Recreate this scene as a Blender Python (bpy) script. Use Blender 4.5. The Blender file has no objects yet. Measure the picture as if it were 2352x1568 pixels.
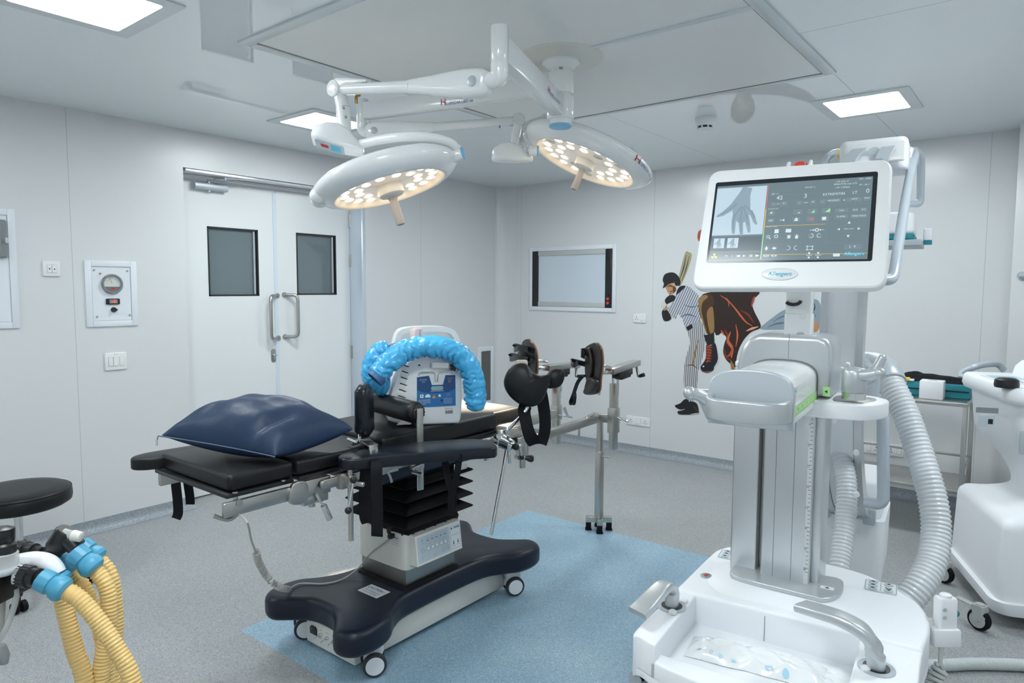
import bpy, bmesh, math, random
from mathutils import Vector as V, Matrix, noise
random.seed(7)
R = math.radians
PI = math.pi
SC = bpy.context.scene
COL = SC.collection

# ------------------------------------------------------------------ camera
FPX = 1563.0
H = 1.5
_y, _p, _r = R(-38.4549), R(4.4352), R(0.2319)
FW = V((math.sin(_y)*math.cos(_p), math.cos(_y)*math.cos(_p), -math.sin(_p)))
_ri = V((math.cos(_y), -math.sin(_y), 0))
_u = _ri.cross(FW)
RI = math.cos(_r)*_ri + math.sin(_r)*_u
UP = -math.sin(_r)*_ri + math.cos(_r)*_u
EYE = V((0, 0, H))
cam = bpy.data.cameras.new('camera')
cam.sensor_width = 36
cam.lens = FPX/2352*36
cam.clip_start = 0.05
camo = bpy.data.objects.new('camera', cam)
COL.objects.link(camo)
camo.matrix_world = Matrix((( RI.x, UP.x, -FW.x, 0), (RI.y, UP.y, -FW.y, 0), (RI.z, UP.z, -FW.z, H), (0, 0, 0, 1)))
SC.camera = camo

def ray(x, y): return FW + RI*((x-1176)/FPX) - UP*((y-784)/FPX)
def PZ(x, y, z): d = ray(x, y); return EYE + d*((z-H)/d.z)
def PX(x, y, X): d = ray(x, y); return EYE + d*(X/d.x)
def PY(x, y, Y): d = ray(x, y); return EYE + d*(Y/d.y)
def PD(x, y, t): return EYE + ray(x, y)*t
def PN(x, y, p0, n): d = ray(x, y); n = V(n); return EYE + d*((V(p0)-EYE).dot(n)/d.dot(n))
def proj(P):
    d = V(P)-EYE; w = d.dot(FW)
    return 1176+FPX*d.dot(RI)/w, 784-FPX*d.dot(UP)/w, w
def VZ(x, y, py):
    lo, hi = -1.0, 4.0
    for _ in range(50):
        m = (lo+hi)/2
        if proj((x, y, m))[1] > py: lo = m
        else: hi = m
    return m

# ------------------------------------------------------------------ materials
def mat(name, c, rough=.5, metal=0, spec=.5, emit=None, es=0, coat=0, bump=0, bscale=80, var=0, vscale=30, sub=0, alpha=1, trans=0, stretch=None):
    m = bpy.data.materials.new(name); m.use_nodes = True
    nt = m.node_tree; b = nt.nodes['Principled BSDF']
    if len(c) == 3: c = (*c, 1)
    b.inputs['Base Color'].default_value = c
    b.inputs['Roughness'].default_value = rough
    b.inputs['Metallic'].default_value = metal
    b.inputs['Specular IOR Level'].default_value = spec
    b.inputs['Coat Weight'].default_value = coat
    b.inputs['Coat Roughness'].default_value = .08
    b.inputs['Alpha'].default_value = alpha
    b.inputs['Transmission Weight'].default_value = trans
    if sub:
        b.inputs['Subsurface Weight'].default_value = sub
        b.inputs['Subsurface Radius'].default_value = (.02, .015, .01)
    if emit:
        b.inputs['Emission Color'].default_value = (*emit, 1)
        b.inputs['Emission Strength'].default_value = es
    if bump or var:
        tc = nt.nodes.new('ShaderNodeTexCoord'); mp = nt.nodes.new('ShaderNodeMapping')
        nt.links.new(tc.outputs['Object'], mp.inputs['Vector'])
        if stretch: mp.inputs['Scale'].default_value = stretch
    if bump:
        n = nt.nodes.new('ShaderNodeTexNoise'); n.inputs['Scale'].default_value = bscale; n.inputs['Detail'].default_value = 3
        nt.links.new(mp.outputs[0], n.inputs['Vector'])
        bp = nt.nodes.new('ShaderNodeBump'); bp.inputs['Strength'].default_value = bump; bp.inputs['Distance'].default_value = .01
        nt.links.new(n.outputs['Fac'], bp.inputs['Height']); nt.links.new(bp.outputs[0], b.inputs['Normal'])
    if var:
        n = nt.nodes.new('ShaderNodeTexNoise'); n.inputs['Scale'].default_value = vscale; n.inputs['Detail'].default_value = 4
        nt.links.new(mp.outputs[0], n.inputs['Vector'])
        r = nt.nodes.new('ShaderNodeMapRange'); r.inputs['To Min'].default_value = 1-var; r.inputs['To Max'].default_value = 1+var
        nt.links.new(n.outputs['Fac'], r.inputs['Value'])
        mx = nt.nodes.new('ShaderNodeMix'); mx.data_type = 'RGBA'; mx.blend_type = 'MULTIPLY'; mx.inputs['Factor'].default_value = 1
        mx.inputs['A'].default_value = c
        nt.links.new(r.outputs[0], mx.inputs['B']); nt.links.new(mx.outputs['Result'], b.inputs['Base Color'])
    return m

def srgb(r, g, b):
    f = lambda v: (v/255/12.92) if v <= 10 else ((v/255+.055)/1.055)**2.4
    return (f(r), f(g), f(b))

M = {}
M['white_plastic'] = mat('white_plastic', (.80, .82, .84), .35, bump=.02, bscale=200)
M['white_gloss'] = mat('white_gloss_paint', (.86, .88, .885), .16, coat=.3)
M['cream_white'] = mat('cream_white_paint', (.72, .71, .66), .35)
M['soft_white'] = mat('soft_white_moulding', (.85, .87, .905), .42)
M['frame_white'] = mat('white_powder_coat', (.76, .80, .85), .4)
M['switch_white'] = mat('switch_white', (.80, .81, .81), .25)
M['grey_plastic'] = mat('grey_plastic', (.22, .24, .25), .4)
M['light_grey'] = mat('light_grey_plastic', (.45, .50, .53), .4)
M['silver_paint'] = mat('silver_paint', (.55, .58, .60), .32, metal=.55, bump=.03, bscale=400)
M['silver_grey'] = mat('silver_grey_paint', (.50, .55, .59), .35, metal=.25)
M['alu'] = mat('brushed_aluminium', (.62, .64, .66), .34, metal=.9, bump=.03, bscale=60, stretch=(30, 30, .5))
M['steel'] = mat('brushed_steel', (.50, .49, .47), .3, metal=1, bump=.03, bscale=90, var=.06, vscale=14, stretch=(1, 1, 8))
M['steel_dull'] = mat('dull_steel', (.36, .35, .34), .42, metal=1, var=.12, vscale=9)
M['chrome'] = mat('chrome', (.70, .71, .72), .15, metal=1)
M['black_vinyl'] = mat('black_vinyl', (.0065, .0075, .009), .42, spec=.35, bump=.05, bscale=150)
M['black_vinyl_gloss'] = mat('black_vinyl_gloss', (.006, .009, .016), .30, spec=.4, bump=.03, bscale=90)
M['black_plastic'] = mat('black_plastic', (.010, .011, .013), .35)
M['black_rubber'] = mat('black_rubber', (.004, .0045, .006), .6, spec=.2)
M['black_web'] = mat('black_webbing', (.004, .005, .008), .75, spec=.25, bump=.2, bscale=500)
M['navy_moulding'] = mat('navy_moulding', (.006, .010, .024), .38, spec=.4, bump=.04, bscale=300)
M['navy_cloth'] = mat('navy_coated_cloth', (.012, .032, .080), .46, spec=.4, bump=.12, bscale=45)
M['tyre'] = mat('caster_tyre', (.03, .035, .042), .55)
M['blue_cap'] = mat('blue_cap', (.22, .52, .78), .35)
M['blue_sleeve'] = mat('blue_sleeve_plastic', (.065, .45, .82), .26, bump=.05, bscale=40, coat=.15)
M['blue_conn'] = mat('blue_connector', (.075, .34, .52), .4, bump=.05, bscale=120)
M['slate_blue'] = mat('slate_blue_plastic', (.05, .15, .33), .45)
M['teal'] = mat('teal_plastic', (.012, .23, .28), .35)
M['yellow_hose'] = mat('yellow_silicone', (.78, .55, .22), .32, sub=.35, var=.1, vscale=20)
M['cord_grey'] = mat('grey_cord', (.42, .42, .40), .5)
M['dark_line'] = mat('dark_line', (.16, .17, .17), .6)
M['black_ink'] = mat('black_ink', (.012, .012, .015), .6)
M['grey_ink'] = mat('grey_ink', (.20, .22, .25), .6)
M['red_ink'] = mat('red_ink', (.50, .03, .04), .5)
M['blue_ink'] = mat('blue_ink', (.03, .10, .32), .5)
M['cyan_ink'] = mat('cyan_ink', (.10, .50, .68), .5)
M['white_ink'] = mat('white_ink', (.85, .87, .88), .5)
M['green_ink'] = mat('green_ink', (.05, .35, .20), .5)
M['orange_ink'] = mat('orange_ink', (.85, .33, .08), .5)
M['red_plastic'] = mat('red_plastic', (.72, .06, .04), .35)
M['yellow_plastic'] = mat('yellow_plastic', (.85, .60, .05), .4)
M['lime'] = mat('lime_sticker', (.42, .74, .30), .5)
M['label_blue'] = mat('label_blue', (.02, .17, .44), .35)
M['label_dark'] = mat('label_dark_blue', (.012, .075, .22), .35)
M['label_grey'] = mat('membrane_grey', (.48, .55, .60), .4)
M['label_white'] = mat('label_white', (.75, .77, .78), .45)
M['brass'] = mat('brass', (.45, .30, .10), .3, metal=1)

# ------------------------------------------------------------------ mesh builder
def frame(z, x=None):
    z = V(z).normalized()
    if x is None: x = V((0, 0, 1)) if abs(z.z) < .9 else V((1, 0, 0))
    x = V(x); x = (x - z*x.dot(z)).normalized()
    return x, z.cross(x), z

def smooth(pts, n=8, closed=False):
    pts = [V(p) for p in pts]; out = []
    N = len(pts)
    rng = range(N) if closed else range(N-1)
    for i in rng:
        p1, p2 = pts[i], pts[(i+1) % N]
        p0 = pts[(i-1) % N] if (closed or i > 0) else p1*2-p2
        p3 = pts[(i+2) % N] if (closed or i < N-2) else p2*2-p1
        for k in range(n):
            t = k/n
            out.append(.5*((2*p1)+(p2-p0)*t+(2*p0-5*p1+4*p2-p3)*t*t+(3*p1-p0-3*p2+p3)*t**3))
    if not closed: out.append(pts[-1])
    return out

def fillet(pts, r, n=5):
    pts = [V(p) for p in pts]; out = [pts[0]]
    for i in range(1, len(pts)-1):
        a, b, c = pts[i-1], pts[i], pts[i+1]
        d = min(r, (a-b).length*.49, (c-b).length*.49)
        p, q = b+(a-b).normalized()*d, b+(c-b).normalized()*d
        for k in range(n+1):
            t = k/n; out.append(p*(1-t)**2+b*2*t*(1-t)+q*t*t)
    out.append(pts[-1]); return out

def rrect(w, h, r, n=5):
    out = []; r = min(r, w/2-1e-5, h/2-1e-5)
    for cx, cy, a in ((w/2-r, h/2-r, 0), (-w/2+r, h/2-r, 90), (-w/2+r, -h/2+r, 180), (w/2-r, -h/2+r, 270)):
        for k in range(n+1):
            t = R(a+90*k/n); out.append((cx+r*math.cos(t), cy+r*math.sin(t)))
    return out

def ring2(poly, o, u, v): return [V(o)+V(u)*a+V(v)*b for a, b in poly]

class MB:
    def __init__(s, M=None): s.bm = bmesh.new(); s.M = M or Matrix(); s.mi = 0
    def mm(s, i): s.mi = i; return s
    def raw(s, vs, fs):
        bv = [s.bm.verts.new(s.M @ V(v)) for v in vs]
        for f in fs:
            try: fc = s.bm.faces.new([bv[i] for i in f]); fc.material_index = s.mi
            except ValueError: pass
        return bv
    def take(s, tb, mtx=None):
        tb.verts.ensure_lookup_table(); tb.verts.index_update()
        vs = [(mtx @ v.co) if mtx else v.co.copy() for v in tb.verts]
        fs = [[v.index for v in f.verts] for f in tb.faces]
        s.raw(vs, fs); tb.free(); return s
    def box(s, c, size, rot=None, bev=0, seg=2):
        tb = bmesh.new(); bmesh.ops.create_cube(tb, size=1)
        for v in tb.verts: v.co = V((v.co.x*size[0], v.co.y*size[1], v.co.z*size[2]))
        if bev: bmesh.ops.bevel(tb, geom=list(tb.edges), offset=min(bev, min(size)*.49), segments=seg, profile=.5, affect='EDGES')
        m = Matrix.Translation(V(c))
        if rot is not None: m = m @ rot.to_4x4()
        return s.take(tb, m)
    def bar(s, p0, p1, w, h, up=(0, 0, 1), bev=.002):
        p0, p1 = V(p0), V(p1); y = (p1-p0); L = y.length; y.normalize()
        x = y.cross(V(up)).normalized(); z = x.cross(y)
        rot = Matrix((x, y, z)).transposed()
        return s.box((p0+p1)/2, (w, L, h), rot, bev)
    def loft(s, rings, cap0=True, cap1=True, closed=False):
        n = len(rings[0]); vs = [p for r in rings for p in r]; fs = []
        K = len(rings)
        for i in range(K if closed else K-1):
            j = (i+1) % K
            for k in range(n):
                l = (k+1) % n
                fs.append((i*n+k, i*n+l, j*n+l, j*n+k))
        if not closed:
            if cap0: fs.append(tuple(reversed(range(n))))
            if cap1: fs.append(tuple(range((K-1)*n, K*n)))
        s.raw(vs, fs); return s
    def cyl(s, p0, p1, r0, r1=None, seg=24, bev=0):
        p0, p1 = V(p0), V(p1); r1 = r0 if r1 is None else r1
        x, y, z = frame(p1-p0); L = (p1-p0).length
        prof = [(r0, 0), (r1, L)]
        if bev:
            b = bev; prof = [(r0-b, 0), (r0-b*.3, b*.3), (r0, b), (r1, L-b), (r1-b*.3, L-b*.3), (r1-b, L)]
        rings = [[p0+z*h+(x*math.cos(2*PI*k/seg)+y*math.sin(2*PI*k/seg))*r for k in range(seg)] for r, h in prof]
        return s.loft(rings)
    def lathe(s, prof, o, axis=(0, 0, 1), seg=32, xdir=None, cap0=True, cap1=True):
        x, y, z = frame(axis, xdir); o = V(o)
        rings = [[o+z*h+(x*math.cos(2*PI*k/seg)+y*math.sin(2*PI*k/seg))*max(r, 1e-4) for k in range(seg)] for r, h in prof]
        return s.loft(rings, cap0, cap1)
    def tube(s, pts, r, seg=10, closed=False, caps=True):
        pts = [V(p) for p in pts]; n = len(pts)
        rr = r if callable(r) else ((lambda i, t: r[i]) if isinstance(r, (list, tuple)) else (lambda i, t: r))
        T = []
        for i in range(n):
            a = pts[(i-1) % n] if (closed or i) else pts[i]
            b = pts[(i+1) % n] if (closed or i < n-1) else pts[i]
            T.append((b-a).normalized())
        x, _, _ = frame(T[0]); rings = []
        for i in range(n):
            x = (x - T[i]*x.dot(T[i])).normalized(); y = T[i].cross(x); q = rr(i, i/max(1, n-1))
            rings.append([pts[i]+(x*math.cos(2*PI*k/seg)+y*math.sin(2*PI*k/seg))*q for k in range(seg)])
        return s.loft(rings, caps, caps, closed)
    def sweep(s, pts, poly, side, closed=False):
        # poly in (side, normal) coordinates; side = fixed direction or function(i)
        pts = [V(p) for p in pts]; n = len(pts); rings = []
        for i in range(n):
            a = pts[(i-1) % n] if (closed or i) else pts[i]
            b = pts[(i+1) % n] if (closed or i < n-1) else pts[i]
            t = (b-a).normalized(); sd = V(side(i) if callable(side) else side)
            sd = (sd-t*sd.dot(t)).normalized(); nn = t.cross(sd)
            rings.append([pts[i]+sd*p[0]+nn*p[1] for p in poly])
        return s.loft(rings, closed=closed)
    def ribbon(s, pts, side, w, t=.002): return s.sweep(pts, [(-w/2, -t/2), (w/2, -t/2), (w/2, t/2), (-w/2, t/2)], side)
    def prism(s, poly, o, u, v, d, bev=0, seg=3):
        # poly in (u, v), extruded d along u x v, both rims rounded
        u, v = V(u).normalized(), V(v).normalized(); n = u.cross(v); o = V(o)
        if not bev: return s.loft([ring2(poly, o, u, v), ring2(poly, o+n*d, u, v)])
        rings = []
        for k in range(seg+1):
            a = PI/2*k/seg; rings.append(ring2(inset(poly, bev*(1-math.sin(a))), o+n*(bev*(1-math.cos(a))), u, v))
        for k in range(seg+1):
            a = PI/2*(1-k/seg); rings.append(ring2(inset(poly, bev*(1-math.sin(a))), o+n*(d-bev*(1-math.cos(a))), u, v))
        return s.loft(rings)
    def flat(s, poly, o, u, v, off=0):
        u, v = V(u).normalized(), V(v).normalized(); n = u.cross(v)
        s.raw(ring2(poly, V(o)+n*off, u, v), [tuple(range(len(poly)))]); return s
    def sphere(s, c, r, sc=(1, 1, 1), seg=20, rings=12):
        tb = bmesh.new(); bmesh.ops.create_uvsphere(tb, u_segments=seg, v_segments=rings, radius=1)
        return s.take(tb, Matrix.Translation(V(c)) @ Matrix.Diagonal((r*sc[0], r*sc[1], r*sc[2], 1)))
    def grid(s, fn, nu, nv, closeu=False):
        vs = [fn(i/nu, j/nv) for j in range(nv+1) for i in range(nu if closeu else nu+1)]
        W = nu if closeu else nu+1; fs = []
        for j in range(nv):
            for i in range(nu):
                k = (i+1) % W
                fs.append((j*W+i, j*W+k, (j+1)*W+k, (j+1)*W+i))
        s.raw(vs, fs); return s
    def text(s, txt, o, u, v, size, align='CENTER', d=.0006, bold=0, shear=0, maxw=None):
        cu = bpy.data.curves.new('t', 'FONT'); cu.body = txt; cu.size = 1; cu.align_x = align; cu.align_y = 'CENTER'
        cu.resolution_u = 2; cu.offset = bold; cu.shear = shear
        ob = bpy.data.objects.new('t', cu); me = bpy.data.meshes.new_from_object(ob)
        u, v = V(u).normalized(), V(v).normalized(); n = u.cross(v)
        k = size
        if maxw:
            xs = [p.co.x for p in me.vertices]
            if xs and (max(xs)-min(xs))*k > maxw: k = maxw/(max(xs)-min(xs))
        vs = [V(o)+u*p.co.x*k+v*p.co.y*size+n*d for p in me.vertices]
        s.raw(vs, [tuple(p.vertices) for p in me.polygons])
        bpy.data.objects.remove(ob); bpy.data.curves.remove(cu); bpy.data.meshes.remove(me); return s
    def build(s, name, ms, parent=None, ang=38, sub=0, wn=False):
        bmesh.ops.recalc_face_normals(s.bm, faces=list(s.bm.faces)) if not wn else None
        s.bm.normal_update()
        lim = R(ang)
        for f in s.bm.faces: f.smooth = True
        for e in s.bm.edges:
            if len(e.link_faces) == 2: e.smooth = e.calc_face_angle(0) < lim
        me = bpy.data.meshes.new(name); s.bm.to_mesh(me); s.bm.free()
        for m in (ms if isinstance(ms, (list, tuple)) else [ms]): me.materials.append(M[m] if isinstance(m, str) else m)
        o = bpy.data.objects.new(name, me); COL.objects.link(o)
        if parent is not None: adopt(o, parent)
        if sub:
            md = o.modifiers.new('sub', 'SUBSURF'); md.levels = sub; md.render_levels = sub
        return o

def inset(poly, d):
    if abs(d) < 1e-9: return list(poly)
    n = len(poly); out = []
    A = sum(poly[i][0]*poly[(i+1) % n][1]-poly[(i+1) % n][0]*poly[i][1] for i in range(n))
    sg = 1 if A > 0 else -1
    for i in range(n):
        p0, p1, p2 = poly[i-1], poly[i], poly[(i+1) % n]
        def nrm(a, b):
            dx, dy = b[0]-a[0], b[1]-a[1]; L = math.hypot(dx, dy) or 1; return (-dy/L*sg, dx/L*sg)
        a, b = nrm(p0, p1), nrm(p1, p2); m = (a[0]+b[0], a[1]+b[1]); L = math.hypot(*m) or 1
        m = (m[0]/L, m[1]/L); k = d/max(.35, m[0]*a[0]+m[1]*a[1])
        out.append((p1[0]+m[0]*k, p1[1]+m[1]*k))
    return out

WM = {}
def mw(o): return WM.get(o.name, Matrix())
def adopt(o, parent):
    o.parent = parent
    o.matrix_parent_inverse = mw(parent).inverted()
def thing(name, label, cat, loc=(0, 0, 0), group=None):
    o = bpy.data.objects.new(name, None); COL.objects.link(o)
    o.location = V(loc); o.empty_display_size = .05
    WM[o.name] = Matrix.Translation(V(loc))
    tag(o, label, cat, group); return o
def tag(o, label, cat, group=None):
    o['label'] = label; o['category'] = cat
    if group: o['group'] = group
    return o
def struct(o): o['kind'] = 'structure'; return o
def lab(o, l): o['label'] = l; return o
# ================================================================== ROOM
XL, YB, ZC, XR, YF = -4.55, 5.53, 2.54, 1.25, -1.7
XD = -4.71                                    # plane of the recessed door leaves
DY0, DY1, DZ = 2.225, 3.745, 2.292            # door opening

def wall_mat(name, col, seams, axis, rough, seamcol=(.52, .55, .56)):
    m = mat(name, col, rough, spec=.45); nt = m.node_tree; b = nt.nodes['Principled BSDF']
    tc = nt.nodes.new('ShaderNodeTexCoord'); sp = nt.nodes.new('ShaderNodeSeparateXYZ'); nt.links.new(tc.outputs['Object'], sp.inputs[0])
    acc = None
    for s_ in seams:
        ax, pos, lo, hi = s_
        def cmp(sock, p, w):
            n = nt.nodes.new('ShaderNodeMath'); n.operation = 'COMPARE'; nt.links.new(sp.outputs[sock], n.inputs[0]); n.inputs[1].default_value = p; n.inputs[2].default_value = w; return n
        c = cmp(ax, pos, .0022)
        if lo is not None:
            oth = {'X': 'Y', 'Y': 'X'}[ax]
            d = cmp(oth, (lo+hi)/2, (hi-lo)/2)
            mm_ = nt.nodes.new('ShaderNodeMath'); mm_.operation = 'MULTIPLY'; nt.links.new(c.outputs[0], mm_.inputs[0]); nt.links.new(d.outputs[0], mm_.inputs[1]); c = mm_
        if acc is None: acc = c
        else:
            a = nt.nodes.new('ShaderNodeMath'); a.operation = 'MAXIMUM'; nt.links.new(acc.outputs[0], a.inputs[0]); nt.links.new(c.outputs[0], a.inputs[1]); acc = a
    if acc:
        mx = nt.nodes.new('ShaderNodeMix'); mx.data_type = 'RGBA'; nt.links.new(acc.outputs[0], mx.inputs['Factor'])
        mx.inputs['A'].default_value = (*col, 1); mx.inputs['B'].default_value = (*seamcol, 1)
        nt.links.new(mx.outputs['Result'], b.inputs['Base Color'])
    # very slight waviness of the coated panels
    n = nt.nodes.new('ShaderNodeTexNoise'); n.inputs['Scale'].default_value = 1.3; nt.links.new(tc.outputs['Object'], n.inputs['Vector'])
    bp = nt.nodes.new('ShaderNodeBump'); bp.inputs['Strength'].default_value = .05; bp.inputs['Distance'].default_value = .02
    nt.links.new(n.outputs['Fac'], bp.inputs['Height']); nt.links.new(bp.outputs[0], b.inputs['Normal'])
    return m

WALLC = (.70, .72, .73)
M['wall_l'] = wall_mat('wall_panel_left', WALLC, [('Y', 1.55, None, None), ('Y', 4.385, None, None), ('Y', 5.44, None, None)], 'Y', .30)
M['wall_b'] = wall_mat('wall_panel_back', WALLC, [('X', -4.276, None, None), ('X', -2.795, None, None), ('X', -.371, None, None)], 'X', .24)
M['wall_p'] = mat('wall_panel_plain', WALLC, .3)
M['ceil'] = wall_mat('ceiling_panel', (.855, .895, .92), [('X', -.885, 3.6, 5.53), ('X', -2.16, 3.58, 5.53), ('Y', 2.965, -.885, 1.3)], 'X', .035)
M['plenum'] = mat('filter_screen', (.83, .84, .835), .45, bump=.02, bscale=600)
M['trimw'] = mat('ceiling_trim', (.66, .71, .74), .25)

def speckle(name, base, dark, light, rect=None, rbase=None, rdark=None, rlight=None):
    m = bpy.data.materials.new(name); m.use_nodes = True; nt = m.node_tree; b = nt.nodes['Principled BSDF']
    b.inputs['Roughness'].default_value = .36; b.inputs['Specular IOR Level'].default_value = .4
    tc = nt.nodes.new('ShaderNodeTexCoord')
    def chips(base, dark, light, scale):
        v = nt.nodes.new('ShaderNodeTexVoronoi'); v.inputs['Scale'].default_value = scale; nt.links.new(tc.outputs['Object'], v.inputs['Vector'])
        sp = nt.nodes.new('ShaderNodeSeparateColor'); nt.links.new(v.outputs['Color'], sp.inputs[0])
        cr = nt.nodes.new('ShaderNodeValToRGB'); cr.color_ramp.interpolation = 'LINEAR'; e = cr.color_ramp.elements
        e[0].position = 0; e[0].color = (*dark, 1); e[1].position = 1; e[1].color = (*light, 1)
        for p_, c_ in ((.10, dark), (.22, base), (.72, base), (.9, light)):
            q = e.new(p_); q.color = (*c_, 1)
        nt.links.new(sp.outputs[0], cr.inputs[0])
        n = nt.nodes.new('ShaderNodeTexNoise'); n.inputs['Scale'].default_value = 3; n.inputs['Detail'].default_value = 5; nt.links.new(tc.outputs['Object'], n.inputs['Vector'])
        r = nt.nodes.new('ShaderNodeMapRange'); r.inputs['To Min'].default_value = .92; r.inputs['To Max'].default_value = 1.08; nt.links.new(n.outputs['Fac'], r.inputs['Value'])
        mx = nt.nodes.new('ShaderNodeMix'); mx.data_type = 'RGBA'; mx.blend_type = 'MULTIPLY'; mx.inputs['Factor'].default_value = 1
        nt.links.new(cr.outputs[0], mx.inputs['A']); nt.links.new(r.outputs[0], mx.inputs['B']); return mx.outputs['Result']
    a = chips(base, dark, light, 250)
    if rect:
        c = chips(rbase, rdark, rlight, 235)
        sp = nt.nodes.new('ShaderNodeSeparateXYZ'); nt.links.new(tc.outputs['Object'], sp.inputs[0])
        fs = []
        for ax, lo, hi in (('X', rect[0], rect[1]), ('Y', rect[2], rect[3])):
            n = nt.nodes.new('ShaderNodeMath'); n.operation = 'COMPARE'; nt.links.new(sp.outputs[ax], n.inputs[0]); n.inputs[1].default_value = (lo+hi)/2; n.inputs[2].default_value = (hi-lo)/2; fs.append(n)
        mu = nt.nodes.new('ShaderNodeMath'); mu.operation = 'MULTIPLY'; nt.links.new(fs[0].outputs[0], mu.inputs[0]); nt.links.new(fs[1].outputs[0], mu.inputs[1])
        mx = nt.nodes.new('ShaderNodeMix'); mx.data_type = 'RGBA'; nt.links.new(mu.outputs[0], mx.inputs['Factor']); nt.links.new(a, mx.inputs['A']); nt.links.new(c, mx.inputs['B']); a = mx.outputs['Result']
    nt.links.new(a, b.inputs['Base Color'])
    return m
M['floor'] = speckle('speckled_vinyl', (.335, .35, .355), (.235, .25, .265), (.425, .44, .445), (-2.725, -.86, 1.52, 3.61), (.27, .42, .53), (.18, .33, .46), (.40, .52, .60))
M['skirt'] = speckle('speckled_skirting', (.30, .335, .37), (.20, .24, .29), (.42, .445, .47))

b = MB(); b.box(((XL+XR)/2-.1, (YB+YF)/2, -.05), (XR-XL+.6, YB-YF+.4, .1)); struct(b.build('floor', 'floor'))
b = MB(); b.box(((XL+XR)/2-.1, (YB+YF)/2, ZC+.05), (XR-XL+.6, YB-YF+.4, .1)); struct(b.build('ceiling', 'ceil'))
b = MB(); T = .24
b.box((XL-T/2, (YF+DY0)/2, ZC/2), (T, DY0-YF, ZC)); b.box((XL-T/2, (DY1+YB+.2)/2, ZC/2), (T, YB+.2-DY1, ZC))
b.box((XL-T/2, (DY0+DY1)/2, (DZ+ZC)/2), (T, DY1-DY0, ZC-DZ)); struct(b.build('wall_left', 'wall_l'))
b = MB(); b.box(((XL+XR)/2, YB+.1, ZC/2), (XR-XL+.2, .2, ZC)); struct(b.build('wall_back', 'wall_b'))
b = MB(); b.box((XR+.1, (YF+YB)/2, ZC/2), (.2, YB-YF, ZC)); struct(b.build('wall_right', 'wall_p'))
b = MB(); b.box(((XL+XR)/2, YF-.1, ZC/2), (XR-XL+.2, .2, ZC)); struct(b.build('wall_front', 'wall_p'))
# projecting pilaster at the right end of the back wall
pxl = PY(2340, 350, YB-.23).x
b = MB(); b.box((pxl+.35, YB-.115, ZC/2), (.7, .23, ZC-.002), bev=.004); pil_ = struct(b.build('wall_pilaster', 'wall_p'))
# rounded coving in the far left corner
b = MB(); pr = []
for k in range(9):
    a = PI/2*k/8; pr.append((XL+.20*(1-math.sin(a))*1.0, YB-.09*(1-math.cos(a))))
ring0 = [V((x, y, .0)) for x, y in pr]+[V((XL, YB, 0))]
b.loft([ring0, [p+V((0, 0, ZC)) for p in ring0]]); struct(b.build('trim_1', 'wall_p'))

# coved skirting
def skirting(name, p0, p1, nrm):
    p0, p1, nrm = V(p0), V(p1), V(nrm); prof = [(0, 0), (.055, .001)]
    for k in range(1, 7):
        a = PI/2*k/6; prof.append((.055-.05*math.sin(a)+.0, .001+.045*(1-math.cos(a))))
    prof += [(.005, .075), (0, .075)]
    b = MB(); b.loft([[q+nrm*x+V((0, 0, z)) for x, z in prof] for q in (p0, p1)]); return struct(b.build(name, 'skirt'))
skirting('baseboard_left', (XL, YF, 0), (XL, DY0-.0, 0), (1, 0, 0))
skirting('baseboard_left.001', (XL, DY1+.05, 0), (XL, YB, 0), (1, 0, 0))
skirting('baseboard_back', (XL, YB, 0), (-.21, YB, 0), (0, -1, 0))

# door recess lining, header and jambs
M['jamb'] = mat('door_frame_alu', (.62, .69, .78), .25, metal=.25)
b = MB()
b.box((XL-.115, DY1+.0-.02, DZ/2), (.226, .042, DZ), bev=.004)
struct(b.build('trim_2', 'jamb'))
b = MB(); b.box((XL-.09, (DY0+DY1)/2, DZ-.012), (.16, DY1-DY0-.04, .022), bev=.003)
b.cyl((XL-.10, DY0+.03, DZ-.03), (XL-.10, DY1-.03, DZ-.03), .016)
struct(b.build('trim_3', 'alu'))

M['door'] = mat('door_panel', (.78, .81, .82), .25)
M['door_edge'] = mat('door_edge_strip', (.66, .74, .82), .3)
M['door_glass'] = mat('dark_door_glass', (.16, .20, .22), .03, spec=.6)
M['gasket'] = mat('black_gasket', (.012, .014, .016), .4)
DYM = 2.965
def leaf(name, y0, y1, win, label):
    # leaf with a real opening for its vision panel
    (wy0, wz0), (wy1, wz1) = win
    xb, xf = XD-.045, XD
    b = MB(); zt = DZ-.05; zb = .012
    for a0, a1, c0, c1 in ((y0, wy0, zb, zt), (wy1, y1, zb, zt), (wy0, wy1, zb, wz0), (wy0, wy1, wz1, zt)):
        b.box(((xb+xf)/2, (a0+a1)/2, (c0+c1)/2), (.045, a1-a0, c1-c0))
    o = struct(b.build(name, 'door'))
    b = MB(); g = .011
    for a0, a1, c0, c1 in ((wy0, wy0+g, wz0, wz1), (wy1-g, wy1, wz0, wz1), (wy0, wy1, wz0, wz0+g), (wy0, wy1, wz1-g, wz1)):
        b.box((XD-.012, (a0+a1)/2, (c0+c1)/2), (.028, a1-a0, c1-c0))
    b.build('window_gasket', 'gasket', o)
    b = MB(); b.box((XD-.024, (wy0+wy1)/2, (wz0+wz1)/2), (.008, wy1-wy0-.01, wz1-wz0-.01)); b.build('window_pane', 'door_glass', o)
    b = MB(); b.box((XD-.006, wy1-g-.022, (wz0+wz1)/2), (.012, .010, wz1-wz0-.03)); b.build('pane_spacer', 'light_grey', o)
    return o
def wy(px, py): p = PX(px, py, XD); return (p.y, p.z)
w1a, w1b = wy(480, 680), wy(592, 528)
w2a, w2b = wy(682.5, 677), wy(771, 541)
ym = PX(640, 800, XD).y
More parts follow.
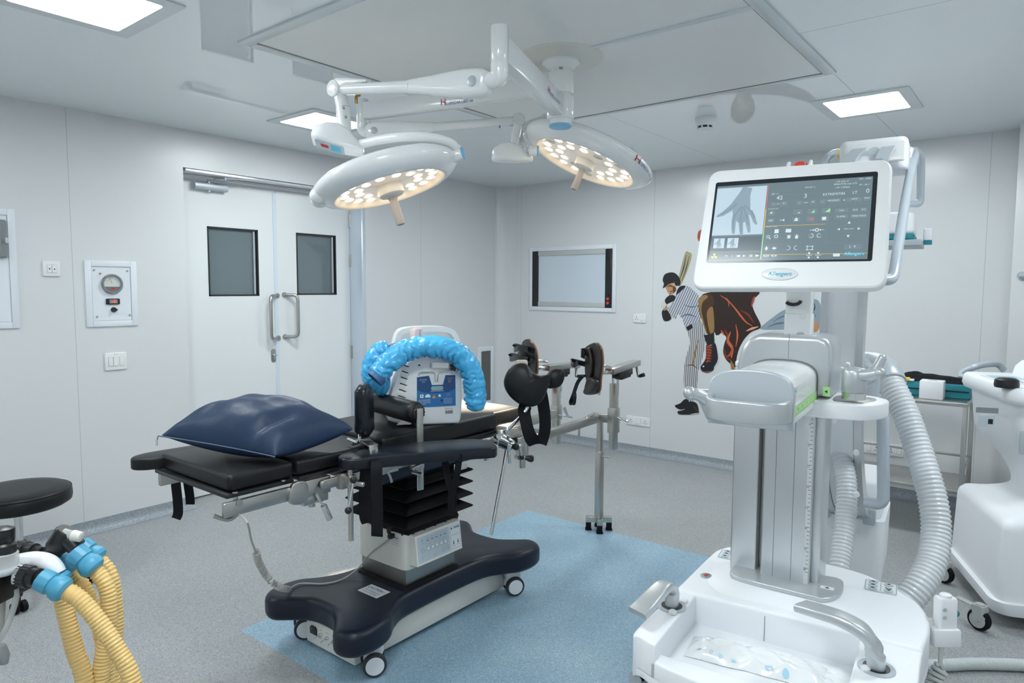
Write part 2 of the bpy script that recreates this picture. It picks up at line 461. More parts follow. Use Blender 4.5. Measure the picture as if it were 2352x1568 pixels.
d1 = leaf('door_1', DY0+.006, ym-.002, ((w1a[0], w1a[1]), (w1b[0], w1b[1])), '')
d2 = leaf('door_2', ym+.002, DY1-.043, ((w2a[0], w2a[1]), (w2b[0], w2b[1])), '')
b = MB(); b.box((XD+.002, ym-.012, DZ/2-.03), (.006, .03, DZ-.08)); b.build('meeting_strip', 'door_edge', d1)
def pull(pxs, side, parent):
    p0, p1 = PX(*pxs[0], XD), PX(*pxs[1], XD)
    o = V((.062, 0, 0)); y_in = (p0.y+p1.y)/2
    pts = [V((XD-.004, y_in, p0.z)), V((XD+.062, y_in, p0.z)), V((XD+.062, y_in+side*.0, p0.z))]
    return p0, p1
def dhandle(top, bot, dy, parent):
    a, c = PX(*top, XD), PX(*bot, XD); y = (a.y+c.y)/2
    pts = fillet([(XD-.003, y, a.z), (XD+.07, y+dy, a.z), (XD+.07, y+dy, c.z), (XD-.003, y, c.z)], .04, 6)
    b = MB(); b.tube(pts, .0135, 14)
    for z in (a.z, c.z): b.cyl((XD, y, z), (XD+.006, y, z), .021)
    b.build('pull_handle', 'steel', parent)
dhandle((636, 679), (639, 776), -.10, d1)
dhandle((652, 677), (655, 773), .075, d2)
k = PX(628, 816, XD)
b = MB(); b.prism(rrect(.042, .105, .02), (XD, k.y, k.z), (0, 1, 0), (0, 0, 1), .004, .001)
lk = b.build('lock_plate', 'steel', d1)
b = MB(); b.cyl((XD+.003, k.y, k.z), (XD+.018, k.y, k.z), .011); b.box((XD+.010, k.y, k.z-.018), (.012, .010, .03), bev=.003); b.box((XD+.022, k.y+.006, k.z+.004), (.012, .026, .008), bev=.003)
b.build('lock_cylinder', 'chrome', d1)
for py in (508, 598, 808):
    c = PX(808, py, XD+.01)
    b = MB(); b.cyl((XD+.012, DY1-.043, c.z-.055), (XD+.012, DY1-.043, c.z+.055), .009, seg=12)
    for q in (-.018, .018): b.cyl((XD+.012, DY1-.043, c.z+q-.002), (XD+.012, DY1-.043, c.z+q+.002), .0098, seg=12)
    b.build('hinge', 'steel', d2)
# overhead closer on door 1
c0, c1 = PX(446, 426, XD+.03), PX(519, 430, XD+.03)
cl = thing('door_closer', 'silver grey overhead door closer at top of the left door leaf', 'door closer', (XD, c0.y, c0.z))
b = MB(); zc_ = (c0.z+c1.z)/2-.004
b.prism(rrect(.052, .05, .018), (XD+.03, c0.y, zc_), (1, 0, 0), (0, 0, 1), -(c1.y-c0.y), .004)
b.cyl((XD+.03, c0.y+.105, zc_+.02), (XD+.03, c0.y+.105, zc_+.052), .011); b.cyl((XD+.03, c0.y+.105, zc_-.034), (XD+.03, c0.y+.105, zc_-.02), .012)
b.build('body', 'silver_grey', cl)
b = MB(); b.box((XD+.03, c0.y-.001, zc_), (.034, .006, .03), bev=.002)
b.build('end_plate', 'light_grey', cl)
b = MB(); sy_ = c0.y+.105
b.bar((XD+.03, sy_-.01, zc_+.046), (XD+.135, sy_+.07, zc_+.046), .018, .007); b.bar((XD+.13, sy_+.06, zc_+.054), (XD+.135, sy_+.19, zc_+.062), .014, .006)
b.cyl((XD+.132, sy_+.066, zc_+.042), (XD+.132, sy_+.066, zc_+.062), .008); b.cyl((XD+.135, sy_+.186, zc_+.056), (XD+.135, sy_+.186, zc_+.08), .008)
b.build('arm', 'light_grey', cl)

# laminar flow screen in the ceiling with its trims
px0, px1, py0, py1, pym = -2.708, -.922, 1.654, 3.548, 2.566
b = MB(); b.box(((px0+px1)/2, (py0+py1)/2, ZC-.002), (px1-px0, py1-py0, .006)); struct(b.build('ceiling_filter_screen', 'plenum'))
b = MB(); w = .055; zt = ZC-.0045
for (x0, x1, y0, y1) in ((px0-w, px0, py0, py1+w*.5), (px1, px1+w, py0, py1+w*.5), (px0-w, px1+w, py0-w, py0-.0003), (px0+.0003, px1-.0003, py1, py1+.028), (px0, px1, pym-.012, pym+.022)):
    b.box(((x0+x1)/2, (y0+y1)/2, zt), (x1-x0, y1-y0, .012), bev=.003)
struct(b.build('trim_4', 'trimw'))
M['seal'] = mat('dark_seal', (.22, .20, .18), .6)
b = MB()
b.box((px0+.003, (py0+py1)/2, ZC-.0055), (.006, py1-py0, .003)); b.box(((px0+px1)/2, py1-.003, ZC-.0055), (px1-px0, .006, .003)); b.box((px1-.002, (py0+py1)/2, ZC-.0055), (.004, py1-py0, .003))
struct(b.build('trim_5', 'seal'))

# ceiling light panels
M['panel_light'] = mat('lit_diffuser', (.9, .9, .9), .5, emit=(.94, 1.0, 1.015), es=1)
PANEL_E = 30.0
M['panel_light'].node_tree.nodes['Principled BSDF'].inputs['Emission Strength'].default_value = PANEL_E
LP = [(-2.83, 1.045, .40, .38, 'square lit ceiling panel over the near left, cut by the top edge of the photo'),
      (-3.665, 2.70, .375, .40, 'square lit ceiling panel between the double door and the surgical lamps'),
      (-.876, 4.30, .37, .40, 'square lit ceiling panel above the imaging machine monitor'),
      (-2.75, 4.36, .37, .40, 'unseen ceiling panel added behind the right surgical lamp head to light the back wall'),  # added panel, hidden by the lamp head, brightens the back wall
      (.35, 2.7, .39, .42, 'added ceiling panel out of view to the right, for light only'),  # this and the panels below are added out of view, only for light
      (-.9, .55, .42, .42, 'added ceiling panel out of view above the camera side of the room, for light only'),
      (-3.6, -.6, .42, .42, 'added ceiling panel in the near left corner out of view, for light only'),
      (.4, -.8, .42, .42, 'added ceiling panel out of view behind the camera, for light only')]
for i, (x, y, sx, sy, lb) in enumerate(LP):
    t = thing('ceiling_light', lb, 'ceiling light', (x, y, ZC-.006), 'square ceiling light panels')
    b = MB(); fx, fy = sx+.115, sy+.115
    o_, n_ = rrect(fx, fy, .008, 2), rrect(sx, sy, .014, 2)
    b.loft([ring2(o_, (x, y, ZC+.002), (1, 0, 0), (0, 1, 0)), ring2(o_, (x, y, ZC-.006), (1, 0, 0), (0, 1, 0)), ring2(n_, (x, y, ZC-.006), (1, 0, 0), (0, 1, 0)), ring2(n_, (x, y, ZC-.001), (1, 0, 0), (0, 1, 0))], False, False)
    b.build('frame', 'trimw', t)
    b = MB(); b.prism(n_, (x, y, ZC-.0045), (1, 0, 0), (0, 1, 0), .003); b.build('diffuser', 'panel_light', t)

# smoke detector
sd = PZ(1620, 270, ZC); x, y = sd.x, sd.y
t = thing('smoke_detector', 'round white smoke detector on the glossy ceiling', 'smoke detector', (x, y, ZC-.09))
b = MB(); b.lathe([(.06, 0), (.062, -.012), (.06, -.034), (.052, -.045), (.046, -.052)], (x, y, ZC)); b.build('base', 'white_plastic', t)
b = MB(); b.lathe([(.046, -.05), (.040, -.064)], (x, y, ZC)); b.build('sensing_slots', 'black_plastic', t)
b = MB(); b.lathe([(.042, -.064), (.04, -.071), (.02, -.078), (0, -.079)], (x, y, ZC))
for k in range(8):
    a = 2*PI*k/8; b.box((x+.045*math.cos(a), y+.045*math.sin(a), ZC-.057), (.008, .008, .016), Matrix.Rotation(a, 3, 'Z'))
b.build('cap', 'white_plastic', t)

# ---------------------------------------------------------------- things on the left wall
def lw(px, py): return PX(px, py, XL)
def plate_left(name, label, cat, p0, p1, fw, mname='frame_white'):
    # framed flush plate: p0 upper left pixel, p1 lower right pixel
    a, c = lw(*p0), lw(*p1); y0, y1, z0, z1 = a.y, c.y, c.z, a.z
    t = thing(name, label, cat, (XL, (y0+y1)/2, z0))
    b = MB()
    for (u0, u1, v0, v1) in ((y0, y0+fw, z0, z1), (y1-fw, y1, z0, z1), (y0+fw, y1-fw, z0, z0+fw), (y0+fw, y1-fw, z1-fw, z1)):
        b.box((XL+.004, (u0+u1)/2, (v0+v1)/2), (.012, u1-u0, v1-v0), bev=.0025)
    b.build('frame', mname, t)
    b = MB(); b.box((XL+.002, (y0+y1)/2, (z0+z1)/2), (.006, y1-y0-2*fw-.004, z1-z0-2*fw-.004)); b.build('cover_plate', mname, t)
    return t, y0, y1, z0, z1
t, y0, y1, z0, z1 = plate_left('pressure_gauge_panel', 'white framed wall panel with round pressure gauge, red digit display and knob', 'gauge panel', (192, 597), (317, 747), .036)
g = lw(256, 652); r = .061
b = MB(); b.lathe([(r, 0), (r, .012), (r-.004, .018), (r-.011, .018), (r-.013, .010)], (XL+.005, g.y, g.z), (1, 0, 0), 40, cap1=False); gb = b.build('gauge_bezel', 'grey_plastic', t)
M['dial'] = mat('dial_face', (.62, .66, .64), .3)
b = MB(); b.cyl((XL+.005, g.y, g.z), (XL+.013, g.y, g.z), r-.012, seg=40); b.build('dial', 'dial', t)
M['smoky'] = mat('smoky_plastic', (.20, .19, .18), .2)
b = MB()
seg = [((r-.013)*math.cos(a), (r-.013)*math.sin(a)) for a in [R(200+140*k/14) for k in range(15)]]
b.flat(seg, (XL+.0136, g.y, g.z), (0, 1, 0), (0, 0, 1)); 
b.mm(1)
for k in range(9):
    a = R(30+120*k/8); b.flat([(math.cos(a)*.030-.0006, math.sin(a)*.030), (math.cos(a)*.030+.0006, math.sin(a)*.030), (math.cos(a)*.036+.0006, math.sin(a)*.036), (math.cos(a)*.036-.0006, math.sin(a)*.036)], (XL+.0138, g.y, g.z), (0, 1, 0), (0, 0, 1))
for k in range(5):
    a = R(30+30*k); b.text('0', (XL+.0138, g.y+.041*math.cos(a), g.z+.041*math.sin(a)), (0, 1, 0), (0, 0, 1), .007, d=.0002)
b.mm(2); b.flat([(-.001, 0), (.001, 0), (-.012, .034), (-.0135, .0335)], (XL+.014, g.y-.002, g.z+.004), (0, 1, 0), (0, 0, 1)); b.flat(rrect(.017, .012, .001), (XL+.014, g.y+.002, g.z-.029), (0, 1, 0), (0, 0, 1))
b.build('dial_markings', ['smoky', 'black_ink', 'red_ink'], t)
q = lw(258, 692)
b = MB(); b.prism(rrect(.078, .036, .006), (XL+.004, q.y, q.z), (0, 1, 0), (0, 0, 1), .010, .002); dd = b.build('digital_display', 'black_plastic', t)
M['red_led'] = mat('red_digit', (.3, .01, .01), .4, emit=(1, .05, .03), es=1.6)
b = MB(); b.text('-0', (XL+.0143, q.y+.004, q.z), (0, 1, 0), (0, 0, 1), .026, bold=.01, shear=.12); b.build('red_digits', 'red_led', dd)
b = MB(); b.prism(rrect(.046, .024, .002), (XL+.0139, q.y+.002, q.z), (0, 1, 0), (0, 0, 1), .0003); b.build('display_window', 'grey_plastic', dd)
q = lw(260, 711)
b = MB(); b.lathe([(.016, 0), (.016, .006), (.013, .010), (.012, .022), (.011, .024)], (XL+.005, q.y, q.z), (1, 0, 0)); b.box((XL+.026, q.y+.006, q.z), (.006, .022, .008), bev=.002); b.build('knob', 'black_plastic', t)
for (sy_, sz_) in ((y0+.052, z1-.058), (y1-.054, z1-.060), (y0+.058, z0+.062), (y1-.05, z0+.068)):
    b = MB(); b.cyl((XL+.004, sy_, sz_), (XL+.009, sy_, sz_), .006, seg=12); b.build('screw', 'steel', t)
q = lw(229, 628); b = MB(); b.lathe([(.006, 0), (.004, .006), (.0035, .012)], (XL+.005, q.y, q.z), (1, 0, 0), 12); b.build('nipple', 'brass', t)

t, y0, y1, z0, z1 = plate_left('wall_service_panel', 'white framed wall panel with grey latched cover at the left edge', 'wall panel', (-130, 468), (46, 753), .036)
c0, c1 = lw(-70, 500), lw(15, 592)
b = MB(); b.prism(rrect(c1.y-c0.y, c0.z-c1.z, .012), (XL+.004, (c0.y+c1.y)/2, (c0.z+c1.z)/2), (0, 1, 0), (0, 0, 1), .035, .008); cv = b.build('latched_cover', 'grey_plastic', t)
b = MB(); b.prism(rrect(c1.y-c0.y-.05, c0.z-c1.z-.05, .008), (XL+.038, (c0.y+c1.y)/2-.005, (c0.z+c1.z)/2), (0, 1, 0), (0, 0, 1), .006, .002); b.build('cover_lid', 'grey_plastic', cv)
q = lw(9, 553); b = MB(); b.box((XL+.045, q.y, q.z), (.016, .016, .03), bev=.003); b.build('latch', 'light_grey', cv)

def wall_plate(name, label, cat, p0, p1, wall, inserts, holes=(), group=None, txt=None):
    if wall == 'L':
        a, c = PX(*p0, XL), PX(*p1, XL); o = V((XL, (a.y+c.y)/2, (a.z+c.z)/2)); u, v = V((0, 1, 0)), V((0, 0, 1)); w, h = abs(c.y-a.y), a.z-c.z
    else:
        a, c = PY(*p0, YB), PY(*p1, YB); o = V(((a.x+c.x)/2, YB, (a.z+c.z)/2)); u, v = V((1, 0, 0)), V((0, 0, 1)); w, h = abs(c.x-a.x), a.z-c.z
    n = u.cross(v)
    t = thing(name, label, cat, o-v*h/2, group)
    b = MB(); b.prism(rrect(w, h, .008), o, u, v, .010, .004); b.build('plate', 'switch_white', t)
    for (cx, cy, iw, ih, nm) in inserts:
        b = MB(); b.prism(rrect(iw*w, ih*h, .003), o+u*cx*w+v*cy*h+n*.0095, u, v, .0035, .0012); e = b.build(nm, 'switch_white', t)
        b = MB(); b.flat(rrect(iw*w+.003, ih*h+.003, .003), o+u*cx*w+v*cy*h+n*.0101, u, v); b.build('gap_line', 'light_grey', e)
    if holes:
        b = MB()
        for cx, cy, s_ in holes: b.flat(rrect(s_*1.0, s_*1.5, s_*.4), o+u*cx*w+v*cy*h+n*.0136, u, v)
        b.build('socket_holes', 'black_ink', t)
    if txt:
        b = MB(); b.text(txt, o+n*.0102+v*h*.40, u, v, .011); b.build('marking', 'grey_ink', t)
    return t
wall_plate('network_socket', 'white twin data socket plate on the left wall beside the gauge panel', 'data socket', (96, 599), (139, 635), 'L', [(-.14, 0, .24, .52, 'module'), (.14, 0, .24, .52, 'module')], [(-.14, 0, .006), (.14, -.02, .006)])
wall_plate('light_switch', 'white triple rocker switch plate below the pressure gauge panel', 'light switch', (239, 811), (291, 847), 'L', [(-.24, 0, .2, .52, 'rocker'), (-.02, 0, .2, .52, 'rocker'), (.26, 0, .2, .52, 'rocker')], txt='0 1 5')
def tri(cx, s=.05): return [(cx, .10, .006), (cx-s, -.14, .005), (cx+s, -.14, .005)]
wall_plate('power_socket', 'white single switched power socket right of the film viewer', 'power socket', (1455, 719), (1484, 741.5), 'B', [(.22, 0, .28, .6, 'rocker')], tri(-.2, .09), 'wall power sockets')
wall_plate('power_socket', 'white double power socket low on the back wall left of the mural feet', 'power socket', (1440, 953), (1494, 981), 'B', [(0, 0, .2, .6, 'rocker')], tri(-.3)+tri(.3), 'wall power sockets')
a_, c_ = PY(1990, 1017, YB), PY(2022, 1045, YB)
wall_plate('power_socket', 'white double power socket behind the steel trolley, left of two seen between its shelves', 'power socket', (1984, 1012), (2026, 1044), 'B', [(-.2, 0, .2, .6, 'rocker')], tri(.2), 'wall power sockets')
wall_plate('power_socket', 'white double power socket behind the steel trolley, right of two seen between its shelves', 'power socket', (2034, 1018), (2076, 1050), 'B', [(.26, 0, .2, .6, 'rocker')], tri(-.18), 'wall power sockets')

# return air grille near the corner
a, c = PX(1099, 797, XL), PX(1141, 935, XL)
t = thing('air_vent', 'white framed air vent with grey mesh low on the left wall by the corner', 'air vent', (XL, (a.y+c.y)/2, c.z))
y0, y1, z0, z1 = 5.17, 5.41, .30, .905; fw = .045
b = MB()
for (u0, u1, v0, v1) in ((y0, y0+fw, z0, z1), (y1-fw, y1, z0, z1), (y0+fw, y1-fw, z0, z0+fw), (y0+fw, y1-fw, z1-fw, z1)): b.box((XL+.005, (u0+u1)/2, (v0+v1)/2), (.014, u1-u0, v1-v0), bev=.003)
b.build('frame', 'frame_white', t)
M['mesh_grey'] = mat('vent_mesh', (.13, .13, .125), .6, bump=.4, bscale=400)
b = MB(); b.box((XL+.004, (y0+y1)/2, (z0+z1)/2), (.006, y1-y0-2*fw, z1-z0-2*fw)); b.build('mesh_screen', 'mesh_grey', t)
for sy_, sz_ in ((y0+.02, z1-.1), (y1-.02, z1-.1), (y0+.02, z0+.2), (y1-.02, z0+.2)):
    b = MB(); b.cyl((XL+.01, sy_, sz_), (XL+.0135, sy_, sz_), .004, seg=10); b.build('screw', 'steel', t)

# film viewer on the back wall
a, c = PY(1218, 570, YB), PY(1415, 717, YB); x0, x1, z0, z1 = a.x, c.x, 1.285, 1.912
t = thing('film_viewer', 'wall mounted x-ray film viewer with pale screen and black side bars', 'film viewer', ((x0+x1)/2, YB, z0))
b = MB(); fw = .04
for (u0, u1, v0, v1) in ((x0, x0+fw, z0, z1), (x1-fw, x1, z0, z1), (x0+fw, x1-fw, z0, z0+fw), (x0+fw, x1-fw, z1-fw, z1)): b.box(((u0+u1)/2, YB-.006, (v0+v1)/2), (u1-u0, .016, v1-v0), bev=.003)
b.build('frame', 'frame_white', t)
M['viewer_screen'] = mat('opal_screen', (.60, .68, .76), .22)
b = MB(); b.box(((x0+x1)/2, YB-.003, (z0+z1)/2), (x1-x0-2*fw-.14, .010, z1-z0-2*fw-.09)); b.build('screen', 'viewer_screen', t)
M['clip_rail'] = mat('film_clip_rail', (.50, .52, .52), .4)
for s_ in (1, -1): b = MB(); b.box(((x0+x1)/2, YB-.008, (z0+z1)/2+s_*((z1-z0)/2-fw-.024)), (x1-x0-2*fw-.14, .018, .046), bev=.004); b.build('clip_rail', 'clip_rail', t)
for s_ in (-1, 1):
    b = MB(); b.box(((x0+x1)/2+s_*((x1-x0)/2-fw-.036), YB-.008, (z0+z1)/2), (.072, .02, z1-z0-2*fw), bev=.002); b.build('side_bar', 'black_plastic', t)
xb = x1-fw-.036
for nm, zz, rr, m_ in (('knob', z1-.13, .008, 'black_plastic'), ('knob', z0+.155, .008, 'black_plastic'), ('red_switch', z0+.125, .013, 'red_plastic'), ('red_switch', z0+.085, .013, 'red_plastic')):
    b = MB(); b.cyl((xb, YB-.017, zz), (xb, YB-.030, zz), rr, seg=14); b.build(nm, m_, t)

# lever handle on the pilaster door at the right edge
hp = PY(2347, 633, YB-.23)
b = MB(); b.tube([(hp.x, YB-.231, hp.z), (hp.x, YB-.28, hp.z)], .013, 14); b.tube([(hp.x-.012, YB-.28, hp.z), (hp.x+.14, YB-.28, hp.z)], .0165, 14)
b.cyl((hp.x, YB-.2305, hp.z), (hp.x, YB-.238, hp.z), .026); b.build('bar_handle', 'silver_grey', pil_)
# ================================================================== OPERATING TABLE
XC, XN, XF = -2.2225, -1.985, -2.46
def rough(mb, amp, sc, seed=0):
    for v in mb.bm.verts:
        p = v.co*sc+V((seed, seed*2, seed*3)); n = noise.noise_vector(p); v.co += n*amp
    return mb
def mirror_poly(half):
    return half+[(-x, y) for x, y in reversed(half) if abs(x) > 1e-6]
T = thing('operating_table', 'black cushioned operating table on navy wheeled base with white column and bellows', 'operating table', (XC, 2.09, 0))
half = [(0, -.500), (.08, -.510), (.14, -.552), (.20, -.60), (.255, -.598), (.297, -.56), (.31, -.49), (.295, -.41), (.245, -.34), (.205, -.25), (.195, -.1), (.195, .1), (.205, .25), (.245, .34), (.295, .41), (.31, .49), (.297, .56), (.255, .598), (.20, .60), (.14, .552), (.08, .510), (0, .500)]
poly = [(p.x, p.y) for p in smooth([(x, y, 0) for x, y in mirror_poly(half)], 4, True)]
b = MB(); b.prism(poly, (XC, 2.09, .138), (1, 0, 0), (0, 1, 0), .105, .034, 5); base = b.build('base_cover', 'navy_moulding', T, ang=50)
b = MB(); b.box((XC, 2.09, .085), (.315, .94, .118), bev=.006); bx = b.build('base_housing', 'cream_white', T)
# power inlet, switches and printing on the end face
ye = 2.09-.47
b = MB(); b.prism([(-.022, -.016), (.022, -.016), (.022, .010), (.014, .018), (-.014, .018), (-.022, .010)], (XC-.105, ye+.001, .088), (1, 0, 0), (0, 0, 1), .006, .001); b.build('power_inlet', 'black_plastic', T)
for k in range(5):
    x = XC-.055+.042*k; z = .085
    b = MB(); b.cyl((x, ye, z), (x, ye-.008, z), .0085, seg=6); b.cyl((x, ye-.008, z), (x, ye-.013, z), .005, seg=12); b.cyl((x, ye-.012, z), (x-.006, ye-.030, z-.010), .0025, .0032, 10)
    b.build('toggle_switch', 'chrome', T)
b = MB()
for k in range(5): b.text(['MAINS', 'CHARGE', 'BATTERY', 'RESET', 'AUX'][k], (XC-.055+.042*k, ye-.0005, .104), (1, 0, 0), (0, 0, 1), .006, d=.0004)
b.text('INPUT', (XC-.06, ye-.0005, .068), (1, 0, 0), (0, 0, 1), .006, d=.0004); b.text('FUSES', (XC+.03, ye-.0005, .112), (1, 0, 0), (0, 0, 1), .006, d=.0004)
b.build('socket_printing', 'blue_ink', bx)
# casters
def caster(x, y, ax, sgn=1):
    a = V(ax).normalized(); h = V((x, y, 0)); r = .047
    f = V((x, y, .118)); side = -a
    b = MB(); b.prism(rrect(.060, .085, .02), f+V((0, 0, -.075))+side*.020, V((0, 0, 1)).cross(a), (0, 0, 1), .001)
    b = MB()
    b.loft([ring2(rrect(.075, .055, .02), h+side*.012+V((0, 0, .145)), V((0, 0, 1)).cross(a), a), ring2(rrect(.082, .055, .02), h+side*.012+V((0, 0, .09)), V((0, 0, 1)).cross(a), a), ring2(rrect(.05, .045, .02), h+side*.016+V((0, 0, .042)), V((0, 0, 1)).cross(a), a)])
    c = b.build('caster', 'white_plastic', T)
    for s_ in (0.026, -.050):
        o = h+a*s_+V((0, 0, r+.001))
        b = MB(); b.lathe([(r-.014, -.013), (r-.003, -.012), (r, -.006), (r, .006), (r-.003, .012), (r-.012, .012)], o, a, 32); wv = b.build('wheel', 'tyre', c)
        b = MB(); b.lathe([(r-.011, -.014), (r-.011, .0125), (r-.013, .0145), (0, .0155)], o, a, 32); b.build('wheel_disc', 'white_plastic', c)
caster(-2.005, 1.665, (.84, -.54, 0)); caster(-2.015, 2.555, (.84, -.54, 0)); caster(-2.455, 1.665, (.84, -.54, 0)); caster(-2.43, 2.555, (.84, -.54, 0))
# column
cy0, cy1, cx0, cx1 = 1.893, 2.19, -2.352, -2.066
cmx, cmy = (cx0+cx1)/2, (cy0+cy1)/2
b = MB(); b.box((cmx, cmy, .34), (cx1-cx0, cy1-cy0, .235), bev=.004); b.build('lower_column', 'steel_dull', T)
b = MB(); pts = [(cmx+x, cmy+y, .243) for x, y in rrect(cx1-cx0+.014, cy1-cy0+.014, .012, 3)]; b.tube(pts, .013, 8, closed=True); b.build('column_gasket', 'black_rubber', T)
b = MB(); b.prism(rrect(cx1-cx0+.026, cy1-cy0+.026, .03), (cmx, cmy, .322), (1, 0, 0), (0, 1, 0), .155, .004); wc = b.build('upper_column', 'cream_white', T)
# control panel (slanted box on the near side)
pf = -2.008
pyA, pyB, zt_, zb_ = 1.905, 2.178, .472, .347
b = MB()
tilt = .028
def cp(y, z, dx): return V((pf+dx, y, z))
front = [cp(pyA, zb_, 0), cp(pyB, zb_, 0), cp(pyB, zt_, -tilt*0), cp(pyA, zt_, 0)]
b.loft([[V((cx1+.010, pyA, zb_-.002)), V((cx1+.010, pyB, zb_-.002)), V((cx1+.010, pyB, zt_+.004)), V((cx1+.010, pyA, zt_+.004))], [V((pf, pyA, zb_)), V((pf, pyB, zb_)), V((pf-.016, pyB, zt_)), V((pf-.016, pyA, zt_))]])
pb = b.build('control_panel', 'cream_white', T)
pu, pv = V((0, 1, 0)), (V((-.016, 0, zt_-zb_))).normalized()
pw, ph = pyB-pyA, zt_-zb_
po = V((pf-.008, (pyA+pyB)/2, (zt_+zb_)/2)); pn = pu.cross(pv)
b = MB(); b.prism(rrect(.188, ph-.018, .008), po+pu*-.032+pn*.0002, pu, pv, .001); mk = b.build('keypad', 'label_grey', T)
b = MB(); b.prism(rrect(.066, ph-.020, .003), po+pu*.099+pn*.0002, pu, pv, .001); lbq = b.build('maker_label', 'label_white', T)
b = MB()
def ringf(c, w, h, r, t):
    o_, i_ = rrect(w, h, r), rrect(w-2*t, h-2*t, max(r-t, .0005)); n = len(o_)
    vs = ring2(o_, c, pu, pv)+ring2(i_, c, pu, pv); b.raw(vs, [(k, (k+1) % n, n+(k+1) % n, n+k) for k in range(n)])
kp = po+pu*-.032+pn*.0016
for k in range(5):
    c = kp+pu*(-.035+.026*k)+pv*.014
    ringf(c, .021, .058, .008, .001)
    b.flat([(-.005, 0), (0, -.006), (.005, 0), (0, .006)], c+pv*.016, pu, pv); b.flat(rrect(.009, .0012, .0004), c, pu, pv); b.flat(rrect(.006, .001, .0004), c-pv*.008, pu, pv)
for c, w_ in ((kp+pu*-.068+pv*-.004, .022), (kp+pu*.052+pv*-.034, .019), (kp+pu*.078+pv*-.032, .019)): ringf(c, w_, w_, w_/2-.0002, .001)
b.text('- Lock', kp+pu*-.005+pv*-.039, pu, pv, .009); b.text('RESET', kp+pu*-.068+pv*-.004, pu, pv, .005)
b.text('M1', kp+pu*.052+pv*-.034, pu, pv, .007); b.text('M2', kp+pu*.078+pv*-.032, pu, pv, .007)
b.build('key_printing', 'grey_ink', mk)
b = MB()
for k in range(5): b.flat([(-.005, 0), (0, -.006), (.005, 0), (0, .006)], kp+pu*(-.035+.026*k)+pv*-.004, pu, pv)
b.build('white_arrows', 'white_ink', mk)
b = MB(); b.text('SHREEJI', kp+pu*-.068+pv*.024, pu, pv, .008, maxw=.024); b.flat([(-.005, 0), (0, -.005), (.006, .002), (0, .007)], kp+pu*-.068+pv*.036, pu, pv); b.build('key_logo', 'cyan_ink', mk)
b = MB(); b.cyl(kp+pu*-.066+pv*-.034, kp+pu*-.066+pv*-.034+pn*.0006, .011); b.cyl(kp+pu*.022+pv*-.032, kp+pu*.022+pv*-.032+pn*.0006, .012); b.build('round_keys', 'silver_grey', mk)
lo_ = po+pu*.099+pn*.0016
b = MB(); ringf(lo_, .060, ph-.028, .002, .0008); b.text('SHREEJI', lo_+pu*.009+pv*.040, pu, pv, .011, maxw=.036, bold=.02); b.flat([(-.005, .0), (0, -.007), (.004, -.001), (-.003, .007)], lo_+pu*-.020+pv*.040, pu, pv); b.build('label_logo', 'blue_ink', lbq)
b = MB(); b.text('General Surgical Table', lo_+pu*.002+pv*.010, pu, pv, .006, maxw=.05)
for s_ in (-.014, .014):
    b.flat([(-.006, 0), (.006, 0), (.003, .010), (.001, .018), (-.001, .018), (-.003, .010)], lo_+pu*s_+pv*-.030, pu, pv); b.flat(rrect(.017, .002, .0005), lo_+pu*s_+pv*-.037, pu, pv)
b.build('label_symbols', 'grey_ink', lbq)
b = MB(); b.prism(rrect(.05, .048, .003), (cx1-.05, cy0-.0135, .440), (1, 0, 0), (0, 0, 1), .0006); rl = b.build('rating_label', 'label_white', T)
b = MB(); b.text('SHREEJI', (cx1-.046, cy0-.0145, .455), (1, 0, 0), (0, 0, 1), .010, maxw=.036, bold=.02); b.build('rating_logo', 'blue_ink', rl)
b = MB()
for z in (.443, .433, .424): b.box((cx1-.05, cy0-.0145, z), (.044, .0004, .0012))
b.build('rating_lines', 'red_ink', rl)
b = MB(); b.prism(rrect(.12, .075, .003), (cx0+.20, cy0-.10, .2432), (.92, -.0, 0), (0, 1, 0), .0008); ct = b.build('caution_label', 'label_white', T)
b = MB(); b.text('CAUTION', (cx0+.193, cy0-.085, .2442), (1, 0, 0), (0, 1, 0), .020, bold=.015); b.text('Do not place any', (cx0+.20, cy0-.108, .2442), (1, 0, 0), (0, 1, 0), .013, maxw=.1); b.text('load on the base', (cx0+.20, cy0-.123, .2442), (1, 0, 0), (0, 1, 0), .013, maxw=.1); b.build('caution_text', 'blue_ink', ct)
b = MB(); b.flat([(-.006, -.006), (.006, -.006), (0, .006)], (cx0+.248, cy0-.085, .2443), (1, 0, 0), (0, 1, 0)); b.build('caution_sign', 'yellow_plastic', ct)
# bellows
b = MB(); bmx, bmy = -2.207, 2.05
rings = []
def brect(hw, hl, z, r=.02): return ring2(rrect(hw*2, hl*2, r, 3), (bmx, bmy, z), (1, 0, 0), (0, 1, 0))
rings.append(brect(.152, .160, .462)); rings.append(brect(.156, .164, .480)); rings.append(brect(.150, .158, .498))
zs = [.523, .578, .634, .688]
for z in zs: rings += [brect(.150, .158, z-.024, .02), brect(.196, .203, z-.004, .008), brect(.199, .206, z, .005), brect(.196, .203, z+.004, .008)]
rings += [brect(.150, .158, .712), brect(.15, .158, .74)]
b.loft(rings); b.build('bellows', 'black_rubber', T, ang=25)
for k in range(5):
    for (x, y, ax) in ((bmx+.154, bmy-.13+.065*k, (1, 0, 0)), (bmx-.13+.065*k, bmy-.162, (0, -1, 0))):
        b = MB(); b.cyl((x, y, .476), V((x, y, .476))+V(ax)*.007, .006, seg=10, bev=.002); b.build('bellows_stud', 'black_plastic', T)
